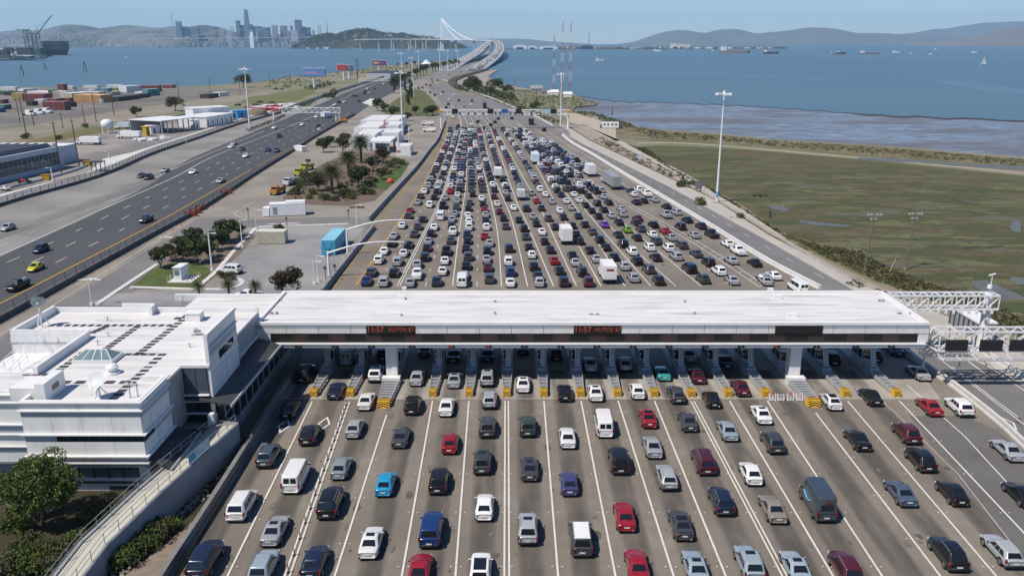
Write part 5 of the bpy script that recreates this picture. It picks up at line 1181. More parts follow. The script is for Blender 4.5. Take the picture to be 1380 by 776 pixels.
def windows(k, which, sides=((2, 3), (7, 6))):
    r0, r1, r2 = house(k); b = MB(); cat = k['cat']
    if which == 'windshield': panel(b, r0[0], r0[1], r1[1], r1[0], .03, .97, .12, .95, glass)
    if which == 'rear_window':
        if cat in ('van','delivery van'):
            if cat == 'van': panel(b, r0[4], r0[5], r1[5], r1[4], .08, .46, .22, .82, glass); panel(b, r0[4], r0[5], r1[5], r1[4], .54, .92, .22, .82, glass)
            else: panel(b, r0[4], r0[5], r1[5], r1[4], .12, .88, .12, .55, glass)
        else: panel(b, r0[4], r0[5], r1[5], r1[4], .04, .96, .20 if cat not in ('sedan','sports coupe') else .10, .92, glass)
    if which == 'side_window':
        for i, j in sides:
            seg = [(.03,.30),(.335,.62),(.655,.95)] if cat not in ('sports coupe','pickup truck') else [(.06,.50),(.54,.92)]
            if cat == 'delivery van': seg = [(.02,.16)]
            if cat == 'van': seg = [(.03,.17),(.20,.50),(.53,.95)]
            for s0, s1 in seg: panel(b, r0[i], r0[j], r1[j], r1[i], s0, s1, .14, .88, glass)
    return b
def wheel(x, y, sg, r=.335):
    b = MB(); b.tube((x-sg*.2, y, r), (x+sg*.012, y, r), r, r, rubber, 16); return b
def rim(x, y, sg, r=.335):
    b = MB(); b.tube((x, y, r), (x+sg*.018, y, r), r*.66, r*.60, rimm, 12)
    for a in range(5): t = a*1.2566; b.cbox((x+sg*.02, y+math.cos(t+.6)*r*.38, r+math.sin(t+.6)*r*.38), (.006, .10, .10), blackp)
    return b
CARP = {}
def carproto(t, extra=()):
    """prototype car with all its parts, facing +Y, origin at its middle on the ground"""
    key = (t,)+tuple(extra)
    if key in CARP: return CARP[key]
    k = K[t]; w = k['W']/2; L2 = k['L']/2; Hd = {}
    body = subsurf(cage(k), 2); sh = shell(k); b0 = len(body.v)
    body.v += sh.v; body.f += [[b0+i for i in f] for f in sh.f]; body.m += [0]*len(sh.f)
    body.box((-w*.9, -L2+.05, .24), (w*.9, L2-.25, .42), blackp)
    for s in (-1, 1):
        for y in (-L2*.60, L2*.60): body.tube((s*(w-.02), y, .36), (s*(w+.003), y, .36), .41, .41, blackp, 16)
    if t in 'uUmwAx': body.box((-w*.86, -L2-.02, .36), (w*.86, -L2+.08, .58), blackp if t != 'm' else paint)
    if t == 'p':
        body.box((-w*.80, -L2+.12, k['belt']+.045), (w*.80, -1.0, k['belt']+.065), blackp)
        for s in (-1, 1): body.box((s*w*.82, -L2+.05, k['belt']-.05), (s*w*.93, -.85, k['belt']+.12), paint)
        body.box((-w*.82, -L2+.02, k['belt']-.1), (w*.82, -L2+.1, k['belt']+.12), paint)
    parts = [('body', body, [])]
    parts.append(('windshield', windows(k, 'windshield'), [])); parts.append(('rear_window', windows(k, 'rear_window'), [])); parts += [('side_window', windows(k, 'side_window', [sd]), []) for sd in ((2, 3), (7, 6))]
    for s in (-1, 1):
        for y in (-L2*.60, L2*.60): parts.append(('wheel', wheel(s*(w+.005), y, s), [('rim', rim(s*(w+.017), y, s))]))
        b = MB(); zz = k['tr']-.22
        if t in 'uUmvAwx': b.box((s*w*.90-.07, -L2+.0, zz-.10), (s*w*.90+.045, -L2+.2, zz+.22), redl) if t not in 'vA' else b.box((s*w*.88-.07, -L2-.02, .85), (s*w*.88+.07, -L2+.08, 1.35), redl)
        elif t == 'p': b.box((s*w*.92-.06, -L2-.02, .75), (s*w*.92+.06, -L2+.08, 1.1), redl)
        else: b.box((s*w*.60, -L2+.012, zz-.10), (s*w*.885, -L2+.16, zz+.06), redl)
        parts.append(('tail_light', b, []))
        b = MB(); hz = k['hood']-.36; b.box((s*w*.50, L2-.30, hz-.07), (s*w*.80, L2-.03, hz+.06), clearl); parts.append(('headlight', b, []))
        b = MB(); ym = k['A']-.35; b.cbox((s*(w+.06), ym, k['belt']+.05), (.17, .13, .12), paint if t != 'v' else blackp); b.cbox((s*(w+.06), ym-.07, k['belt']+.05), (.14, .01, .09), glass); parts.append(('mirror', b, []))
    b = MB(); b.box((-.26, -L2-.035, .62 if t not in 'sc' else .66), (.26, -L2-.02, .76 if t not in 'sc' else .80), platem); parts.append(('licence_plate', b, []))
    b = MB(); b.box((-w*.5, L2-.05, k['hood']-.42), (w*.5, L2+.012, k['hood']-.28), blackp); parts.append(('grille', b, []))
    rw = house(k)[2][2][0]
    if 'rails' in extra:
        b = MB()
        for s in (-1, 1): b.tube((s*(rw-.02), k['B']-.3, k['H']+.05), (s*(rw-.02), k['C']+.25, k['H']+.05), .025, .025, rimm, 6); b.cbox((s*(rw-.02), k['B']-.3, k['H']+.02), (.05,.1,.06), rimm); b.cbox((s*(rw-.02), k['C']+.25, k['H']+.02), (.05,.1,.06), rimm)
        parts.append(('roof_rail', b, []))
    if 'sun' in extra:
        b = MB(); b.box((-rw*.62, k['B']-.75, k['H']-.01), (rw*.62, k['B']-.22, k['H']+.008), glass); parts.append(('sunroof', b, []))
    if 'pano' in extra:
        b = MB(); b.box((-rw*.8, k['C']+.15, k['H']-.01), (rw*.8, k['B']-.2, k['H']+.008), glass); parts.append(('glass_roof', b, []))
    if 'whiteroof' in extra:
        b = MB(); b.box((-rw*1.02, k['C']+.05, k['H']-.01), (rw*1.02, k['B']-.1, k['H']+.05), whitem); parts.append(('roof_cover', b, []))
    if 'spoiler' in extra:
        b = MB(); b.box((-w*.62, -L2+.12, k['tr']+.06), (w*.62, -L2+.34, k['tr']+.10), paint); parts.append(('spoiler', b, []))
    if 'arc' in extra:
        b = MB(); am = M('light_blue_mark', (0.15,0.5,0.75), .5); P = [Vector((-w-.02, lerp(.9,-1.1,q), 1.55-.38*math.sin(math.pi*q*.9)-.0)) for q in [i/10 for i in range(11)]]
        for sx in (1, -1):
            for a, c in zip(P, P[1:]): b.beam((a.x*sx, a.y, a.z), (c.x*sx, c.y, c.z), .10, .02, am)
            b.beam((P[-1].x*sx, P[-1].y, P[-1].z), (P[-1].x*sx, P[-1].y+.25, P[-1].z+.02), .08, .02, am)
        b.box((-.35, -L2-.03, 2.28), (.35, -L2-.015, 2.38), redl)
        parts.append(('painted_mark', b, []))
    root = bpy.data.objects.new('proto', None); col.objects.link(root)
    for nm, mb, subs in parts:
        if nm != 'body': pass
        o = bpy.data.objects.new(nm, mb.mesh(nm)); col.objects.link(o); o.parent = root
        for n2, m2 in subs: q = bpy.data.objects.new(n2, m2.mesh(n2)); col.objects.link(q); q.parent = o
    CARP[key] = root; return root
LOWM = {}
def lowmesh(t, lv=1):
    if (t, lv) in LOWM: return LOWM[(t, lv)]
    k = K[t]; body = subsurf(cage(k), lv) if lv else cage(k); w = k['W']/2; L2 = k['L']/2
    def merge(m):
        b0 = len(body.v); idx = [body.mi(x) for x in m.mats]; body.v += m.v; body.f += [[b0+i for i in f] for f in m.f]; body.m += [idx[i] for i in m.m]
    merge(shell(k))
    for q in ('windshield','rear_window','side_window'): merge(windows(k, q))
    for s in (-1, 1):
        for y in (-L2*.60, L2*.60): body.tube((s*(w-.15), y, .33), (s*(w+.015), y, .33), .35, .35, rubber, 8)
        body.box((s*w*.60, -L2-.01, k['tr']-.30), (s*w*.90, -L2+.1, k['tr']-.12), redl)
        body.cbox((s*(w+.05), k['A']-.35, k['belt']+.05), (.14,.12,.12), paint)
        body.box((s*w*.50, L2-.28, k['hood']-.43), (s*w*.78, L2-.04, k['hood']-.30), clearl)
    body.box((-w*.88, -L2+.06, .22), (w*.88, L2-.25, .40), blackp)
    body.smooth = False; me = body.mesh('car'); LOWM[(t, lv)] = me; return me
COL = {'K':(0.012,0.012,0.014),'D':(0.055,0.06,0.066),'S':(0.36,0.38,0.40),'W':(0.80,0.80,0.79),'N':(0.015,0.025,0.06),'B':(0.013,0.04,0.15),'R':(0.29,0.012,0.022),'M':(0.085,0.012,0.022),
       'G':(0.035,0.06,0.05),'L':(0.30,0.37,0.42),'C':(0.02,0.34,0.62),'T':(0.05,0.42,0.42),'P':(0.06,0.06,0.19),'Z':(0.22,0.27,0.28),'A':(0.055,0.078,0.10),'Y':(0.62,0.55,0.02),'V':(0.16,0.35,0.03),'O':(0.28,0.25,0.22),'Q':(0.08,0.11,0.17),'U':(0.12,0.05,0.35)}
CN = {'K':'black','D':'dark grey','S':'silver','W':'white','N':'dark navy','B':'blue','R':'red','M':'maroon','G':'dark green','L':'light blue-grey','C':'bright blue','T':'turquoise','P':'violet-blue','Z':'grey-green','A':'slate blue','Y':'yellow','V':'lime green','O':'bronze grey','Q':'dusty blue','U':'purple'}
CARS = []    # (distance, spec)
def heading(u, v, vpx, away=1):
    a = G(u, v); c = G(lerp(u, vpx, .15), lerp(v, V0, .15)); d = (c-a); d.z = 0; d.normalize()
    return d*away
def car(u, v, t, c, lab, extra=(), vpx=700, d=None, front=False, near=True, cat=None):
    p = G(u, v, .16); d = d or heading(u, v, vpx); d = Vector((d.x, d.y, 0)).normalized()
    L2 = K[t]['L']/2; ctr = p + d*L2*(1 if not front else -1); rz = math.atan2(-d.x, d.y) + (0 if True else 0)
    if front: pass
    CARS.append(dict(p=ctr, rz=rz, t=t, c=c, lab=lab, ex=tuple(extra), near=near, cat=cat or K[t]['cat'], dist=(ctr-Vector((0,0,HC))).length))
def lane_of(u, v):
    for i, l in enumerate(LN):
        if u < linepx(l, v): return i
    return len(LN)
o20 = ordn
# foreground: (u, v of the rear bumper's foot, kind, colour, extras)
F = [(316,707,'m','W','rails','white minivan with roof rails driving along the yellow edge line at left'),(264,787,'U','N','','dark large suv cut by the bottom edge beside the left road wall'),(355,634,'u','A','rails','slate blue-grey suv following the yellow edge line below the canopy shadow'),
 (362,741,'s','S','sun','silver sedan with sunroof in the second lane, left of the double white line'),(346,795,'u','L','rails','light blue-grey suv cut by the bottom edge left of the double white line'),(385,568,'s','K','','black sedan just leaving the canopy in the leftmost lane'),
 (391,669,'v','W','','white passenger van with two rear windows left of the double white line'),(412,604,'u','K','','black suv beside the painted diamond in the second lane'),(474,594,'h','S','','silver hatchback right of the double line near the long crash barrier'),
 (455,650,'h','Z','','grey-green hatchback just right of the delineator posts'),(439,704,'U','K','rails','large black suv with roof rails right of the delineator posts'),(417,787,'u','N','','dark navy suv cut by the bottom edge right of the delineator posts'),
 (516,673,'h','C','','bright blue hatchback in the lane right of the delineator post lane'),(495,758,'s','W','sun','white sedan with sunroof behind the bright blue hatchback'),(537,607,'s','D','','dark grey sedan ahead of the bright blue hatchback'),
 (605,615,'h','R','','small red hatchback ahead of a black suv, left of centre'),(589,670,'u','K','','black suv between the small red hatchback and the blue suv'),(578,743,'U','B','','dark blue suv behind the black suv, left of centre'),
 (562,800,'s','R','','red car with only its nose showing at the bottom edge'),(649,643,'u','D','sun','dark grey suv directly left of the centre double line'),(656,593,'u','D','','dark grey suv ahead of another in the lane left of the centre double line'),
 (652,706,'h','W','','white crossover with dark rear window left of the centre double line'),(646,800,'u','W','pano','white suv with dark glass roof at the bottom edge left of the double line'),
 (711,592,'u','G','','dark green suv right of the centre double line'),(714,652,'s','D','sun','dark grey sedan behind the dark green suv'),(711.5,739,'u','S','sun,rails','silver suv with sunroof and rails right of the centre double line'),
 (766,608,'s','W','','white sedan ahead of the violet-blue hatchback'),(768,672,'h','P','','violet-blue hatchback in the lane behind a white sedan'),(785,755,'m','D','whiteroof,rails','grey minivan with a white roof cover near the bottom centre'),
 (816,593,'v','W','','white cargo van with two rear windows ahead of a dark suv'),(837,643,'U','K','','black suv directly behind the white cargo van'),(845,721,'s','R','','bright red sedan behind the black suv, right of centre'),(863,793,'s','R','','red sedan cut by the bottom edge behind another red sedan'),
 (883,621,'s','S','','silver sedan ahead of the silver wagon'),(903,665,'w','S','rails','silver wagon with pale rails following the silver sedan'),(923,733,'s','D','pano,spoiler','dark grey fastback with glass roof behind the silver wagon'),(944,795,'s','L','sun','light blue-grey sedan cut by the bottom edge behind the dark fastback'),
 (954,644,'m','M','rails','maroon minivan in the lane of the double line, right of centre'),(978,699,'u','N','rails','dark navy suv with tall red lamps behind the maroon minivan'),(931,585,'s','D','','dark grey sedan ahead of the maroon minivan'),(986,598,'s','L','','light blue sedan ahead of the white hatchback'),
 (1018,658,'h','W','','white hatchback behind the light blue sedan'),(1050,710,'s','O','','bronze grey sedan behind the white hatchback'),(1018,789,'u','L','sun','light grey suv with sunroof cut by the bottom edge, right of centre'),
 (1048,615,'u','D','','dark grey suv beside the centre of the right lanes, ahead of the delivery van'),(1114,708,'A','A','arc','large slate blue delivery van with light blue curved mark on its side'),(1165,611,'s','K','','black sedan in the lane beyond the delivery van'),
 (1232,602,'u','M','','maroon suv ahead of a black suv in the right lanes'),(1252,640,'u','K','','black suv directly behind the maroon suv'),(1226,687,'s','Q','','dusty blue sedan with pale rear shelf in the right lanes'),(1296,686,'h','K','','black hatchback right of the dusty blue sedan'),
 (1293,775,'u','K','rails','black suv with bright rails at the lower right'),(1369,771,'w','S','','silver wagon at the lower right corner'),(1372,626,'s','S','','silver sedan against the right barrier near the frame edge'),(1393,690,'s','K','','black car cut by the right frame edge'),
 (1083,795,'s','L','sun','light blue sedan with sunroof cut by the bottom edge at right'),(1152,797,'u','M','rails','maroon suv with rails cut by the bottom edge at right'),
 (406,519,'U','K','','black suv half in the canopy shadow in the leftmost lane'),(449,541,'s','N','','dark navy sedan between the first two crash barriers'),(466,495,'v','L','','pale van under the canopy between first two barriers'),(504,518,'u','W','sun','old white suv emerging before the left column'),
 (490,556,'s','W','','white sedan left of the long crash barrier by the left column'),(560,523,'s','S','','silver sedan emerging right of the left column'),(554,562,'u','K','','black suv right of the long left crash barrier'),(600,564,'s','W','','white sedan behind the fourth crash barrier gap'),
 (611,526,'s','S','sun','silver sedan with sunroof between fourth and fifth crash barriers'),(656,524,'u','S','sun','silver suv with sunroof between fifth and sixth crash barriers'),(659,554,'w','S','','silver wagon just below the silver suv with sunroof'),
 (515,490,'u','N','','dark suv deep in shade left of the left column'),(571,484,'s','D','','dark sedan in shade just right of the left column'),(611,492,'s','K','','black sedan in shade ahead of the silver sedan with sunroof'),(657,491,'s','N','','dark sedan in shade ahead of the silver suv'),
 (705,532,'s','W','sun','white sedan with sunroof between sixth and seventh crash barriers'),(705,481,'s','K','','black car in shade ahead of the white sedan at centre'),(762,544,'s','K','','black sedan between seventh and eighth crash barriers'),(750,490,'u','K','','black suv in shade between seventh and eighth barriers'),
 (797,504,'s','L','','pale blue sedan in shade between eighth and ninth barriers'),(804,544,'s','W','sun','white sedan with sunroof below the eighth crash barrier gap'),(844,504,'u','S','','silver suv in shade between ninth and tenth barriers'),(861,541,'h','W','','white hatchback below the ninth and tenth barriers'),
 (896,516,'c','T','spoiler','bright turquoise sports car leaving the canopy shadow'),(876,580,'s','R','pano','dark red sedan with black roof below the white hatchback'),(915,547,'w','D','','dark grey wagon just below the turquoise sports car'),(931,491,'s','S','','grey sedan in shade right of the turquoise sports car'),
 (943,520,'s','M','','dark maroon car half in shade by the eleventh barrier'),(963,553,'h','K','','small black hatchback by the twelfth crash barrier'),(981,500,'s','N','','dark sedan in shade by the twelfth booth'),(1003,537,'s','M','','deep maroon sedan between twelfth and thirteenth barriers'),
 (1032,575,'s','W','sun','white sedan with dark roof panel left of the barricades'),(1125,496,'u','K','','black suv in shade right of the right column'),(1127,556,'h','W','pano','white hatchback with black roof beside the long right crash barrier'),(1182,550,'s','K','','black sedan between the last two crash barriers'),
 (1182,492,'u','K','','black suv in shade before the last crash barrier'),(1212,483,'s','N','','dark sedan in shade at the canopy right end'),(1247,516,'s','S','','silver sedan half in shade right of the last crash barrier'),(1263,564,'s','R','','bright red sedan beside the right barrier'),(1304,565,'u','W','','white suv along the right concrete barrier')]
for u, v, t, c, ex, lab in F:
    vp = 700+(u-690)*.055
    car(u, v, t, c, lab, [e for e in ex.split(',') if e], vp)
# queue beyond the canopy, read lane by lane (quarter-scale coordinates of two crops)
Q1 = ['590,772,Bs 612,724,Du 655,655,Wu 685,605,Ws 725,562,Ks 738,520,Ss 783,462,Ws 815,412,Du 825,380,Rs 868,334,Ss 882,300,Ds 905,272,Ws',
 '685,778,Su 738,727,Ku 757,665,Su 790,617,Ws 816,570,Ks 848,510,Ds 868,470,Du 895,428,Ks 933,348,Wu 958,306,Ks 972,275,Ku',
 '828,780,Ss 862,742,Wp 865,680,Su 905,640,Ku 918,588,Ks 925,550,Ss 940,508,Ku 958,472,Ws 992,416,Wv 1005,356,Kp 1018,308,Ss',
 '972,776,Nu 1003,716,Ws 1016,658,Ws 1022,612,Kp 1047,547,Ds 1058,502,Wp 1052,464,Ks 1055,428,Ss 1068,397,Ss 1078,362,Ds 1082,326,Ss 1085,292,Ws 1048,274,Ru',
 '1110,780,Wv 1122,740,Ss 1132,687,Ks 1142,637,Du 1132,592,Ks 1140,548,Ks 1138,512,Ns 1148,472,Wu 1148,438,Ws 1142,406,Wh 1145,368,Ks 1152,335,Ds 1168,290,Ku',
 '1258,760,Du 1250,697,Ms 1243,650,Ss 1247,605,Ku 1260,560,Ss 1233,523,Rs 1243,472,Wu 1240,434,Ks 1238,403,Ss 1232,374,Rs 1225,343,Ks 1217,312,Ws',
 '1372,780,Ws 1373,722,Bu 1362,663,Wu 1366,592,Ku 1348,467,Ds 1337,422,Ks 1315,385,Ms 1302,342,Ws 1285,302,Ms 1360,313,Ku 1348,280,Ss']
Q2 = ['12,364,Ws',
 '150,780,Su 145,747,Ku 122,692,Ku 110,625,Wh 95,583,Ks 78,525,Ds 68,480,Ku 40,432,Ks 82,362,Ds',
 '283,778,Ku 263,714,Ks 233,658,Rs 212,598,Ks 180,550,Kh 165,498,Ws 135,452,Ks 115,412,Ss 80,370,Ks',
 '415,778,Mu 385,722,Ku 347,668,Ss 332,628,Ks 237,470,Ks 200,424,Du 162,367,Ks 136,327,Rs 110,283,Zs',
 '462,648,Ss 427,600,Ks 372,550,Ks 352,512,Ks 330,463,Kh 283,417,Ks 262,380,Ws 220,330,Ss 183,290,Wh',
 '617,690,Su 560,638,Kh 517,584,Ks 480,542,Ku 442,498,Ds 400,457,Ks 363,410,Ns 325,364,Ss 297,327,Ws 268,292,Ns',
 '667,755,Su 660,608,Wu 690,662,Ku 612,566,Ku 585,514,Ks 508,458,Us 473,412,Ku 437,380,Ks 404,350,Ks 367,322,Ws 339,290,Ws',
 '802,770,Ku 752,708,Du 792,640,Ks 757,585,Wu 687,530,Kh 632,485,Vh 588,445,Ks 547,407,Ss 505,375,Ks 467,340,Ku 420,298,Ks 378,272,Ku',
 '1050,762,Gu 903,636,Su 860,588,Wu 795,552,Du 708,482,Du 685,447,Ks 607,400,Ss 603,370,Ss 532,335,Ks 503,302,Ss 465,274,Kp',
 '978,706,KU 1013,620,Ds 935,574,Du 875,530,Ss 772,512,Ws 842,494,Rs 777,460,Ku 692,424,Ms',
 '1137,718,Wu 1080,670,Ku 1000,516,Ss 925,470,Ku 850,408,Sp 682,333,Ks 722,325,Ks 667,289,Wh',
 '1205,768,Ss 1332,670,Ks 1205,657,Ss 1247,610,Wp 1183,564,Ws 1100,515,Kp 1037,467,Ku 962,432,Ks 903,390,Su 847,357,Ks 782,320,Ss 742,290,Wp 692,264,Wu',
 '1385,772,Ss']
qn = 0
def dirq(u, v):
    # follow the lane lines: direction from the two nearest line polylines
    best = sorted(QL.values(), key=lambda px: abs(along(px, v)-u))[:2]
    d = Vector((0,0,0))
    for px in best: d += (G(along(px, v-6), v-6)-G(along(px, v+3), v+3)).normalized()
    return d.normalized()
ln = 0
for off, rows in (((345,194), Q1), ((690,194), Q2)):
    for row in rows:
        ln += 1
        for j, e in enumerate(row.split()):
            x, y, ct = e.split(','); u = off[0]+float(x)/4; v = off[1]+float(y)/4
            t = ct[1]; c = ct[0]
            L = f"{CN[c]} {K[t]['cat']} in queue lane {o20[ln-1]} from the left, {o20[j]} from the canopy"
            car(u, v, t, c, L, (), d=dirq(u, v), near=False)
for u, v, c in ((1037,383,'S'),(1049.5,379.5,'W')): car(u, v, 's', c, f"{CN[c]} sedan against the pale barrier just behind the canopy, {'left' if c=='S' else 'right'} one of two", d=dirq(1000, v), near=False)
car(1084,398,'v','W','white van nearest the canopy along the pale barrier', d=dirq(1000,380), near=False)
# procedural continuation of each lane into the distance
rq = random.Random(21)
def lanepx(a, c, q, v): return lerp(along(QL[a], v), along(QL[c], v), q)
LNS = [(1,2,.27),(1,2,.73),(2,3,.28),(2,3,.74),(3,4,.27),(3,4,.75),(4,5,.5),(5,6,.5),(6,7,.5),(7,8,.5),(8,9,.5),(9,10,.5),(10,11,.5),(11,12,.5),(12,13,.3),(12,13,.72)]
cols = 'KKKKDDDSSSSWWWWNNBRKDSWKKSWM'
for i, (a, c, q) in enumerate(LNS):
    y = G(690, 261).y + rq.uniform(0, 3); yend = G(690, 176 if i < 14 else 181).y
    n = 0
    while y < yend:
        w_ = 42*FX/(math.cos(TH)**2)/(y+HC*math.tan(TH)); v = V0+w_
        u = lanepx(a, c, q, v); n += 1
        tt = rq.choice('sssuuhsum'); cc = rq.choice(cols)
        if not any(abs(u-x[0]) < x[2] and abs(v-x[1]) < 9 for x in ((722,222,6),(671,237,6),(797,240,9),(815,250,14),(828,258,14))):
            car(u+rq.uniform(-.35,.35), v, tt, cc, f"{CN[cc]} {K[tt]['cat']} in the far half of queue lane {o20[i]} from the left, {o20[min(n,20)-1]} there", (), d=dirq(u, v), near=False)
        y += rq.uniform(5.6, 7.6) if rq.random() < .88 else rq.uniform(9, 14)
for i, (da, db) in enumerate(((2.2, 0), (5.6, 0))):   # two lanes between hatch line and barrier
    y = G(690, 262).y
    while y < G(690, 190).y:
        w_ = 42*FX/(math.cos(TH)**2)/(y+HC*math.tan(TH)); v = V0+w_; p = G(along(QL[13], v), v); s = G(along(PL_R, v), v)
        lat = (3.6, 7.0)[i]
        if p.x+lat < s.x-3 and not (230 < v < 262 and i < 2 and 795 < 690+(p.x+lat)*FX/1 < 0):
            uu = 690+(p.x+lat)*FX/((y*math.cos(TH)+HC*math.sin(TH)))
            if not (795 < uu < 850 and 225 < v < 268):
                tt = rq.choice('ssuup'); cc = rq.choice(cols); car(uu, v, tt, cc, f"{CN[cc]} {K[tt]['cat']} between hatching and barrier, lane {i+1}, {int(y)} metres out", (), d=dirq(uu, v), near=False)
        y += rq.uniform(6.2, 9)
# scattered cars past the metering gantry and on the far curve
FC = [(445,550,'K'),(478,545,'K'),(515,515,'K'),(570,490,'K'),(555,525,'K'),(550,590,'K'),(593,612,'K'),(655,610,'W'),(668,585,'K'),(770,615,'W'),(728,655,'W'),(818,665,'K'),(720,700,'K'),(700,730,'K'),(928,705,'W'),(940,668,'D'),(865,720,'S'),(605,445,'W'),(620,475,'K'),(685,435,'W'),(728,420,'K'),(838,395,'K'),(940,355,'K'),(890,345,'K'),(480,510,'W'),(565,462,'K'),(578,548,'S')]
for i, (x, y, c) in enumerate(FC):
    u, v = 500+x/6.9, 40+y/6.9; car(u, v+.6, rq.choice('su'), c, f"{CN[c]} car on the far curving approach beyond the metering gantry", (), d=(G(u-4, v-7)-G(u, v)).normalized(), near=False)
FC = [(270,155,'W'),(305,222,'K'),(358,240,'T'),(400,210,'W'),(447,188,'K'),(497,235,'K'),(540,212,'K'),(570,192,'K'),(595,166,'K'),(690,164,'K'),(660,250,'W'),(757,247,'K'),(922,250,'K')]
for i, (x, y, c) in enumerate(FC):
    u, v = 560+x/5.308, 130+y/5.308; car(u, v+.5, 's' if i != 12 else 'U', c, f"{CN[c]} car just before the metering gantry, {o20[i]} of the loose ones from the left", (), d=dirq(u, v), near=False)
# freeway at left, coming towards the camera: (u, v) is the front bumper's foot
FW = [(3,313,'u','S'),(47,343,'u','N'),(40,368,'h','Y'),(12,395,'p','K'),(191,302,'p','N'),(187,240.5,'s','D'),(197,243,'u','K'),(219,233,'s','S'),(257,235.5,'s','W'),(294,247.5,'s','S'),(309,200.5,'s','W'),(324,203.5,'s','D'),(329,213,'s','W'),
      (368,174.5,'s','W'),(374,186,'u','K'),(406,170,'s','W'),(428,173,'U','K'),(425.5,159.5,'s','W'),(359,205,'s','B'),(371,206,'u','D'),(313,196,'s','S'),(454,139.5,'u','K'),(462,139,'s','W'),(482,137.5,'s','K'),(474,130.5,'s','K'),(478,131,'s','K'),(489,127.5,'u','K'),(490,124,'s','K'),(497,126.5,'s','S'),(494,120.5,'s','W'),(516,114,'s','W'),(503,121,'s','D'),(449,143,'s','W')]
n_ = 0
for u, v, t, c in FW:
    n_ += 1; q = lerp(.08, .02, 0); d = (near(a1, G(u, v).y-12)-near(a1, G(u, v).y+12)); d = d.normalized() if d.length > .1 else Vector((-.3,-1,0)).normalized()
    nm = {'Y':'yellow hatchback with black roof on the dark freeway at left','B':'blue sedan on the freeway below the light mast'}.get(c, f"{CN[c]} {K[t]['cat']} coming down the freeway at left, {o20[min(n_,20)-1]} listed from the near end" if n_ <= 20 else f"{CN[c]} car on the far end of the freeway at left")
    if n_ <= 20 and c not in 'YB': nm = f"{CN[c]} {K[t]['cat']} on the left freeway, " + ['at the left frame edge on the pale lane','second nearest, on the dark lanes','','at the left frame edge nearest the service road','alone beside the barrier fence','left one of a close pair','right one of a close pair','just ahead of the close pair','on the white divider line','nearest the fenced barrier past the pair','first before the light mast','second before the light mast','third before the light mast','just left of the overhead gantry','dark one below the overhead gantry','middle lane under the overhead gantry','largest dark one under the gantry','beside the white truck','','grey one beside the blue sedan'][n_-1]
    car(u, v, t, c, nm, (), d=d, front=True, near=False)
# parked vehicles
def parked(u, v, t, c, ang, lab, ex=(), near_=True):
    p = G(u, v, .16); CARS.append(dict(p=p, rz=R(ang), t=t, c=c, lab=lab, ex=tuple(ex), near=near_, cat=K[t]['cat'], dist=p.length*.5))
parked(309,368,'U','W',78,'white suv parked across the kerb beside the kiosk lawn', ('rails',))
parked(334,404,'p','W',82,'white pickup parked behind the small palms',)
parked(430.5,177,'u','W',20,'white suv parked on the shoulder below the overhead gantry', (), False)
parked(551,177,'s','W',150,'white sedan parked right of the white buildings', (), False)
for i, (u, v, c, a) in enumerate(((320,142.5,'K',80),(333,146,'D',70),(344,142,'D',75),(360,146,'K',60),(292,149.5,'K',80),(304,150,'D',82),(350,138.5,'K',80),(366,139,'D',70))): parked(u, v, 's', c, a, f"{CN[c]} car parked in the depot yard, {o20[i]} of the loose group", (), False)
for i in range(13): parked(200+i*4.5, 168.5-i*1.05, rq.choice('su'), rq.choice('KKDDK'), 75, 'dark car in the tight row parked behind the open shed', (), False)
parked(33,247,'s','K',70,'black car parked beside the glazed depot hall', (), False)
for i, (u, v, c, a) in enumerate(((6,256,'W',62),(371,121,'K',80),(379,121,'D',80))): parked(u, v, 's', c, a, ['white car at the left frame edge by the glazed hall','black car near the yard road left of the billboard','dark car near the yard road, right of the black one'][i], (), False)
# ---- build: nearest 300 are objects of their own, the rest one mass
CARS.sort(key=lambda c: c['dist'])
seen = {}
mass = MB(); nmass = 0
massmats = {}
for i, c in enumerate(CARS):
    kf = rq.uniform(.88,1.1); colr = tuple(x*kf for x in COL[c['c']])
    if c['cat'] == K[c['t']]['cat'] and not c['ex']: c['t'] = {'s': 'st', 'u': 'ux'}.get(c['t'], c['t']*2)[rq.random() < .45]
    if i < 298:
        lab = c['lab']; 
        if c['near']:
            pr = carproto(c['t'], c['ex']); o = pr.copy(); o.name = c['cat'].replace(' ', '_'); col.objects.link(o)
            for ch in pr.children:
                k = ch.copy(); k.name = ch.name.split('.')[0]; k.parent = o; col.objects.link(k); k.color = (*colr, 1)
                for g in ch.children: m = g.copy(); m.name = g.name.split('.')[0]; m.parent = k; col.objects.link(m)
        else:
            o = bpy.data.objects.new(c['cat'].replace(' ', '_'), lowmesh(c['t'])); col.objects.link(o); o.color = (*colr, 1)
        o.location = c['p']; o.rotation_euler = (0, 0, c['rz']); o.scale = (.94, .95, .97); seen[lab] = seen.get(lab, 0)+1
        setp(o, lab, 'car', 'cars and vans on the roads')
    else:
        ky = c['c']
        if ky not in massmats: massmats[ky] = M('far_paint_'+CN[ky].replace(' ', '_'), COL[ky], .4, .1, 1, coat=.4)
        me = lowmesh(c['t'], 0); X = Matrix.Translation(c['p']) @ Matrix.Rotation(c['rz'], 4, 'Z'); nmass += 1
        b0 = len(mass.v); mass.v += [tuple(X @ v.co) for v in me.vertices]
        idx = [mass.mi(massmats[ky] if m is paint else m) for m in me.materials]
        for p in me.polygons: mass.f.append([b0+j for j in p.vertices]); mass.m.append(idx[p.material_index])
if mass.v: mass.build('distant_traffic', label='mass of distant cars queueing toward the metering gantry and the bridge', cat='traffic', kind='stuff')
print('CARS', len(CARS), 'mass', nmass)
for r in CARP.values():
    for ch in list(r.children):
        for g in list(ch.children): bpy.data.objects.remove(g)
        bpy.data.objects.remove(ch)
    bpy.data.objects.remove(r)
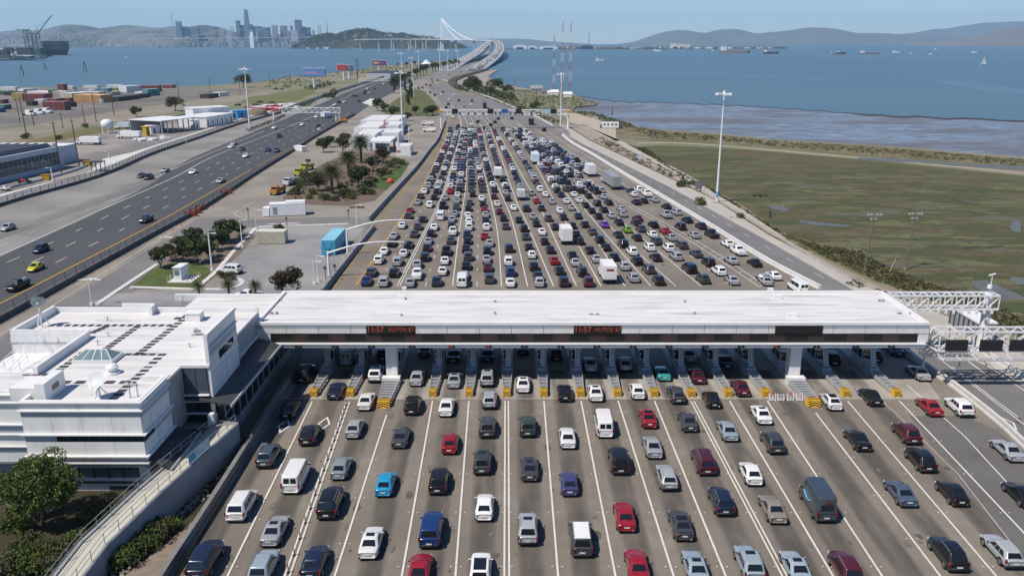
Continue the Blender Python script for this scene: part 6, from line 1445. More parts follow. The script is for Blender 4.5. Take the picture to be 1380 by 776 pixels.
# ---- trucks
def boxtruck(u, v, L, W_, H_, colr, lab, d=None, semi=False, logo=False, front=False, name='box_truck', cab=True):
    p = G(u, v, .16); d = d or dirq(u, v); rz = math.atan2(-d.x, d.y); X0_ = Matrix.Translation(p) @ Matrix.Rotation(rz, 4, 'Z')
    t = thing(name, lab, 'truck', p, rz, 'trucks'); bm = M('truck_body_'+''.join('%d' % int(c*9) for c in colr), colr, .5, .05, .5)
    w = W_/2; y1 = L
    b = MB(); b.box((-w, 0, 1.0), (w, y1, H_), bm); 
    if semi:
        for k in range(int(L/1.0)): b.box((-w-.03, .3+k, 1.1), (-w, .42+k, H_-.1), bm); b.box((w, .3+k, 1.1), (w+.03, .42+k, H_-.1), bm)
    o = b.build('cargo_box', t, local=True); b = MB(); b.box((-w*.92, -.02, 1.1), (-.02, 0, H_-.15), bm); b.box((.02, -.02, 1.1), (w*.92, 0, H_-.15), bm); b.build('rear_door', t, local=True)
    if logo: b = MB(); b.box((-w*.55, -.03, H_-.95), (w*.6, -.022, H_-.55), redl); b.build('red_logo', t, local=True)
    if cab:
        b = MB(); b.prism([(-w*.93, y1+.15), (w*.93, y1+.15), (w*.93, y1+1.7), (w*.75, y1+2.2), (-w*.75, y1+2.2), (-w*.93, y1+1.7)], .5, 1.55, whitem); b.prism([(-w*.88, y1+.15), (w*.88, y1+.15), (w*.82, y1+1.35), (-w*.82, y1+1.35)], 1.55, 2.45, whitem)
        cb = b.build('cab', t, local=True); b = MB(); b.box((-w*.78, y1+1.35, 1.6), (w*.78, y1+1.37, 2.3), glass); b.box((-w*.89, y1+.4, 1.6), (w*.89, y1+1.1, 2.2), glass); b.build('windshield', cb, local=True)
    b = MB(); b.box((-w*.7, .1, .75), (w*.7, y1+1.5, 1.0), blackp); b.build('chassis', t, local=True)
    for y in ([.9, 2.0] if L > 8 else [1.3])+([y1+1.1] if cab else []):
        for s in (-1, 1): b = MB(); b.tube((s*w*.95-s*.3, y, .48), (s*w*.95, y, .48), .48, .48, rubber, 12); b.build('wheel', t, local=True)
boxtruck(822,384,5.2,2.35,3.5,(0.80,0.80,0.79),'white rental box truck with a red logo just behind the canopy', logo=True)
boxtruck(764,331,5.0,2.35,3.7,(0.78,0.77,0.74),'tall white box truck in the middle of the queue')
boxtruck(703,271,4.2,2.1,2.9,(0.55,0.58,0.56),'small pale grey box truck in the middle of the queue')
boxtruck(671.5,241,4.4,2.4,3.3,(0.78,0.78,0.77),'white box truck between cars in the upper left queue')
boxtruck(722,222,7.0,2.5,3.8,(0.62,0.70,0.73),'pale blue box truck high up in the queue')
boxtruck(831,256.5,13.5,2.6,4.0,(0.30,0.31,0.31),'long grey ribbed semi trailer beside the pale barrier', semi=True, name='semi_truck')
boxtruck(794+4,239,6.0,2.5,3.9,(0.72,0.73,0.73),'white trailer truck just ahead of the long grey semi trailer', name='semi_truck')
boxtruck(830/5.308+560,169,6,2.5,3.2,(0.03,0.03,0.035),'dark box truck just past the metering gantry', )
boxtruck(1058/6.9+500,146.5,8,2.6,3.6,(0.035,0.035,0.04),'dark truck on the far curve beyond the metering gantry')
boxtruck(435,160,7,2.6,3.6,(0.78,0.78,0.78),'white truck with trailer coming under the overhead freeway gantry', d=Vector((-.35,-1,0)).normalized()*-1)
boxtruck(128+8,195,8.5,2.6,3.4,(0.8,0.8,0.79),'white box truck parked nearest the white tank', d=Vector((-1,.08,0)))
boxtruck(190,187,9,2.6,3.4,(0.78,0.78,0.77),'white box truck parked right of the one by the tank', d=Vector((-1,.15,0)))
boxtruck(176,174,6,2.5,3.4,(0.5,0.55,0.6),'pale blue-grey box truck parked behind the white tank', d=Vector((-1,.15,0)))
# orange and yellow work trucks on the lot
def worktruck(u, v, colr, lab, rz, arrow=False):
    p = G(u, v, .1); t = thing('work_truck', lab, 'work truck', p, R(rz)); m = M('work_'+''.join('%d' % int(c*9) for c in colr), colr, .5, .1, 1)
    b = MB(); b.box((-1.15,-3,.8), (1.15,1.0,1.5), m); b.box((-1.15,-3,1.5), (-1.05,1.0,2.0), m); b.box((1.05,-3,1.5), (1.15,1.0,2.0), m); b.build('bed', t, local=True)
    b = MB(); b.prism([(-1.1,1.1),(1.1,1.1),(1.05,3.2),(-1.05,3.2)], .6, 1.6, m); b.prism([(-1.05,1.1),(1.05,1.1),(1.0,2.3),(-1.0,2.3)], 1.6, 2.4, m); cb = b.build('cab', t, local=True)
    b = MB(); b.box((-.9,2.28,1.65), (.9,2.33,2.25), glass); b.box((-1.06,1.4,1.65), (1.06,2.1,2.2), glass); b.build('windshield', cb, local=True)
    for y in (-2.0, 2.4):
        for s in (-1, 1): b = MB(); b.tube((s*.8,y,.48), (s*1.12,y,.48), .48, .48, rubber, 12); b.build('wheel', t, local=True)
    if arrow: b = MB(); b.box((-1.0,-1.1,2.6), (1.0,-1.0,3.5), blackp); b.box((-.06,-1.1,1.5), (.06,-1.0,2.6), blackp); b.build('arrow_board', t, local=True)
worktruck(375,261,(0.45,0.20,0.03),'orange work truck standing on the concrete by the palm island',170); worktruck(406,236,(0.42,0.40,0.05),'yellow-green work truck, left one of a pair by the palm island',165); worktruck(414,229,(0.40,0.38,0.08),'yellow-green work truck with a black arrow board on top',165,True)
worktruck(392,249,(0.55,0.57,0.6),'silver work trailer truck between the orange and yellow trucks',165)
worktruck(577,169,(0.75,0.72,0.7),'white tow truck parked near the far gantry post',80); worktruck(579,178,(0.78,0.78,0.78),'white flat tow truck parked right of the white buildings',80); worktruck(463,165,(0.55,0.22,0.03),'small orange truck under the overhead gantry leg',30)
# ================================================================ masts, poles, small structures
def mast(u, v, vt, label, heads=4, r=.28, cat='light mast', name='light_mast', mat=None, lean=0.0, du=0.0):
    p = G(u, v); z = topz(u, v, vt); mat = mat or whitem
    t = thing(name, label, cat, p); b = MB(); b.tube(p, (p.x+lean, p.y, z), r, r*.5, mat, 10); b.cbox((p.x,p.y,.25), (r*4,r*4,.5), conc); b.build('pole', t)
    b = MB()
    for k in range(heads):
        a = k*6.283/heads+.4; b.beam((p.x+lean,p.y,z), (p.x+lean+math.cos(a)*r*5, p.y+math.sin(a)*r*5, z-.1), r*.5, r*.5, mat); b.cbox((p.x+lean+math.cos(a)*r*5.5, p.y+math.sin(a)*r*5.5, z-.2), (r*3, r*3, r*1.4), mat, a)
    b.tube((p.x+lean,p.y,z), (p.x+lean,p.y,z+r*2), r*1.2, r*.8, mat, 8)
    b.build('lamp_head', t); return t
mast(337,176,93,'tall white high-mast light on the left freeway shoulder', 6, .42)
mast(965.5,274,126,'tall white high-mast light standing by the path right of the road', 6, .33)
t = MB(); p = G(965.5,274); t.tube((p.x,p.y,1.6),(p.x,p.y,3.2),.36,.36,M('mast_blue',(0.15,0.4,0.65),.5),10); t.build('electrical_cabinet', label='light blue band cabinet wrapped around the tall right mast foot', cat='cabinet')
mast(543,194,98,'tall white mast in front of the white flat-roofed buildings', 5, .36)
for k, (u, v, vt) in enumerate(((542,113,72),(556,109,78),(565,105,69.5),(593,99,67),(604,97,68.5),(617,92.5,69),(558,130,100))): mast(u, v, vt, f'pale light mast along the palm row on the far approach, {o20[k]} from the left' if k < 6 else 'short pale mast in the green median', 5, .55 if k < 6 else .3)
mast(755.5,171,100,'thin pale light mast behind the far gantry, below the radio masts', 3, .35)
# wooden lamp posts in the marsh
for (u, v, vt, ln_, lab) in ((1165,366,289,.9,'leaning brown lamp post with floodlights at the marsh edge, left one'),(1220,363,288,.8,'leaning brown lamp post with floodlights at the marsh edge, right one')):
    p = G(u, v); z = topz(u, v, vt); t = thing('lamp_post', lab, 'lamp post', p, 0, 'marsh lamp posts')
    wm = M('weathered_post', (0.17,0.14,0.12), .9, .2, 2); b = MB(); b.tube(p, (p.x+ln_*.6, p.y, z), .16, .11, wm, 7); b.lathe([(0,.6),(.25,.5),(.45,0)], tuple(p), wm, 8); b.build('pole', t)
    b = MB(); x = p.x+ln_*.6; b.beam((x-1.2,p.y,z-.1), (x+1.2,p.y,z-.1), .1, .1, galv); b.beam((x-.6,p.y,z-.9), (x+.4,p.y,z-.9), .08, .08, galv); b.build('crossarm', t)
    for q, zz in ((-1.2,0),(-.55,0),(.6,0),(1.2,0),(-.5,-.85),(.3,-.85)): b = MB(); b.cbox((x+q,p.y-.1,z+zz), (.34,.3,.26), galv, .3); b.build('floodlight', t)
b = MB(); p = G(1199,366); b.tube(p, (p.x+.9,p.y,2.6), .14, .12, M('broken_post',(0.35,0.29,0.2),.9), 6); b.build('broken_post', label='short pale broken post between the two marsh lamp posts', cat='post')
# utility poles at left
UP = [(36,185,131,'tall dark leaning pole nearest the container yard edge'),(27,165,133,'dark pole just left of another at the container yard edge'),(83,233,164,'dark utility pole in front of the solar-roofed hall'),(107,225,161,'dark utility pole at the right end of the glazed hall'),
      (115,168,142,'dark pole on the grass strip beside the rail line'),(85,173,152,'short pole on the dirt corridor left of the tanks'),(130,165,126,'thin pole beside the rail line'),(242,136,110,'dark pole above the flat-topped tree'),(285,136,106,'dark pole at the bend of the dirt corridor'),
      (324,127,101,'dark pole left of the left light mast, by the water'),(364,120,98,'dark pole beside the field left of the blue billboard'),(392,116,96,'dark pole just left of the blue billboard'),(404,117,103,'shorter dark pole at the blue billboard edge'),(46,170,150,'short pole by the dirt corridor'),(154,156,128,'thin pole right of the orange containers')]
for i, (u, v, vt, lab) in enumerate(UP):
    p = G(u, v); z = topz(u, v, vt); t = thing('utility_pole', lab, 'utility pole', p, 0, 'utility poles'); b = MB(); b.tube(p, (p.x-.35, p.y, z), .24, .15, woodm, 7); b.build('pole', t)
    b = MB(); b.beam((p.x-1.5,p.y,z-.6), (p.x+.9,p.y,z-.6), .14, .14, woodm); b.build('crossarm', t)
p = G(482,106); z = topz(482, 106, 79); t = thing('signal_pylon', 'dark pylon with crossarms right of the red billboard', 'pylon', p); b = MB(); b.tube(p, (p.x,p.y,z), .7, .35, darkmetal, 6); b.build('pole', t)
b = MB(); [b.beam((p.x-3.5,p.y,z-q), (p.x+3.5,p.y,z-q), .4, .4, darkmetal) for q in (1,4,8)]; b.build('crossarm', t)
# small street lamps
def streetlamp(u, v, vt, lab, arm=1, r=.08, name='street_lamp'):
    p = G(u, v); z = topz(u, v, vt); t = thing(name, lab, 'street lamp', p); b = MB(); b.tube(p, (p.x,p.y,z), r*1.3, r, whitem, 8); b.cbox((p.x,p.y,.3), (.5,.5,.6), whitem); b.build('pole', t)
    b = MB(); b.beam((p.x,p.y,z), (p.x+1.1*arm,p.y-.2,z+.05), .07, .07, whitem); b.cbox((p.x+1.2*arm,p.y-.2,z), (.75,.34,.14), whitem); b.build('lamp_head', t)
streetlamp(286,366,314,'white lamp post in the tree island left of the kiosk trees',1,.13); streetlamp(327,335,296,'white lamp post at the far end of the tree island',1,.1); streetlamp(124,412,375,'white lamp post behind the office roof by the service road',1)
streetlamp(71,244,226,'white lamp post in front of the glazed depot hall',-1,.12); streetlamp(147,214,204,'white lamp post on the depot road behind the fence',-1,.1); streetlamp(481,308,276,'slender white post beside the blue container',1,.08)
streetlamp(424,384,352,'short lamp post left of the curved-arm pole in the lot',1,.07); streetlamp(429,380,345,'short lamp post next to another by the curved-arm pole',1,.07); streetlamp(552,212,170,'thin white post right of the white buildings',1,.12)
streetlamp(212,200,190,'small lamp post by the white trailers of the depot',-1,.1); streetlamp(251,193,183,'small lamp post with a blue and orange base by the fence',-1,.1); streetlamp(368,166,152,'lamp post on the shoulder below the overhead gantry, left',-1,.12); streetlamp(346,311,283,'thin lamp post at the mouth of the parking lot',1,.07)
streetlamp(1160,402,372,'small post by the dirt verge',1,.04) if False else None
# curved arm cantilever poles over the yellow hatching
for (ub, vb, ut, vt, ue, ve, lab) in ((444,375,441,340,544,326,'white pole with a long curved arm over the queue, nearer one'),(469,345,467,309,556,297,'white pole with a long curved arm over the queue, farther one')):
    p = G(ub, vb); z = topz(ub, vb, vt); e = D(ue, ve, p.y); t = thing('cantilever_pole', lab, 'cantilever pole', p, 0, 'curved arm poles'); b = MB(); b.tube(p, (p.x,p.y,z+.2), .26, .2, whitem, 10); b.cbox((p.x,p.y,.3), (.8,.8,.6), conc); b.build('pole', t)
    P = []
    for k in range(13): q = k/12; P.append(Vector((lerp(p.x, e.x, q), p.y, lerp(z-.15, e.z, q)+math.sin(q*math.pi*.5)*0 + (e.z-z)*(-0.0) + .9*math.sin(q*math.pi)*.9)))
    b = MB()
    for k, (a, c) in enumerate(zip(P, P[1:])): b.tube(a, c, lerp(.19,.09,k/12), lerp(.19,.09,(k+1)/12), whitem, 8)
    b.build('arm', t)
    b = MB(); b.cbox((e.x,e.y,e.z-.15), (1.0,.3,.2), greym); b.build('detector', t)
# gantry across the freeway, gantry across the queue
def gantry(u0, v0, u1, v1, vt, vb, lab, n, r, signs=(), ext=0, legs=None):
    a = G(u0, v0); c = G(u1, v1); Y = (a.y+c.y)/2; zt = D(u0, vt, Y).z; zb_ = D(u0, vb, Y).z; x0 = D(u0, vt, Y).x; x1 = D(u1, vt, Y).x
    t = thing('overhead_gantry', lab, 'gantry', ((x0+x1)/2, Y, 0)); b = MB(); boxtruss(b, x0, x1, Y, 1.8, zb_, zt, n, whitem, r); b.build('truss', t)
    for x in ([x0+.5, x1-.5] if not legs else legs):
        b = MB(); b.tube((x,Y+.9,0), (x,Y+.9,zb_), r*3.4, r*2.8, whitem, 10); b.build('post', t)
    for (su, w_, h_, m) in signs:
        x = D(su, vt, Y).x; zc = (zt+zb_)/2; b = MB(); b.box((x-w_/2,Y-.6,zc-h_/2+.6), (x+w_/2,Y-.25,zc+h_/2+.6), m); b.build('sign_panel', t)
    return t
bls = M('blue_sign', (0.03,0.10,0.35), .5)
gt = gantry(592.5,171,767.5,176,148.5,154.8,'long white truss gantry with dark signal boxes across the far end of the queue',17,.16,[(613,2.9,2.4,ledoff),(661,2.9,2.4,ledoff),(699,2.9,2.4,ledoff),(746,2.9,2.4,ledoff),(680,3.4,1.8,bls),(735,4,2,M('pale_sign',(0.4,0.55,0.6),.5))])
for k, u in enumerate((611,620,631,640,651,668,674,688,694,704,716,728)):
    Yq = (G(592.5,171).y+G(767.5,176).y)/2; x = D(u,152,Yq).x; z = D(u,153,Yq).z; b = MB(); b.box((x-.35,Yq-.5,z-.6), (x+.35,Yq-.2,z+.6), ledoff); b.build('signal_head', gt)
for x_u in (594, 767): Yq = (G(592.5,171).y+G(767.5,176).y)/2; x = D(x_u,152,Yq).x; b = MB(); b.box((x-1.6,Yq-.7,D(690,151.5,Yq).z), (x+1.6,Yq-.3,D(690,149.5,Yq).z), M('amber_panel',(0.5,0.25,0.03),.5)); b.build('amber_panel', gt)
gantry(379,166,457.5,163,145.5,152,'white truss gantry over the left freeway',10,.13, legs=[D(368,150,(G(379,166).y+G(457,163).y)/2).x, D(452,150,(G(379,166).y+G(457,163).y)/2).x, D(456.5,150,(G(379,166).y+G(457,163).y)/2).x])
gantry(484,116,531,112,106,109,'small pale gantry over the far part of the left freeway',8,.16)
# ================================================================ lot objects
def rotframe(u0, v0, u1, v1):
    a = G(u0, v0, .13); c = G(u1, v1, .13); d = (c-a); L = d.length; rz = math.atan2(d.y, d.x); return a, L, rz
def container(u0, v0, u1, v1, depth, h, mat, label, rib=True, roofm=None, name='container', cat='container', group=None, door=None):
    a, L, rz = rotframe(u0, v0, u1, v1); t = thing(name, label, cat, a, rz, group); b = MB(); b.box((0,0,0.1), (L,depth,h), mat)
    if rib:
        n = int(L/.45)
        for k in range(n): x = .1+k*(L-.2)/n; b.box((x,-.04,.2), (x+.18,0,h-.15), mat); b.box((x,depth,.2), (x+.18,depth+.04,h-.15), mat)
    b.build('shell', t, local=True); b = MB(); b.box((-.03,-.03,h), (L+.03,depth+.03,h+.07), roofm or mat); b.build('roof', t, local=True)
    if door:
        b = MB(); b.box((L*.2,-.05,.2), (L*.2+.9,-.03,h*.85), door); b.build('door', t, local=True)
    return t, L, rz
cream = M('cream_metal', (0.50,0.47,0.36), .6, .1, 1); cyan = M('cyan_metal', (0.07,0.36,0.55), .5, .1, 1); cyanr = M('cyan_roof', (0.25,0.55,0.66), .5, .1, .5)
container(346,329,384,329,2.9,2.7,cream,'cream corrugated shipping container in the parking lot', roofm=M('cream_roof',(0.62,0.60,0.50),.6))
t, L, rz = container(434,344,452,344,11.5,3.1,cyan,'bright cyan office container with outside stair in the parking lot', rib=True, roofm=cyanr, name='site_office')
b = MB()
for k in range(6): b.box((.3+k*.05,-1.4+k*.22,.2+k*.28), (1.6,-1.2+k*.22,.28+k*.28), cyan)
for x in (.2,1.7): b.beam((x,-1.5,.2), (x,-1.5,2.2), .08, .08, cyan); b.beam((x,-1.5,2.2), (x,-.1,2.9), .08, .08, cyan)
b.build('stair', t, local=True)
t, L, rz = container(364,292,412,290,3.4,3.0,whitem,'long white trailer office beside the service road', rib=False, name='trailer_office'); b = MB(); b.box((L*.45,.2,3.07), (L,3.2,3.5), whitem); b.build('raised_roof', t, local=True)
b = MB(); b.box((.8,-.04,.5), (1.8,-.01,2.3), greym); b.build('door', t, local=True)
container(354,292,363,292,2.6,2.1,whitem,'small white container next to the long trailer office', rib=False)
container(396,203,407,205,2.4,2.0,whitem,'small white box by the freeway barrier', rib=False)
# kiosk
p = G(235,379,.15); t = thing('kiosk', 'small white guard kiosk with a front window on the lawn', 'kiosk', p); b = MB(); kw = G(245,379,.15).x-p.x
b.prism([(0,0),(kw,0),(kw+.25,3.0),(.25,3.0)], .15, 2.5, whitem); b.build('cabin', t, local=True); b = MB(); b.prism([(-.15,-.15),(kw+.15,-.15),(kw+.4,3.15),(.1,3.15)], 2.5, 2.66, whitem); b.build('roof', t, local=True)
b = MB(); b.box((.15,-.03,1.1), (kw-.3,-.005,2.05), M('kiosk_glass',(0.15,0.20,0.24),.2)); b.build('window', t, local=True)
b = MB(); b.box((-.8,-1.2,.05), (kw+2.3,3.6,.17), concl); b.build('slab', t, local=True)
for k, (dx, dy) in enumerate(((-1.0,-.6),(-1.0,1.0),(-.9,.2),(kw+2.0,-.3),(kw+2.1,.6),(kw+2.3,1.5),(kw+2.4,2.4),(kw+1.4,-.9))): b = MB(); b.tube((p.x+dx,p.y+dy,.15), (p.x+dx,p.y+dy,1.1), .09, .09, cream, 8); b.build('bollard', label='short cream bollard standing around the white kiosk', cat='bollard', group='bollards round the kiosk')
# traffic barricade trailers, cones
rngc = random.Random(5)
for k, (u, v, s, lab) in enumerate(((257,292,1.3,'red barricade stack against the fence, leftmost'),(263,288,1.2,'red barricade stack against the fence, middle'),(270,283,1.0,'dark red barricade stack against the fence, rightmost of the near three'),(305,262,1.4,'red work barricade farther up the service road'))):
    p = G(u, v); t = thing('barricade_stack', lab, 'barricades', p, .4); b = MB()
    for j in range(4): b.box((-1.2*s,-.5+j*.3,.3+j*.12), (1.2*s,-.45+j*.3,.55+j*.12), redp); b.box((-1.2*s,-.5+j*.3,.7+j*.12), (1.2*s,-.45+j*.3,.9+j*.12), M('barricade_orange',(0.55,0.10,0.04),.6))
    b.build('board', t, local=True); b = MB()
    for x in (-1,1): b.box((x*s-.05,-.6,.0), (x*s+.05,.6,1.3), blackp)
    b.build('frame', t, local=True)
for k, (u, v) in enumerate(((245,305),(233,311),(279,277),(287,279),(316,257),(330,249),(341,241))):
    p = G(u, v, .1); b = MB(); b.lathe([(0,.75),(.05,.74),(.17,.06)], tuple(p), M('cone_orange',(0.7,0.15,0.04),.5), 10); b.cbox((p.x,p.y,.13), (.4,.4,.06), M('cone_orange')if 0 else MATS['cone_orange']); b.build('traffic_cone', label=f'small orange traffic cone along the service road edge, {ordn[k]} of seven', cat='traffic cone', group='cones on the service road')
b = MB(); p = G(526,247); b.lathe([(0,1.6),(.9,1.2),(1.1,.5),(.9,0)], (p.x,p.y,.1), M('orange_tarp',(0.62,0.09,0.03),.7), 9); b.build('orange_tank', label='orange rounded tank on the lawn beside the grey wall', cat='tank')
b = MB(); p = G(481,281)
for k in range(3): b.cbox((p.x+k*1.2-1.2,p.y+(k%2)*.5,.4), (1.6,.5,.3), M('rust_pipe',(0.20,0.09,0.06),.8), .15*k)
b.build('pallets', label='rusty low pallets by the thin post behind the trailer office', cat='pallets')
for (u, v, lab) in ((335,294,'brown signpost at the service road bend'),(387,307,'dark signpost behind the cream container'),(470,296,'dark signpost near the end of the grey wall'),(439,377,'small dark post at the curved-arm pole, left one'),(452,374,'small dark post at the curved-arm pole, right one')):
    p = G(u, v); b = MB(); b.tube(p, (p.x,p.y,2.6), .07, .07, woodm, 6); b.cbox((p.x,p.y-.1,2.3), (.5,.06,.6), woodm); b.build('signpost', label=lab, cat='signpost')
# low white buildings
t = thing('service_buildings', 'group of joined white flat-roofed service buildings behind the palms', 'building', G(505,190))
def blk(t, u0, vf, u1, vr, h, mat=None, roofc=None, wins=0, nm='block'):
    """box whose front top edge is seen at row vf (from u0 to u1) and rear top edge at row vr"""
    a = G(u0, vf, h); c = G(u1, vf, h); r = G(u0, vr, h); b = MB()
    b.box((a.x,a.y,0), (c.x,r.y,h), mat or panelw); o = b.build(nm, t)
    b = MB(); b.box((a.x+.3,a.y+.3,h), (c.x-.3,r.y-.3,h+.04), roofc or roofw); b.box((a.x,a.y,h), (c.x,a.y+.3,h+.35), whitem); b.box((c.x-.3,a.y+.3,h), (c.x,r.y,h+.35), whitem); b.box((a.x,a.y+.3,h), (a.x+.3,r.y,h+.35), whitem); b.box((a.x+.3,r.y-.3,h), (c.x-.3,r.y,h+.35), whitem)
    b.build('roof', t)
    if wins:
        b = MB()
        for k in range(wins): x = lerp(a.x, c.x, (k+.5)/wins); b.box((x-.8,a.y-.03,h*.35), (x+.8,a.y-.005,h*.75), winm)
        b.build('window', t)
blk(t, 486,163,516,156,5); blk(t, 516,163,537.5,156,5); blk(t, 477,173,510,164.5,5.2); blk(t, 512,170,537,164.5,4.6); blk(t, 474,183,505,175,5.5, wins=0); blk(t, 506,180,537,174.5,5.0, wins=3)
b = MB(); p = G(516,172,5); 
for k in range(3): b.beam((p.x,p.y+k*2,5), (p.x+.6,p.y+k*2+2,8), .18, .18, M('red_rail',(0.5,0.08,0.08),.6)); b.beam((p.x,p.y+k*2,7.5), (p.x,p.y+k*2+2,7.5), .15, .15, MATS['red_rail'])
b.build('red_rail', t)
t = thing('fuel_canopy', 'white flat canopy on posts in front of the white service buildings', 'canopy', G(513,207))
a = G(496,191,4.6); c = G(526,191,4.6); r = G(496,184,4.6); b = MB(); b.box((a.x,a.y,4.0), (c.x,r.y,4.75), whitem); b.build('roof', t)
for x in (a.x+1, c.x-1):
    for y in (a.y+1, r.y-1): b = MB(); b.box((x-.4,y-.4,0), (x+.4,y+.4,4.0), greym); b.build('post', t)
t = thing('white_shed', 'small white shed right of the fuel canopy with pink marking', 'shed', G(543,208)); blk(t, 534,198,553,194,3.4, whitem, nm='wall'); b = MB(); a = G(537,206,1.0); b.box((a.x-.5,G(534,198,3.4).y-.04,1.1), (a.x+1.0,G(534,198,3.4).y-.01,2.1), M('faded_pink',(0.5,0.2,0.22),.7)); b.build('wall_marking', t)
# ================================================================ depot with solar roof (left)
t = thing('depot_hall', 'pale blue-grey depot hall with tall glazing and saw-tooth solar roof at the left edge', 'building', G(40,240))
A = G(-70,263); B_ = G(88,226); d = (B_-A).normalized(); nn = Vector((-d.y, d.x, 0)); L = (B_-A).length; h = 7.6; dep = 24
if nn.y < 0: nn = -nn
P = lambda s, q, z: tuple(A+d*s+nn*q+Vector((0,0,z)))
dpw = M('depot_wall', (0.42,0.47,0.53), .6, .05, .4)
def obx(b, s0, s1, q0, q1, z0, z1, m): b.add([P(s0,q0,z0),P(s1,q0,z0),P(s1,q1,z0),P(s0,q1,z0),P(s0,q0,z1),P(s1,q0,z1),P(s1,q1,z1),P(s0,q1,z1)], [(0,3,2,1),(4,5,6,7),(0,1,5,4),(1,2,6,5),(2,3,7,6),(3,0,4,7)], m)
b = MB(); obx(b, 0, L, 0, dep, 0, h, dpw); b.build('wall', t)
b = MB(); obx(b, 0, L-2.5, -.05, -.01, 1.6, 6.0, M('hall_glazing',(0.05,0.075,0.085),.12,.4,.3)); gz = b.build('glazing', t)
b = MB()
for k in range(int(L/2.2)): obx(b, k*2.2, k*2.2+.09, -.12, -.05, 1.6, 6.0, dpw)
obx(b, 0, L-2.5, -.12, -.05, 3.7, 3.8, dpw); b.build('mullion', gz)
ang = math.atan2(d.y, d.x)
pos = [(L-17,'R'),(L-11.6,'D')]
for s, ch in pos:
    q = Vector(P(s, -.2, 3.1)); tt = text(ch, 3.2, q, Matrix.Rotation(ang, 3, 'Z') @ FRONT, dpw, 'letter', extr=.04); tt.build('big_letter', t)
b = MB(); sol = M('solar_panel', (0.035,0.04,0.055), .25, .3, 1)
for k in range(7):
    q0 = 1.2+k*3.2
    b.add([P(2,q0,h+.2),P(L-3.5-k*.4,q0,h+.2),P(L-3.5-k*.4,q0+1.9,h+1.3),P(2,q0+1.9,h+1.3)], [(0,1,2,3)], sol)
b.build('solar_panel', t); b = MB()
for k in range(7): q0 = 1.2+k*3.2; obx(b, L-3.4-k*.4, L-1.2-k*.4, q0, q0+1.9, h, h+1.2, whitem); obx(b, 2, L-3.5-k*.4, q0+1.9, q0+2.05, h, h+1.35, whitem)
b.build('rooflight', t)
t2 = thing('depot_annex', 'pale annex with white roof and dark door beyond the solar-roofed hall', 'building', G(115,205)); b = MB(); obx(b, L+.5, L+17, 6, 22, 0, 6.2, dpw); b.build('wall', t2); b = MB(); obx(b, L+.3, L+17.2, 5.8, 22.2, 6.2, 6.45, whitem); b.build('roof', t2); b = MB(); obx(b, L+2.5, L+6.5, 5.9, 5.98, .2, 4.6, winm); b.build('door', t2)
b = MB(); P0 = G(60,252); 
w_ = [(0,258),(35,249),(60,243),(95,233),(118,224),(125,218)]
barrier('depot_kerb_wall', w_, .7, .3, dpw, 'low curved pale wall in front of the depot hall')
t = thing('bus_shelter', 'dark framed shelter on the freeway fence line', 'shelter', G(132,232)); b = MB(); a = G(124,232); c = G(140,231)
for x in (a.x, (a.x+c.x)/2, c.x):
    for y in (a.y, a.y+3): b.beam((x,y,0), (x,y,3.2), .2, .2, darkmetal)
b.build('post', t); b = MB(); b.box((a.x-.3,a.y-.3,3.2), (c.x+.3,a.y+3.3,3.45), darkmetal); b.build('roof', t)
for (u, v, lab) in ((118,224,'orange box beside the depot wall bend'),(63,243,'yellow-brown box in front of the depot hall glazing')): p = G(u, v); b = MB(); b.cbox((p.x,p.y,.9), (2.4,1.6,1.7), M('orange_box',(0.42,0.24,0.03),.7)); b.cbox((p.x,p.y,1.8), (2.6,1.8,.12), M('orange_box2',(0.35,0.2,0.03),.7)); b.build('skip', label=lab, cat='skip')
p = G(32,254); t = thing('red_sign', 'small red round sign on a post near the left frame edge', 'sign', p); b = MB(); b.tube(p, (p.x,p.y,2.4), .06, .06, greym, 6); b.build('post', t); b = MB(); b.tube((p.x,p.y-.1,2.6), (p.x,p.y-.05,2.6), .6, .6, redp, 8); b.build('panel', t)
# white tank, sheds, trailers, tents
p = G(146,180); t = thing('storage_tank', 'white spherical-bottomed tank on legs with a pipe hoop', 'tank', p); t.scale = (.68,.68,.8); b = MB(); b.lathe([(0,8.6),(2.4,8.2),(4.0,7.0),(4.3,5.2),(3.6,3.6),(1.6,2.6),(.3,2.0)], (p.x,p.y,0), whitem, 18); b.smooth = True; b.build('vessel', t); b = MB()
for k in range(6): a = k*1.047; b.tube((p.x+math.cos(a)*3.9,p.y+math.sin(a)*3.9,0), (p.x+math.cos(a)*3.9,p.y+math.sin(a)*3.9,5.5), .22, .22, whitem, 6)
b.build('leg', t)
def shed(name, lab, u0, v0, u1, v1, dep, h, wall, roof, rz=None, open_=False, slope=0.0, cat='shed', group=None):
    a = G(u0, v0); c = G(u1, v1); L = (c-a).length; rz = math.atan2(c.y-a.y, c.x-a.x); t = thing(name, lab, cat, a, rz, group); b = MB()
    if open_:
        n = 6
        for k in range(n+1):
            for y in (0, dep): b.box((L*k/n-.2,y-.2,0), (L*k/n+.2,y+.2,h), wall)
        b.box((0,dep-.3,0), (L,dep,h), wall)
    else: b.box((0,0,0), (L,dep,h), wall)
    b.build('wall', t, local=True); b = MB(); b.box((-.3,-.3,h), (L+.3,dep+.3,h+.35), roof); b.build('roof', t, local=True)
    if not open_ and name != 'shipping_container':
        b = MB(); b.box((L*.3,-.05,.2), (L*.3+min(2.5,L*.2),-.01,h*.7), winm); b.build('door', t, local=True)
    return t
shed('open_shed', 'white-roofed open shed with glazed sides between the trailers and tents', 219,181,262,175.5,20,6.0,M('shed_frame',(0.40,0.42,0.43),.6),whitem,open_=True)
shed('long_shed', 'long white shed with a faded blue sign behind the white tents', 262,166,311,163,12,7.5,whitem,whitem)
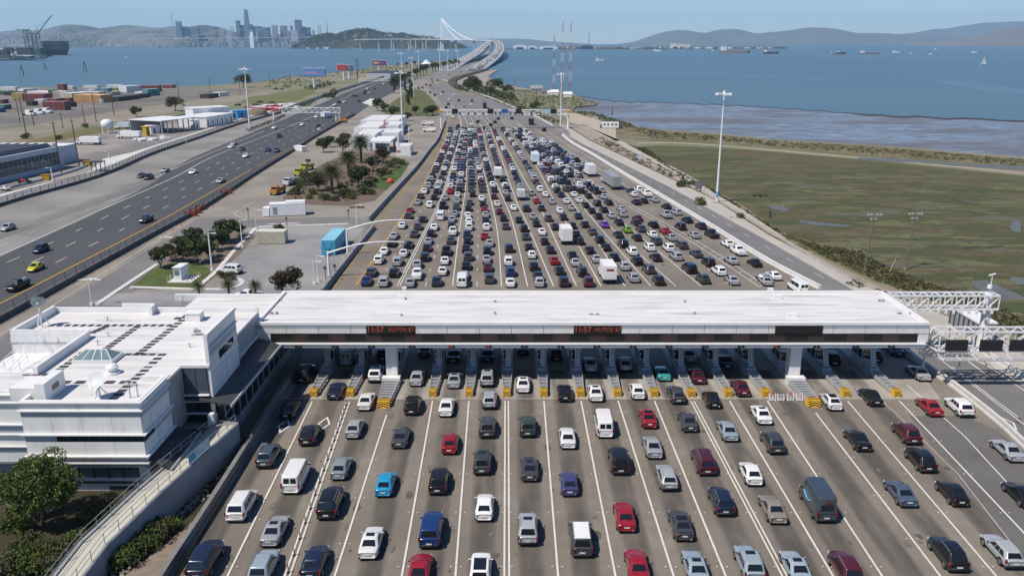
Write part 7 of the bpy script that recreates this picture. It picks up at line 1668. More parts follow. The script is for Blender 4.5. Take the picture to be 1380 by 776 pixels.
for k in range(6): shed('white_tent', f'white arched storage tent in a tight row by the fence, {o20[k]} from the left', 279+k*6.2,172-k*1.1,284.5+k*6.2,171-k*1.1,16,5.0,whitem,whitem,cat='tent',group='white tents')
shed('white_unit', 'white storage unit just left of the row of tents', 264,175,270,174.5,5,4.5,whitem,whitem)
shed('white_trailer', 'white trailer left of the open shed, nearest one', 204,181,216,180,5,3.6,whitem,whitem,cat='trailer'); shed('white_trailer', 'long low white trailer behind the nearest white trailer', 190,173,216,170,6,3.8,whitem,whitem,cat='trailer')
shed('yellow_unit', 'small yellow unit in front of the white trailers', 198,184,203,183.5,3,4.2,M('yellow_unit',(0.45,0.32,0.03),.6),yell)
shed('blue_unit', 'bright blue tented unit right of the row of white tents', 321,160,334,159,6,4.2,M('blue_unit',(0.04,0.25,0.55),.6),M('blue_unit_roof',(0.08,0.32,0.6),.6))
shed('white_unit', 'white unit left of the bright blue tented unit', 312,160,319,159,5,3.6,whitem,whitem)
b = MB(); p = G(347,155); b.lathe([(0,4.5),(3,4.0),(5.5,2.4),(6.5,0)], (p.x,p.y,0), M('dirt_pile',(0.20,0.16,0.10),.95,.2,.4), 14); b.build('dirt_mound', label='brown dirt mound beside the bright blue unit', cat='mound')
b = MB(); p = G(372,146); [b.cbox((p.x+rngc.uniform(-14,14),p.y+rngc.uniform(-25,25),.8), (rngc.uniform(2,6),rngc.uniform(3,8),rngc.uniform(1,2)), whitem if rngc.random()<.7 else redp, rngc.uniform(0,3)) for _ in range(26)]; b.build('stored_material', label='heap of white stored material near the overhead gantry foot', cat='materials', kind='stuff')
b = MB(); p = G(207,188); [b.cbox((p.x+rngc.uniform(-7,7),p.y+rngc.uniform(-8,8),.5), (rngc.uniform(1,4),rngc.uniform(1,3),rngc.uniform(.5,1)), whitem, rngc.uniform(0,3)) for _ in range(14)]; b.build('stored_material', label='pale scattered frames beside the depot lamp post', cat='materials', kind='stuff')
# ---------------- container yard
CC = {k: tuple(.65*x+.2*sum(v)/3+.02 for x in v) for k, v in {'r':(0.22,0.03,0.03),'g':(0.03,0.17,0.08),'b':(0.03,0.09,0.32),'o':(0.50,0.24,0.05),'w':(0.70,0.70,0.68),'k':(0.03,0.03,0.035),'t':(0.05,0.25,0.26),'y':(0.42,0.30,0.04),'G':(0.28,0.30,0.32),'c':(0.50,0.42,0.32),'l':(0.20,0.33,0.12)}.items()}
NC = {'r':'dark red','g':'green','b':'blue','o':'orange','w':'white','k':'black','t':'teal','y':'yellow','G':'grey','c':'cream','l':'lime'}
YD = [(0,128,11,128,'g',1,1),(0,122,21,122,'w',1,1),(5,129,29,129,'k',1,1),(32,125,50,124,'w',1,1),(37,128,66,129,'w',2,1),(17,136,31,136,'y',1,2),(34,137,60,137,'r',2,2),(28,132,36,132,'w',1,1),(66,131,72,131,'g',1,2),(70,127,84,127,'g',1,1),(78,122,86,122,'r',1,2),(86,121,98,121,'w',1,1),
      (72,133,82,133,'c',1,2),(82,133,90,133,'w',1,2),(86,135,98,136,'c',2,2),(100,138,136,139,'o',2,2),(104,134,134,134,'c',2,2),(62,139,70,139,'r',1,1),(70,139,77,139,'r',1,1),(77,138,84,138,'g',1,1),(85,138,94,138,'r',1,1),(58,149,88,149,'r',1,2),(88,145,104,144,'k',1,1),(101,127,116,127,'b',1,1),(116,126,124,126,'w',1,1),(124,127,136,126,'b',1,1),
      (130,124,146,124,'t',1,1),(112,120,131,120,'w',1,1),(143,119,164,119,'w',1,1),(150,123,165,123,'l',1,1),(166,122,178,122,'g',1,1),(171,125,191,124,'w',2,2),(191,124,214,124,'r',1,2),(192,129,204,128,'w',1,1),(200,130,216,129,'t',1,2),(160,137,185,134,'k',1,1),(182,134,203,131,'k',1,1),(6,148,16,147,'g',1,1),(0,152,8,151,'b',1,1),(0,140,4,140,'r',1,1),(36,143,44,143,'k',1,1),(134,139,138,139,'w',1,1),(282,133,295,131,'k',1,1),(296,130,309,129,'w',1,1),(219,119,233,119,'r',1,1),(47,140,58,140,'w',1,1),(138,129,150,129,'G',1,1),(151,129,163,128,'c',1,1)]
for i, (u0, v0, u1, v1, c, dd, st) in enumerate(YD):
    sz = {1:'single',2:'stacked'}[st]; m = M('container_'+NC[c].replace(' ','_'), CC[c], .6, .15, .3)
    a = G(u0, v0); c2 = G(u1, v1); L = (c2-a).length; h = min(2.9*st, 2.2+L*.25) if st == 1 else 5.4
    t = thing('shipping_container', f'{NC[c]} container {"stack" if st==2 else "unit"} in the left yard, row position {i+1}', 'container', a, math.atan2(c2.y-a.y, c2.x-a.x), 'containers in the yard')
    t['label'] = f'{NC[c]} ' + ('container stack' if st == 2 else 'container') + ' in the port yard, ' + ('far back by the water' if v0 < 125 else 'in the middle rows' if v0 < 135 else 'toward the rail side') + (', left part' if u0 < 60 else ', centre part' if u0 < 130 else ', right part')
    b = MB(); b.box((0,0,.1), (L,4.5*dd+3,h), m)
    n = max(2, int(L/3)); 
    for k in range(n): b.box((L*k/n+.1,-.12,.4), (L*k/n+L/n*.45,0,h-.3), m)
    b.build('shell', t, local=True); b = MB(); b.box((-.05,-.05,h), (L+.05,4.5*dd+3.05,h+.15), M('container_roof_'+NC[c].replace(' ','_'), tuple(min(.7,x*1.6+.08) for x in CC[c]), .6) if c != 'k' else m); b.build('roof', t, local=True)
for k, u in enumerate((35,47,58)):
    t = thing('truck_cab', f'white truck tractor, {o20[k]} of three parked at the yard edge', 'truck', G(u+4,156-k*1.6), 1.2, 'white tractors at the yard edge'); b = MB(); b.box((-1.4,-2.5,.6), (1.4,1.2,3.4), whitem); b.box((-1.3,-5.2,.6), (1.3,-2.5,2.1), whitem); b.build('cab', t, local=True); b = MB(); b.box((-1.2,-2.54,2.2), (1.2,-2.5,3.1), glass); b.build('windshield', t, local=True)
    b = MB(); b.box((-1.0,1.2,.6), (1.0,4.5,1.0), blackp); b.tube((-1.4,3,.5),(1.4,3,.5),.5,.5,rubber,10); b.tube((-1.4,-4,.5),(1.4,-4,.5),.5,.5,rubber,10); b.build('wheel', t, local=True)
t = thing('white_camper', 'white camper parked at the shore end of the dirt road', 'camper', G(822,173.5), .02); t.scale = (.62,.8,.8); b = MB(); b.box((-7,-1.5,.6), (7,1.5,4.2), whitem); b.build('body', t, local=True); b = MB(); b.box((-8,-1.4,.5), (-7.2,1.4,2.6), darkmetal); b.box((7.1,-1.3,.5), (10,1.3,3.0), M('camper_truck',(0.10,0.08,0.09),.5)); b.build('tow_vehicle', t, local=True)
b = MB(); [b.box((x,-1.54,2.2), (x+1.4,-1.5,3.2), winm) for x in (-5.5,-2.5,1.0,4.0)]; b.build('window', t, local=True)
def sign2(u, v, vt, wd, hh, m, lab):
    p = G(u, v); z = topz(u, v, vt); t = thing('roadside_sign', lab, 'sign', p); b = MB(); b.tube((p.x-wd*.3,p.y,0), (p.x-wd*.3,p.y,z), .08, .08, woodm, 6); b.tube((p.x+wd*.3,p.y,0), (p.x+wd*.3,p.y,z), .08, .08, woodm, 6); b.build('post', t); b = MB(); b.box((p.x-wd/2,p.y-.12,z-hh), (p.x+wd/2,p.y-.03,z), m); b.build('panel', t)
sign2(941,259,244,1.9,2.4,M('grey_sign',(0.14,0.15,0.17),.6),'grey weathered sign board standing by the path'); sign2(862,222,209,1.5,1.5,M('paleblue_sign',(0.45,0.6,0.68),.6),'small pale blue sign board above the bypass road'); sign2(920,243,236,.7,1.2,darkmetal,'tiny dark sign near the largest green bush')
sign2(1037.5,294,284,.4,2.4,darkmetal,'dark narrow post sign at the marsh path')
# ================================================================ billboards
def billboard(ul, ur, vt, vb, up, vp_, lab, colr, lines, side=None):
    p = G(up, vp_); Y = p.y; a = D(ul, vt, Y); c = D(ur, vb, Y); t = thing('billboard', lab, 'billboard', p); m = M('billboard_'+lab.split()[0]+str(int(ul)), colr, .6, .12, .08); b = MB(); b.box((a.x,Y-1.6,c.z), (c.x,Y-.6,a.z), m); b.box((a.x-.6,Y-.6,c.z-.6), (c.x+.6,Y-.2,a.z+.8), M('billboard_back',(0.45,0.5,0.52),.6)); o = b.build('panel', t)
    b = MB(); b.tube(p, (p.x,Y,c.z), 1.5, 1.2, M('billboard_post',(0.6,0.6,0.6),.6), 10); b.build('post', t)
    b = MB(); 
    for (x0, x1, z0, z1, lc) in lines: b.box((lerp(a.x,c.x,x0),Y-1.65,lerp(c.z,a.z,z0)), (lerp(a.x,c.x,x1),Y-1.6,lerp(c.z,a.z,z1)), M('billboard_mark_'+''.join('%d'%int(q*9) for q in lc), lc, .6))
    if lines: b.build('printed_lines', o)
billboard(408,439,92.5,103,424,119,'blue billboard with pink lettering lines on a white post',(0.12,0.26,0.52),[(.06,.55,.45,.58,(0.6,0.3,0.5)),(.06,.75,.28,.38,(0.5,0.3,0.5))])
billboard(454,467,87.5,95,464,108,'plain red billboard on the dry spit',(0.42,0.07,0.07),[])
billboard(467.5,476,88.5,95,471,106.5,'dark patterned billboard touching the red one',(0.08,0.11,0.2),[(.2,.8,.3,.45,(0.3,0.3,0.4)),(.1,.6,.6,.75,(0.3,0.3,0.4))])
billboard(501,520,82,88,511,101,'dark red and white billboard farther along the spit',(0.22,0.06,0.09),[(.1,.5,.35,.65,(0.6,0.5,0.5)),(.6,.9,.3,.7,(0.1,0.12,0.3))])
p = G(575,91); t = thing('far_shed', 'white hexagonal-roofed building at the end of the far spit', 'building', p); b = MB(); b.lathe([(9,0),(9,6)], (p.x,p.y,0), panelw, 8); b.build('wall', t); b = MB(); b.lathe([(11,6),(5,9),(4.5,9.5),(4.5,11.5),(0,13)], (p.x,p.y,0), whitem, 8); b.build('roof', t)
shed('long_shed', 'long dark-roofed building under the trees of the far spit', 526,105,541,102,30,6,M('far_wall',(0.45,0.47,0.5),.6),darkmetal)
# small huts and poles round the radio masts
for i, (u, v, s, lab) in enumerate(((723,125,9,'grey hut with pitched roof on the mast headland'),(747,128,6,'small pale hut between the radio masts'),(765,131,6,'small white hut right of the radio masts'),(741,127,4,'tiny white hut left of the radio masts'))):
    p = G(u, v); t = thing('hut', lab, 'hut', p); b = MB(); b.box((-s/2,-s/2,0), (s/2,s/2,s*.4), panelw if i else greym); b.build('wall', t, local=True); b = MB(); b.add([(-s*.6,-s*.55,s*.4),(s*.6,-s*.55,s*.4),(s*.6,s*.55,s*.4),(-s*.6,s*.55,s*.4),(-s*.6,0,s*.7),(s*.6,0,s*.7)], [(0,1,5,4),(3,4,5,2),(0,4,3),(1,2,5),(0,3,2,1)], whitem if i else concd); b.build('roof', t, local=True)
for k, (u, v, vt, lab) in enumerate(((693,126,106,'short dark pole at the left end of the mast headland'),(709,147,125,'dark pole behind the gantry, left one'),(723,143,121,'dark pole behind the gantry, right one'),(784,148,139,'dark thin pole on the shore right of the gantry'),(825,157,146,'dark thin pole on the shore bank'))):
    p = G(u, v); b = MB(); b.tube(p, (p.x,p.y,topz(u,v,vt)), .28, .2, woodm, 6); b.cbox((p.x,p.y,.2), (.9,.9,.4), conc); b.build('shore_pole', label=lab, cat='pole')
rw_, ww_ = M('mast_red',(0.36,0.13,0.11),.6), M('mast_white',(0.7,0.7,0.7),.6)
for k, (u, vb, vt, lab) in enumerate(((746,123,48,'left one of three red and white radio masts'),(757,124,30.5,'middle and widest of three red and white radio masts'),(768,122.5,31,'right one of three red and white radio masts'))):
    p = G(u, vb); z = topz(u, vb, vt); t = thing('radio_mast', lab, 'radio mast', p, 0, 'radio masts'); n = 14; w0, w1 = (1.4, .35)
    R_, W_ = MB(), MB()
    for i in range(n):
        b = R_ if (i//2) % 2 == 0 else W_; m = rw_ if (i//2) % 2 == 0 else ww_; z0, z1 = z*i/n, z*(i+1)/n; a0_, a1_ = lerp(w0,w1,i/n), lerp(w0,w1,(i+1)/n); C4 = ((-1,-1),(1,-1),(1,1),(-1,1))
        for j, (sx, sy) in enumerate(C4):
            b.beam((p.x+sx*a0_,p.y+sy*a0_,z0), (p.x+sx*a1_,p.y+sy*a1_,z1), .17, .17, m); nx, ny = C4[(j+1)%4]
            b.beam((p.x+sx*a0_,p.y+sy*a0_,z0), (p.x+nx*a1_,p.y+ny*a1_,z1), .10, .10, m); b.beam((p.x+sx*a1_,p.y+sy*a1_,z1), (p.x+nx*a1_,p.y+ny*a1_,z1), .12, .12, m)
    R_.build('red_lattice', t); W_.build('white_lattice', t)
# ================================================================ the far bridge
brm = M('bridge_concrete', (0.50,0.50,0.48), .8, .06, .01); brw = M('bridge_white', (0.86,0.86,0.85), .6, .05, .01); brd = M('bridge_deck', (0.30,0.30,0.30), .9, .08, .02)
def PT(l): return [D(u, v, Y) for u, v, Y in l]
br = thing('bay_bridge', 'long pale twin-deck viaduct curving to a white single-tower suspension span', 'bridge', (0, 1300, 0))
dl = smooth(PT([(598,96,1320),(611,89,1560),(621,83,1800),(634,76,2100),(643,70,2450),(650,64,2950),(656,58.7,3500),(658,55.6,4000),(650,54.9,4300),(625,54.3,4500),(595,53.8,4700),(560,53.3,4950),(520,53.2,5250),(480,53.8,5500)]), 8)
dr = smooth(PT([(636,96,1320),(647,90,1510),(659,82,1800),(668,74,2150),(672.5,67,2600),(672.5,61,3200),(669,56,3850),(660,54.5,4330),(640,54.3,4520)]), 8)
for nm, pl, wd in (('westbound_deck', dl, 29), ('eastbound_deck', dr, 30)):
    b = MB(); L_, R_ = [], []
    for i, p in enumerate(pl):
        a = pl[max(0,i-1)]; c = pl[min(len(pl)-1,i+1)]; d = Vector((c.x-a.x, c.y-a.y, 0)).normalized(); n = Vector((-d.y, d.x, 0))*wd/2; L_.append(p+n); R_.append(p-n)
    for i in range(len(pl)-1):
        l0, l1, r0, r1 = L_[i], L_[i+1], R_[i], R_[i+1]; dn = Vector((0,0,-4.2)); up = Vector((0,0,1.1)); m0 = (l0-r0)*.18
        b.add([l0,l1,r1,r0], [(0,1,2,3)], brd); b.add([l0+dn-m0,l1+dn-m0,r1+dn+m0,r0+dn+m0], [(0,3,2,1)], brm)
        for s0, s1, q in ((l0,l1,-1),(r0,r1,1)): b.add([s0+up,s1+up,s1+Vector((0,0,-.9)),s0+Vector((0,0,-.9))], [(0,1,2,3)], brw); b.add([s0+Vector((0,0,-.9)),s1+Vector((0,0,-.9)),s1+dn+m0*q,s0+dn+m0*q], [(0,1,2,3)], brm); b.add([s0+up+m0*q*.1,s1+up+m0*q*.1,s1+m0*q*.1,s0+m0*q*.1], [(0,1,2,3)], brw); b.add([s0+up,s1+up,s1+up+m0*q*.1,s0+up+m0*q*.1], [(0,1,2,3)], brw)
    dk = b.build(nm, br)
    b = MB(); mk = MATS['road_marking']
    for f in (-.32, -.12, .10, .30):
        for i in range(len(pl)-1):
            n0 = (L_[i]-R_[i]); n1 = (L_[i+1]-R_[i+1]); z = Vector((0,0,.25)); h = .012
            b.add([pl[i]+n0*(f-h)+z, pl[i+1]+n1*(f-h)+z, pl[i+1]+n1*(f+h)+z, pl[i]+n0*(f+h)+z], [(0,1,2,3)], mk)
    b.build('lane_lines', dk)
    acc = 0; last = pl[0]; k = 0
    for p in resample(pl, 60)[3:-1]:
        acc += (p-last).length; last = p
        if acc > (150 if p.y < 4200 else 170):
            acc = 0; b = MB(); b.prism([(p.x-3,p.y-2),(p.x+3,p.y-2),(p.x+3,p.y+2),(p.x-3,p.y+2)], WL-1, p.z-7, brm); b.add([(p.x-3,p.y-2,p.z-11),(p.x+3,p.y-2,p.z-11),(p.x+3,p.y+2,p.z-11),(p.x-3,p.y+2,p.z-11),(p.x-9,p.y-2.5,p.z-4),(p.x+9,p.y-2.5,p.z-4),(p.x+9,p.y+2.5,p.z-4),(p.x-9,p.y+2.5,p.z-4)], [(0,3,2,1),(4,5,6,7),(0,1,5,4),(1,2,6,5),(2,3,7,6),(3,0,4,7)], brm)
            b.box((p.x-8,p.y-6,WL-.5), (p.x+8,p.y+6,WL+2), brm); b.build('pier', br)
    b = MB()
    for p in resample(pl, 45)[2:]:
        b.tube((p.x,p.y,p.z), (p.x,p.y,p.z+9), .35, .25, brw, 5)
    b.build('lamp_posts', br, kind='stuff')
# vehicles on the viaduct: too small to tell apart
rv = random.Random(33); b = MB(); dm = [M('far_paint_'+CN[q].replace(' ','_'), COL[q], .4) for q in 'KWSD']
for pl, dens in ((dr, 430), (dl, 130)):
    P = resample(pl, 5.5)
    for _ in range(dens):
        i = int(rv.random()**1.5*(len(P)-2)); p = P[i]; d = (P[i+1]-p).normalized(); n = Vector((-d.y,d.x,0)); q = p+n*rv.choice((-8.5,-5,-1.4,2.2,5.8)); m = rv.choice(dm); rz = math.atan2(d.y,d.x)
        b.cbox((q.x,q.y,q.z+.75), (4.6,1.85,.9), m, rz); b.cbox((q.x,q.y,q.z+1.4), (2.4,1.6,.6), glass, rz)
b.build('bridge_traffic', label='streams of tiny cars on the far bridge decks', cat='traffic', kind='stuff')
rk = random.Random(4); b = MB(); rm = M('seawall_rock', (0.13,0.12,0.11), .9, .25, .4)
for p in resample(GP([(612,118),(606,112),(612,107),(626,102),(640,98.5),(654,93.5)], 0, 5), 2.2):
    for _ in range(3): s = rk.uniform(1.2, 3.2); b.cbox((p.x+rk.uniform(-1,6), p.y+rk.uniform(-4,4), s*.1), (s, s*.8, s), rm, rk.uniform(0, 3))
b.build('seawall_rocks', label='dark rock seawall along the curve before the viaduct', cat='rocks', kind='stuff')
# tower and cables
tw = D(595.5, 54, 4700); zt = D(595.5, 24.5, 4700).z
b = MB()
for sx in (-1, 1):
    for sy in (-1, 1): b.add([(tw.x+sx*9,tw.y+sy*7,WL),(tw.x+sx*3,tw.y+sy*7,WL),(tw.x+sx*3,tw.y+sy*2,WL),(tw.x+sx*9,tw.y+sy*2,WL),(tw.x+sx*7,tw.y+sy*4,zt),(tw.x+sx*.8,tw.y+sy*4,zt),(tw.x+sx*.8,tw.y+sy*1,zt),(tw.x+sx*7,tw.y+sy*1,zt)], [(0,1,5,4),(1,2,6,5),(2,3,7,6),(3,0,4,7),(4,5,6,7)], brw)
for k in range(9): z = lerp(30, zt-6, k/8); b.box((tw.x-5,tw.y-4,z), (tw.x+5,tw.y+4,z+3), brw)
b.box((tw.x-16,tw.y-14,WL), (tw.x+16,tw.y+14,WL+5), brm); b.build('tower', br)
top = Vector((tw.x,tw.y,zt-2))
for k, (ue, ve, Ye, uem, sag) in enumerate(((637,54.4,4450,0,34),(619,54.2,4580,0,30),(568,53.3,4880,0,18),(576,53.4,4830,0,18))):
    e = D(ue, ve, Ye); b = MB(); P = []
    for i in range(17): q = i/16; P.append(top.lerp(e, q)-Vector((0,0,sag*4*q*(1-q)*.55)))
    b.path(P, 2.3 if k < 2 else 1.2, brw, 5); cb = b.build('main_cable', br)
    b = MB()
    for i in range(2, 16): b.tube(P[i], (P[i].x,P[i].y,max(e.z,WL)), .35, .35, brw, 4)
    b.build('suspender', cb)
# island in front of the city
def ridge(name, prof, Y, depth, mat, label=None, base=WL-3, nseg=140, amp=0.06, seed=0, kind='structure', cat=None, ny=14, fine=.004):
    P = smooth([Vector((u, v)) for u, v in prof], 10); us = [p.x for p in P]; b = MB(); vs = []; nx = nseg
    for i in range(nx+1):
        u = lerp(prof[0][0], prof[-1][0], i/nx); v = along([(p.x, p.y) for p in P], None) if False else None
        for a, c in zip(P, P[1:]):
            if min(a.x,c.x) <= u <= max(a.x,c.x)+1e-6: v = a.y+(c.y-a.y)*((u-a.x)/(c.x-a.x) if abs(c.x-a.x) > 1e-9 else 0); break
        top = D(u, v if v is not None else P[-1].y, Y).z
        for j in range(ny+1):
            t = j/ny; y = Y+depth*(t-.5); f = math.sin(math.pi*t)**.7 if 0 < t < 1 else 0
            x = D(u, 50, Y).x*(y/Y)**.6 if False else D(u, 50, Y).x
            nz = noise.noise(Vector((x*fine+seed, y*fine, 0)))*.6+noise.noise(Vector((x*fine*3, y*fine*3, seed)))*.3
            z = base+(top-base)*f*(1+amp*nz*(1.6 if t != .5 else .4)); vs.append((x, y, z))
    w_ = ny+1; fs = [(i*w_+j, (i+1)*w_+j, (i+1)*w_+j+1, i*w_+j+1) for i in range(nx) for j in range(ny)]
    b.add(vs, fs, mat); b.smooth = True
    return b.build(name, label=label, kind=kind, cat=cat)
isl = M('island_ground', (0.02,0.028,0.018), .9, .3, .03, c2=(0.04,0.05,0.025), c3=(0.13,0.11,0.075), sc3=.006, mix3=(.54,.66), detail=8)
isp = [(404,66),(410,61),(420,55),(430,49),(442,46.5),(455,48.5),(462,45),(478,41.5),(492,40.5),(505,41.5),(516,45.5),(530,46),(545,46.5),(562,49.5),(580,50.5),(590,53),(605,57),(622,61),(634,66)]
ridge('island_hill', isp, 7000, 900, isl, seed=3, amp=.16, nseg=240, ny=24, fine=.02)
ri = random.Random(8); b = MB()
for k in range(2600):
    u = ri.uniform(408, 626); i_v = along([(a, c) for a, c in isp], 0) if False else None
    for (a, c), (d_, e) in zip(isp, isp[1:]):
        if a <= u <= d_: vt_ = c+(e-c)*(u-a)/(d_-a)
    q = ri.uniform(.03, .52)
    if (u > 505 or q < .12) and ri.random() < .6: continue
    p = D(u, vt_, 7000); p.y = 7000+900*(q-.5); p.z = WL-3+(p.z-WL+3)*math.sin(math.pi*q)**.7; s = ri.uniform(8, 17); leaves(b, (p.x, p.y, p.z+s*.1), s, 5, s*.6, ri.choice([leafA, leafA, leafB]), ri, .8)
b.build('island_woods', label='dark woods covering the island before the skyline', cat='woods', kind='stuff')
for k, (u, v, w_, h, lab) in enumerate(((415,66,16,18,'white waterfront building at the island left foot'),(428,66,22,14,'long white waterfront shed at the island foot'),(440,66,40,20,'largest white building at the island foot'),(480,66.5,22,10,'low pale shed on the island shore'),(519,50,28,18,'white cluster building on the island top, left'),(526,50,30,26,'white multi-storey building on the island top'),(535,51,22,14,'pale building on the island top, right'),(465,53,14,26,'pale tower-like building among the island trees'))):
    p = D(u, v, 6545) if v > 60 else D(u, v, 6800); t = thing('island_building', lab, 'building', p); b = MB(); h *= .6; b.box((-w_/2,-12,-14), (w_/2,12,h*.8), panelw); b.build('wall', t, local=True); b = MB(); b.box((-w_/2-1,-13,h*.8), (w_/2+1,13,h), whitem); b.build('roof', t, local=True)
b = MB()
for u in (527,541,553,560,574): p = D(u, 54, 5150); b.prism([(p.x-3,p.y-3),(p.x+3,p.y-3),(p.x+3,p.y+3),(p.x-3,p.y+3)], WL-2, p.z-3, brm)
b.build('span_pier', br)
# west spans in front of the city
wb = thing('west_bridge', 'faint suspension bridge with four towers before the city skyline', 'bridge', D(340,60,7800)); Yw = 7800
b = MB(); a = D(200,52.5,Yw); c = D(432,50.5,Yw); b.beam(a, c, 20, 5, brm); b.build('deck', wb)
TW = [(252,49.5),(300.5,41.5),(314,36),(339.5,43),(369,34),(431,34.5)]
for k, (u, vt) in enumerate(TW):
    z = D(u, vt, Yw).z; x = D(u, 50, Yw).x; b = MB(); m = brm; w_ = 13 if k != 3 else 18
    if k == 3: b.prism([(x-w_,Yw-20),(x+w_,Yw-20),(x+w_,Yw+20),(x-w_,Yw+20)], WL-1, D(u,49,Yw).z, brw); b.prism([(x-w_*.7,Yw-14),(x+w_*.7,Yw-14),(x+w_*.7,Yw+14),(x-w_*.7,Yw+14)], D(u,49,Yw).z, z, brw)
    else:
        for s in (-1, 1): b.beam((x+s*w_,Yw+s*10,WL), (x+s*w_*.75,Yw+s*10,z), 4, 4, m)
        for q in range(5): zz = lerp(20, z-4, q/4); b.beam((x-w_*.85,Yw,zz), (x+w_*.85,Yw,zz), 3, 3, m)
        for q in range(4): za, zb2 = lerp(20,z-4,q/4), lerp(20,z-4,(q+1)/4); b.beam((x-w_*.85,Yw,za), (x+w_*.85,Yw,zb2), 3, 3, m); b.beam((x+w_*.85,Yw,za), (x-w_*.85,Yw,zb2), 3, 3, m)
    b.build('tower', wb)
b = MB()
for (u0, v0), (u1, v1), sg in (((240,52),(314,36),8),((314,36),(369,34),42),((369,34),(420,51),6),((400,51),(431,34.5),5),((252,49.5),(300.5,41.5),8)):
    P0, P1 = D(u0,v0,Yw), D(u1,v1,Yw)
    P = [P0.lerp(P1, i/14)-Vector((0,0,sg*4*(i/14)*(1-i/14))) for i in range(15)]; b.path(P, 1.0, brm, 4)
b.build('main_cable', wb)
# ================================================================ far hills and the city
hm = M('far_hill', (0.10,0.115,0.10), .95, .25, .0012, c2=(0.15,0.155,0.13), detail=8)
city = M('hillside_city', (0.07,0.085,0.08), .95, .2, .016, c2=(0.24,0.24,0.235), detail=12, c3=(0.06,0.08,0.06), sc3=.0011, mix3=(.44,.56))
ridge('hills', [(-160,44),(-60,42),(0,44),(40,42.5),(70,41),(85,38.5),(100,34),(112,34.5),(122,39),(134,42),(150,39),(170,37.5),(182,35.5),(200,37),(222,38.5),(240,36),(262,36.5),(275,34),(288,35.5),(305,42),(340,47),(400,50),(460,52),(520,55)], 11500, 2600, city, seed=1, amp=.10, nseg=220, fine=.0012)
ridge('hills', [(-160,50),(-40,49),(30,48.5),(80,50),(140,47),(200,45.5),(260,47),(320,49),(400,50),(480,52),(520,58)], 9900, 1500, city, seed=5, amp=.2, nseg=200, fine=.002)
ridge('hills', [(600,60),(640,53),(680,52.5),(710,53),(740,56),(770,58),(800,60)], 20000, 3000, hm, seed=2)
ridge('hills', [(830,61),(860,56),(876,50),(892,44.5),(905,42),(922,42),(940,44.5),(958,44.5),(968,41),(980,40),(992,41),(1004,44.5),(1022,45.5),(1040,43.5),(1058,42),(1075,39.5),(1092,37.5),(1112,38.5),(1128,43),(1150,45),(1172,44.5),(1195,46),(1230,48),(1300,52),(1380,56),(1500,60)], 17000, 4200, hm, seed=4, amp=.06, nseg=220, fine=.0008)
ridge('hills', [(1150,58),(1200,48),(1240,44),(1262,39.5),(1280,38.5),(1300,35),(1322,31.5),(1350,30),(1380,29),(1440,27),(1560,26)], 24000, 5000, hm, seed=6, amp=.05, fine=.0007)
ridge('hills', [(1250,62),(1275,56),(1300,52.5),(1320,49.5),(1345,44),(1365,40),(1380,36.5),(1430,31),(1520,28)], 13000, 2600, M('near_headland',(0.13,0.12,0.095),.95,.3,.002,c2=(0.20,0.17,0.13),detail=8), seed=7, amp=.1, fine=.0015)
bl = [M('tower_'+n, c, .45, .12, .02, spec=.5) for n, c in (('slate',(0.11,0.14,0.18)),('pale',(0.36,0.37,0.38)),('brown',(0.20,0.18,0.17)),('blue',(0.14,0.19,0.26)))]
def tower(u0, u1, vt, Y, m, lab, dark=True, taper=0.0, kind_='office_tower'):
    a = D(u0, vt, Y); c = D(u1, vt, Y); w_ = (c.x-a.x)/2; x = (a.x+c.x)/2; h = a.z; t = thing(kind_, lab, 'tower', (x, Y, WL)); b = MB(); n = 10 if taper else 1
    for k in range(n):
        z0, z1 = h*k/n, h*(k+1)/n; q0 = w_*(1-taper*(k/n)**2.2); b.box((-q0,-w_*.9,z0), (q0,w_*.9,z1), bl[m])
    o = b.build('shaft', t, local=True)
    if not taper:
        b = MB(); nf = max(3, int(h/16))
        for k in range(nf): z = h*(k+.4)/nf; b.box((-w_-.4,-w_*.9-.6,z), (w_+.4,-w_*.9-.05,z+h/nf*.35), winm)
        b.build('window_band', o)
    return t
TWR = [(237,243.5,29,3,'leaning-looking slate tower standing apart left of the skyline'),(245,252.5,36,3,'blue tower just right of the isolated left tower'),(253.5,257.5,38,0,'narrow dark tower left of a wide pair'),(258,268,37.5,0,'wide dark tower of the left group'),(282,291,36,2,'brown block topped by a crane on the left half'),
       (318,323,28,0,'dark tower just left of the tallest tapered tower'),(322,328,34,3,'blue slab beside the tallest tower, left'),(334,340,33,0,'dark slab right of the tallest tower'),(341,351,35.5,3,'broad blue block right of the tallest tower'),(353,363,37,0,'dark broad block left of the bridge tower'),
       (367,373,34,1,'pale block behind the bridge tower'),(378,386,35,2,'brown flat-topped tower in the right group'),(380,390,42,1,'pale low block in the right group'),(391,394,35,0,'thin dark tower left of the tall dark slab'),(397.5,405.5,27,0,'tall dark slab tower of the right group'),(392,402,41,1,'pale block before the tall dark slab'),
       (406,411,36,3,'blue tower right of the tall dark slab'),(412,418,37,0,'dark tower at the right end of the skyline'),(421,424,41,1,'pale thin block near the island'),(345,350,44,1,'pale low block in the centre'),(306,311,41,1,'pale block left of centre'),(270,276,46,1,'pale low block in the left group'),(226,231,51,2,'brown low block at the left shore'),(355,361,47,1,'small pale block above the bridge deck'),(413,420,47,1,'small pale block by the island')]
for u0, u1, vt, m, lab in TWR: tower(u0, u1, vt, 9300+((u0*7) % 300), m, lab)
tower(327.5,334.5,13,9200,3,'tallest tapered tower of the skyline', taper=.75, kind_='tapered_tower')
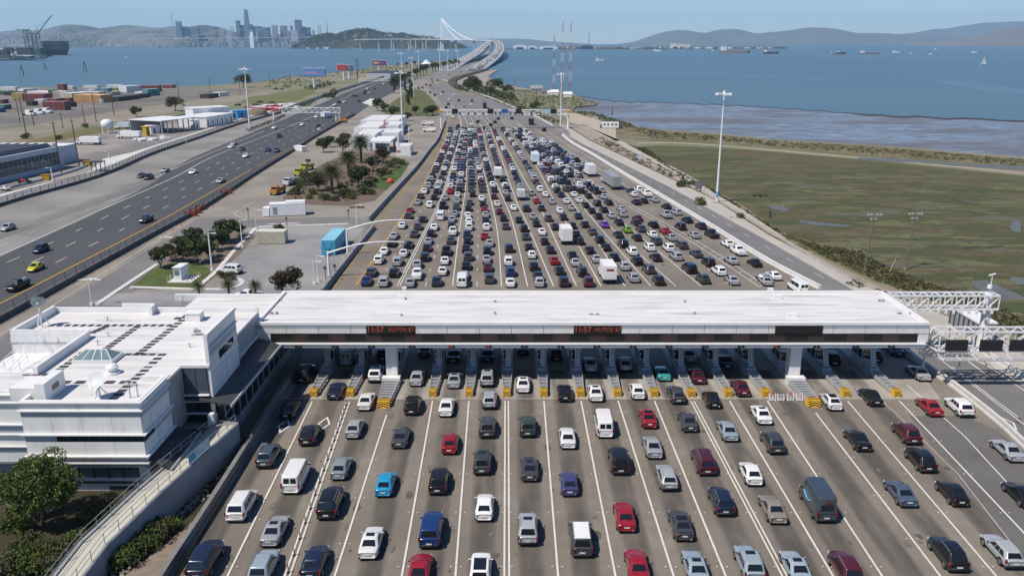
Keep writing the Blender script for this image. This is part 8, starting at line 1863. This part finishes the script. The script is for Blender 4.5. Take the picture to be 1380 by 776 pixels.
t = thing('pyramid_spire', 'thin pale pyramid spire near the island end of the skyline', 'tower', D(440,50,9300)); a = D(440,26,9300); b = MB(); b.add([(a.x-18,9280,WL),(a.x+18,9280,WL),(a.x+18,9316,WL),(a.x-18,9316,WL),(a.x,9298,a.z)], [(0,1,4),(1,2,4),(2,3,4),(3,0,4)], bl[1]); b.build('shaft', t)
rs = random.Random(6); b = MB()
for k in range(900):
    u = rs.gauss(325, 75) if k < 450 else rs.uniform(60, 450)
    if not 40 < u < 460: continue
    Y = rs.uniform(9050, 10200); h = rs.uniform(8, 34)*(1.8 if 250 < u < 425 else .55); w_ = rs.uniform(10, 28); p = D(u, 60, Y); b.cbox((p.x,Y,h/2), (w_,w_,h), bl[rs.choice((1,1,2,0,1,3))], 0)
for k in range(1700):
    u = rs.uniform(-40, 470); q = rs.uniform(.03, .46); top_ = D(u, 48, 9900).z; y = 9150+1500*q; z = WL-3+(top_-WL+3)*math.sin(math.pi*q)**.7; p = D(u, 60, y); s = rs.uniform(7, 20); b.cbox((p.x,y,z+2), (s,s,rs.uniform(10,20)), bl[1] if rs.random() < .8 else bl[2], 0)
b.build('city_blocks', label='mass of small pale buildings at the foot of the skyline', cat='buildings', kind='stuff')
b = MB(); b.box((D(-200,60,9000).x,8950,WL-1), (D(470,60,9000).x,11500,WL+4), city); struct('city_shore', b)
t = thing('hilltop_aerial', 'faint three-pronged aerial tower on the hill crest', 'aerial tower', D(233,38,11500)); a, c = D(233,37,11500), D(233,15,11500); b = MB()
for dx in (-12, 0, 12): b.beam((a.x+dx*1.6,11500,a.z-40), (a.x+dx*.7,11500,lerp(a.z,c.z,.55)), 3.5, 3.5, brm); b.beam((a.x+dx*.7,11500,lerp(a.z,c.z,.55)), (a.x+dx*1.1,11500,c.z), 2.4, 2.4, brm)
for q in (.3,.55,.75): b.beam((a.x-15,11500,lerp(a.z,c.z,q)), (a.x+15,11500,lerp(a.z,c.z,q)), 3, 3, brm)
b.build('lattice', t)
# treasure island: flat shore with low buildings
b = MB(); A_ = D(676,66,6000); C_ = D(1062,67,6000); b.prism([(A_.x,6000),(C_.x,6350),(C_.x,6700),(A_.x,7000)], WL-2, 2.5, M('flat_island',(0.16,0.14,0.11),.95,.2,.01)); struct('flat_island', b)
rt = random.Random(17)
TI = [(691,710,61,'w','wide white domed hangar at the left end of the flat island'),(711,724,62,'w','white hangar right of the widest one'),(726,752,62.5,'w','long low white hangar in front of the radio masts'),(782,800,61.5,'k','dark long hangar with a tall pole behind it')]
for u0, u1, vt, c, lab in TI:
    a, d_ = D(u0,vt,6020), D(u1,vt,6020); h = a.z; t = thing('hangar', lab, 'hangar', ((a.x+d_.x)/2, 6020, 0)); w_ = (d_.x-a.x)/2; b = MB(); P = [(-w_,0)]+[(w_*math.cos(math.pi*(1-k/8)), h*(.55+.45*math.sin(math.pi*k/8))) for k in range(9)]+[(w_,0)]
    n = len(P); b.add([(x,0,z) for x, z in P]+[(x,60,z) for x, z in P], [tuple(range(n)), tuple(range(2*n-1,n-1,-1))]+[(i,n+i,n+i+1,i+1) for i in range(n-1)], whitem if c == 'w' else darkmetal); b.build('shell', t, local=True); b = MB(); b.box((-w_*.5,-1,0), (w_*.5,0,h*.45), winm); b.build('door', t, local=True)
b = MB(); p = D(793.5,60,6150); b.tube((p.x,6150,0), (p.x,6150,D(793.5,43,6150).z), 2.4, 1.4, darkmetal, 6); b.cbox((p.x,6150,2.5),(10,10,5),conc); b.build('tall_pole', label='tall dark pole behind the dark hangar on the flat island', cat='pole')
b = MB(); hmats = [M('row_house_red',(0.24,0.12,0.09),.8), M('row_house_tan',(0.32,0.27,0.2),.8), panelw]
for k in range(170):
    u = rt.uniform(755, 1045); Y = rt.uniform(6080, 6280); p = D(u, 60, Y); w_ = rt.uniform(14,30); h = rt.uniform(7,12); b.cbox((p.x,Y,h/2+2), (w_,14,h), rt.choice(hmats)); 
b.build('island_houses', label='rows of small reddish houses along the flat island', cat='houses', kind='stuff')
b = MB()
for k in range(900):
    u = rt.uniform(690, 1060); Y = rt.uniform(6020, 6500); p = D(u, 60, Y); s = rt.uniform(5, 11); leaves(b, (p.x,Y,s*.8), s, 4, s*.55, rt.choice([leafA,leafB]), rt, .8)
b.build('island_trees', label='dark fringe of trees along the flat island', cat='trees', kind='stuff')
for k, (u, vt, lab) in enumerate(((908,58.5,'pale building on the slope behind the flat island, left'),(918,59.5,'pale building on the slope behind the flat island, middle'),(926,60,'pale building on the slope behind the flat island, right'))):
    a = D(u, vt, 6600); t = thing('slope_building', lab, 'building', (a.x,6600,0)); b = MB(); b.box((-24,-8,0), (24,8,a.z*.8), panelw); b.build('wall', t, local=True); b = MB(); b.box((-26,-9,a.z*.8), (26,9,a.z*.95), whitem); b.build('roof', t, local=True)
# boats
def ship(u, v, L, H_, lab, hullc, cargo=None, rz=0.0, sup=1):
    p = G(u, v, WL); t = thing('cargo_ship' if cargo is not None else 'ship', lab, 'ship', p, rz); b = MB(); w_ = L*.08
    b.add([(-L/2,-w_,0),(L*.4,-w_,0),(L/2,0,0),(L*.4,w_,0),(-L/2,w_,0),(-L/2,-w_,H_),(L*.42,-w_,H_),(L*.53,0,H_*1.2),(L*.42,w_,H_),(-L/2,w_,H_)], [(0,1,6,5),(1,2,7,6),(2,3,8,7),(3,4,9,8),(4,0,5,9),(5,6,7,8,9)], hullc); b.build('hull', t, local=True)
    if sup: b = MB(); b.box((-L*.46,-w_*.8,H_), (-L*.30,w_*.8,H_+min(2*H_, L*.13)), whitem); b.build('superstructure', t, local=True)
shm = M('ship_dark',(0.08,0.06,0.07),.6); shr = M('ship_rust',(0.22,0.08,0.06),.6)
for u, v, L, H_, lab, m, rz in ((990,72,130,11,'long pale barge-like ship before the flat island',M('ship_tan',(0.28,0.22,0.2),.6),0.05),(1039,73,60,8,'dark ship cropped by haze right of the long barge',shm,0.0),(1134,73.5,30,8,'small dark ship in the middle of the bay',shm,0.0),(1124,73.5,26,3,'low red barge beside the small dark ship',shr,0.0),(1172,73,80,4,'long red low barge far out on the bay',shr,0.0),(1208,71.5,34,6,'white ferry far out on the bay',whitem,0.1),(1254,74,12,4,'small white boat right of the ferry',whitem,0.0),(1228,72.8,12,4,'small pale boat between ferry and sailing boat',whitem,0.2),(809,82.5,22,5,'white motor boat left of centre bay',whitem,0.3),(1313,71.5,24,5,'white boat above the sailing boat',whitem,0.0),(886,69.5,40,7,'white ferry at the flat island shore',whitem,0.0)): ship(u, v, L, H_, lab, m, rz=rz)
def sail(u, v, h, lab):
    p = G(u, v, WL); t = thing('sailing_boat', lab, 'sailing boat', p, .2); b = MB(); b.add([(-h*.4,-1.5,0),(h*.3,-1.5,0),(h*.45,0,0),(h*.3,1.5,0),(-h*.4,1.5,0),(-h*.42,-2,1.6),(h*.32,-2,1.6),(h*.5,0,1.9),(h*.32,2,1.6),(-h*.42,2,1.6)], [(0,1,6,5),(1,2,7,6),(2,3,8,7),(3,4,9,8),(4,0,5,9),(5,6,7,8,9)], whitem); b.build('hull', t, local=True)
    b = MB(); b.add([(-h*.38,.0,3),(h*.02,.35,3),(h*.02,.1,h),(-h*.38,.2,3),(h*.02,.55,3),(h*.02,.3,h)], [(0,1,2),(5,4,3),(0,3,4,1),(1,4,5,2),(2,5,3,0)], whitem); b.add([(h*.06,.1,2.5),(h*.42,-.3,2.5),(h*.05,.1,h*.9),(h*.06,.3,2.5),(h*.42,-.1,2.5),(h*.05,.3,h*.9)], [(0,1,2),(5,4,3),(0,3,4,1),(1,4,5,2),(2,5,3,0)], whitem); b.build('sail', t, local=True)
    b = MB(); b.tube((h*.04,0,1), (h*.04,0,h*1.03), .2, .15, whitem, 5); b.build('mast', t, local=True)
sail(1325,88,16,'white sailing boat on the open bay at right'); sail(1260.5,68,20,'tiny distant sailing boat near the far hills'); sail(960,70,16,'tiny sailing boat before the flat island'); sail(170,80,8,'dark-looking small sailing boat on the left bay')
# port: quay, cranes, container ship
b = MB(); quay = [(-400,92),(0,82),(20,81.5),(62,76),(64,73),(40,72),(0,72),(-400,74)]
b.prism([tuple(G(u, v, WL)[:2]) for u, v in quay], WL-1, 2.5, concd); struct('quay', b)
gc = M('crane_green',(0.06,0.12,0.10),.6)
def crane(u, Y, vt, lab, up):
    zb_ = 2.5; x = D(u, 60, Y).x; zt = D(u, vt, Y).z; t = thing('container_crane', lab, 'crane', (x,Y,zb_)); b = MB(); zz = zt*.78
    for dx in (-9, 9):
        for dy in (-9, 9): b.beam((x+dx,Y+dy,zb_), (x+dx*.8,Y+dy,zz), 2.4, 2.4, gc)
    for z in (zz*.35, zz*.98): b.beam((x-9,Y-9,z), (x+9,Y-9,z), 2, 2.4, gc); b.beam((x-9,Y+9,z), (x+9,Y+9,z), 2, 2.4, gc)
    b.beam((x-9,Y-9,zz*.35), (x+8,Y-9,zz*.98), 1.4, 1.4, gc); b.tube((x+7,Y,zz), (x+7,Y,zt), 1.2, 1.0, whitem if not up else gc, 6); b.build('frame', t)
    b = MB(); b.beam((x-38,Y,zz), (x+10,Y,zz), 3, 3, gc)
    if up: b.beam((x+9,Y,zz), (x+9+60,Y,zz+62), 2.6, 2.6, gc)
    b.build('boom', t); b = MB()
    for e in ((x-34,Y,zz+1), (x-16,Y,zz+1)): b.beam((x+7,Y,zt), e, .9, .9, whitem)
    if up: b.beam((x+7,Y,zt), (x+50,Y,zz+44), .7, .7, gc)
    b.build('stay', t)
crane(39,3150,31,'green harbour crane with white stays at the far left',False); crane(50,3120,37,'green harbour crane with raised boom beside the container ship',True)
p = G(77,74.5,WL); t = thing('container_ship', 'large dark green loaded container ship at the quay', 'ship', p, math.atan2(-p.x, p.y)); sw = (G(93,74.5,WL).x-G(61,74.5,WL).x)/2; b = MB()
b.add([(-sw*.75,0,0),(sw*.75,0,0),(sw*.8,140,0),(-sw*.8,140,0),(-sw,-8,22),(sw*.95,-8,22),(sw,140,20),(-sw,140,20)], [(0,1,5,4),(1,2,6,5),(2,3,7,6),(3,0,4,7),(4,5,6,7)], M('hull_green',(0.03,0.05,0.055),.6)); b.build('hull', t, local=True)
b = MB()
for k in range(11):
    for j in range(4): 
        z0 = 22+j*7; b.box((-sw+k*sw*2/11+.4,4+j*2,z0), (-sw+(k+1)*sw*2/11-.4,120,z0+6.6), M('stack_'+'gtkr'[(k+j)%4], [(0.05,0.10,0.08),(0.05,0.09,0.10),(0.05,0.05,0.06),(0.09,0.05,0.05)][(k+j)%4], .7))
b.build('deck_containers', t, local=True, kind='stuff')
# low port buildings and yard along the quay
b = MB(); rp = random.Random(2)
for k in range(60): u = rp.uniform(-60, 60); v = rp.uniform(74.5, 79.5); p = G(u, v, 2.5); h = rp.uniform(6, 26) if v < 76.5 else rp.uniform(3, 9); b.cbox((p.x,p.y,2.5+h/2), (rp.uniform(14,44),rp.uniform(12,40),h), rp.choice([panelw, MATS['stack_g'], MATS['stack_t'], darkmetal, panelw]))
b.build('port_stacks', label='low jumble of port stacks and sheds along the far quay', cat='port stacks', kind='stuff')
for (u, v, h, lab) in ((30,102,16,'dark three-legged pile cluster in the water, left'),(61,95,12,'dark pile cluster in the water, middle'),(115,98,18,'dark single pile post in the water, right')):
    p = G(u, v, WL); b = MB(); [b.beam((p.x+dx,p.y+dy,WL-1), (p.x+dx*.2,p.y,h*.8), 0.45, 0.45, woodm) for dx, dy in ((-3,0),(3,0),(0,4))]; b.build('piling', label=lab, cat='piling')
# ================================================================ air
hz = bpy.data.materials.new('air_haze'); hz.use_nodes = True; n = hz.node_tree; n.nodes.clear(); o = n.nodes.new('ShaderNodeOutputMaterial'); v = n.nodes.new('ShaderNodeVolumePrincipled')
v.inputs['Color'].default_value = (0.50, 0.76, 1.0, 1); v.inputs['Density'].default_value = 3.8e-5; v.inputs['Anisotropy'].default_value = 0.15
n.links.new(v.outputs[0], o.inputs['Volume'])
b = MB(); b.box((-30000,-500,-6), (30000,29500,1000), hz); hb = b.build('haze', kind='stuff', label='thin bluish sea haze over the bay', cat='haze')
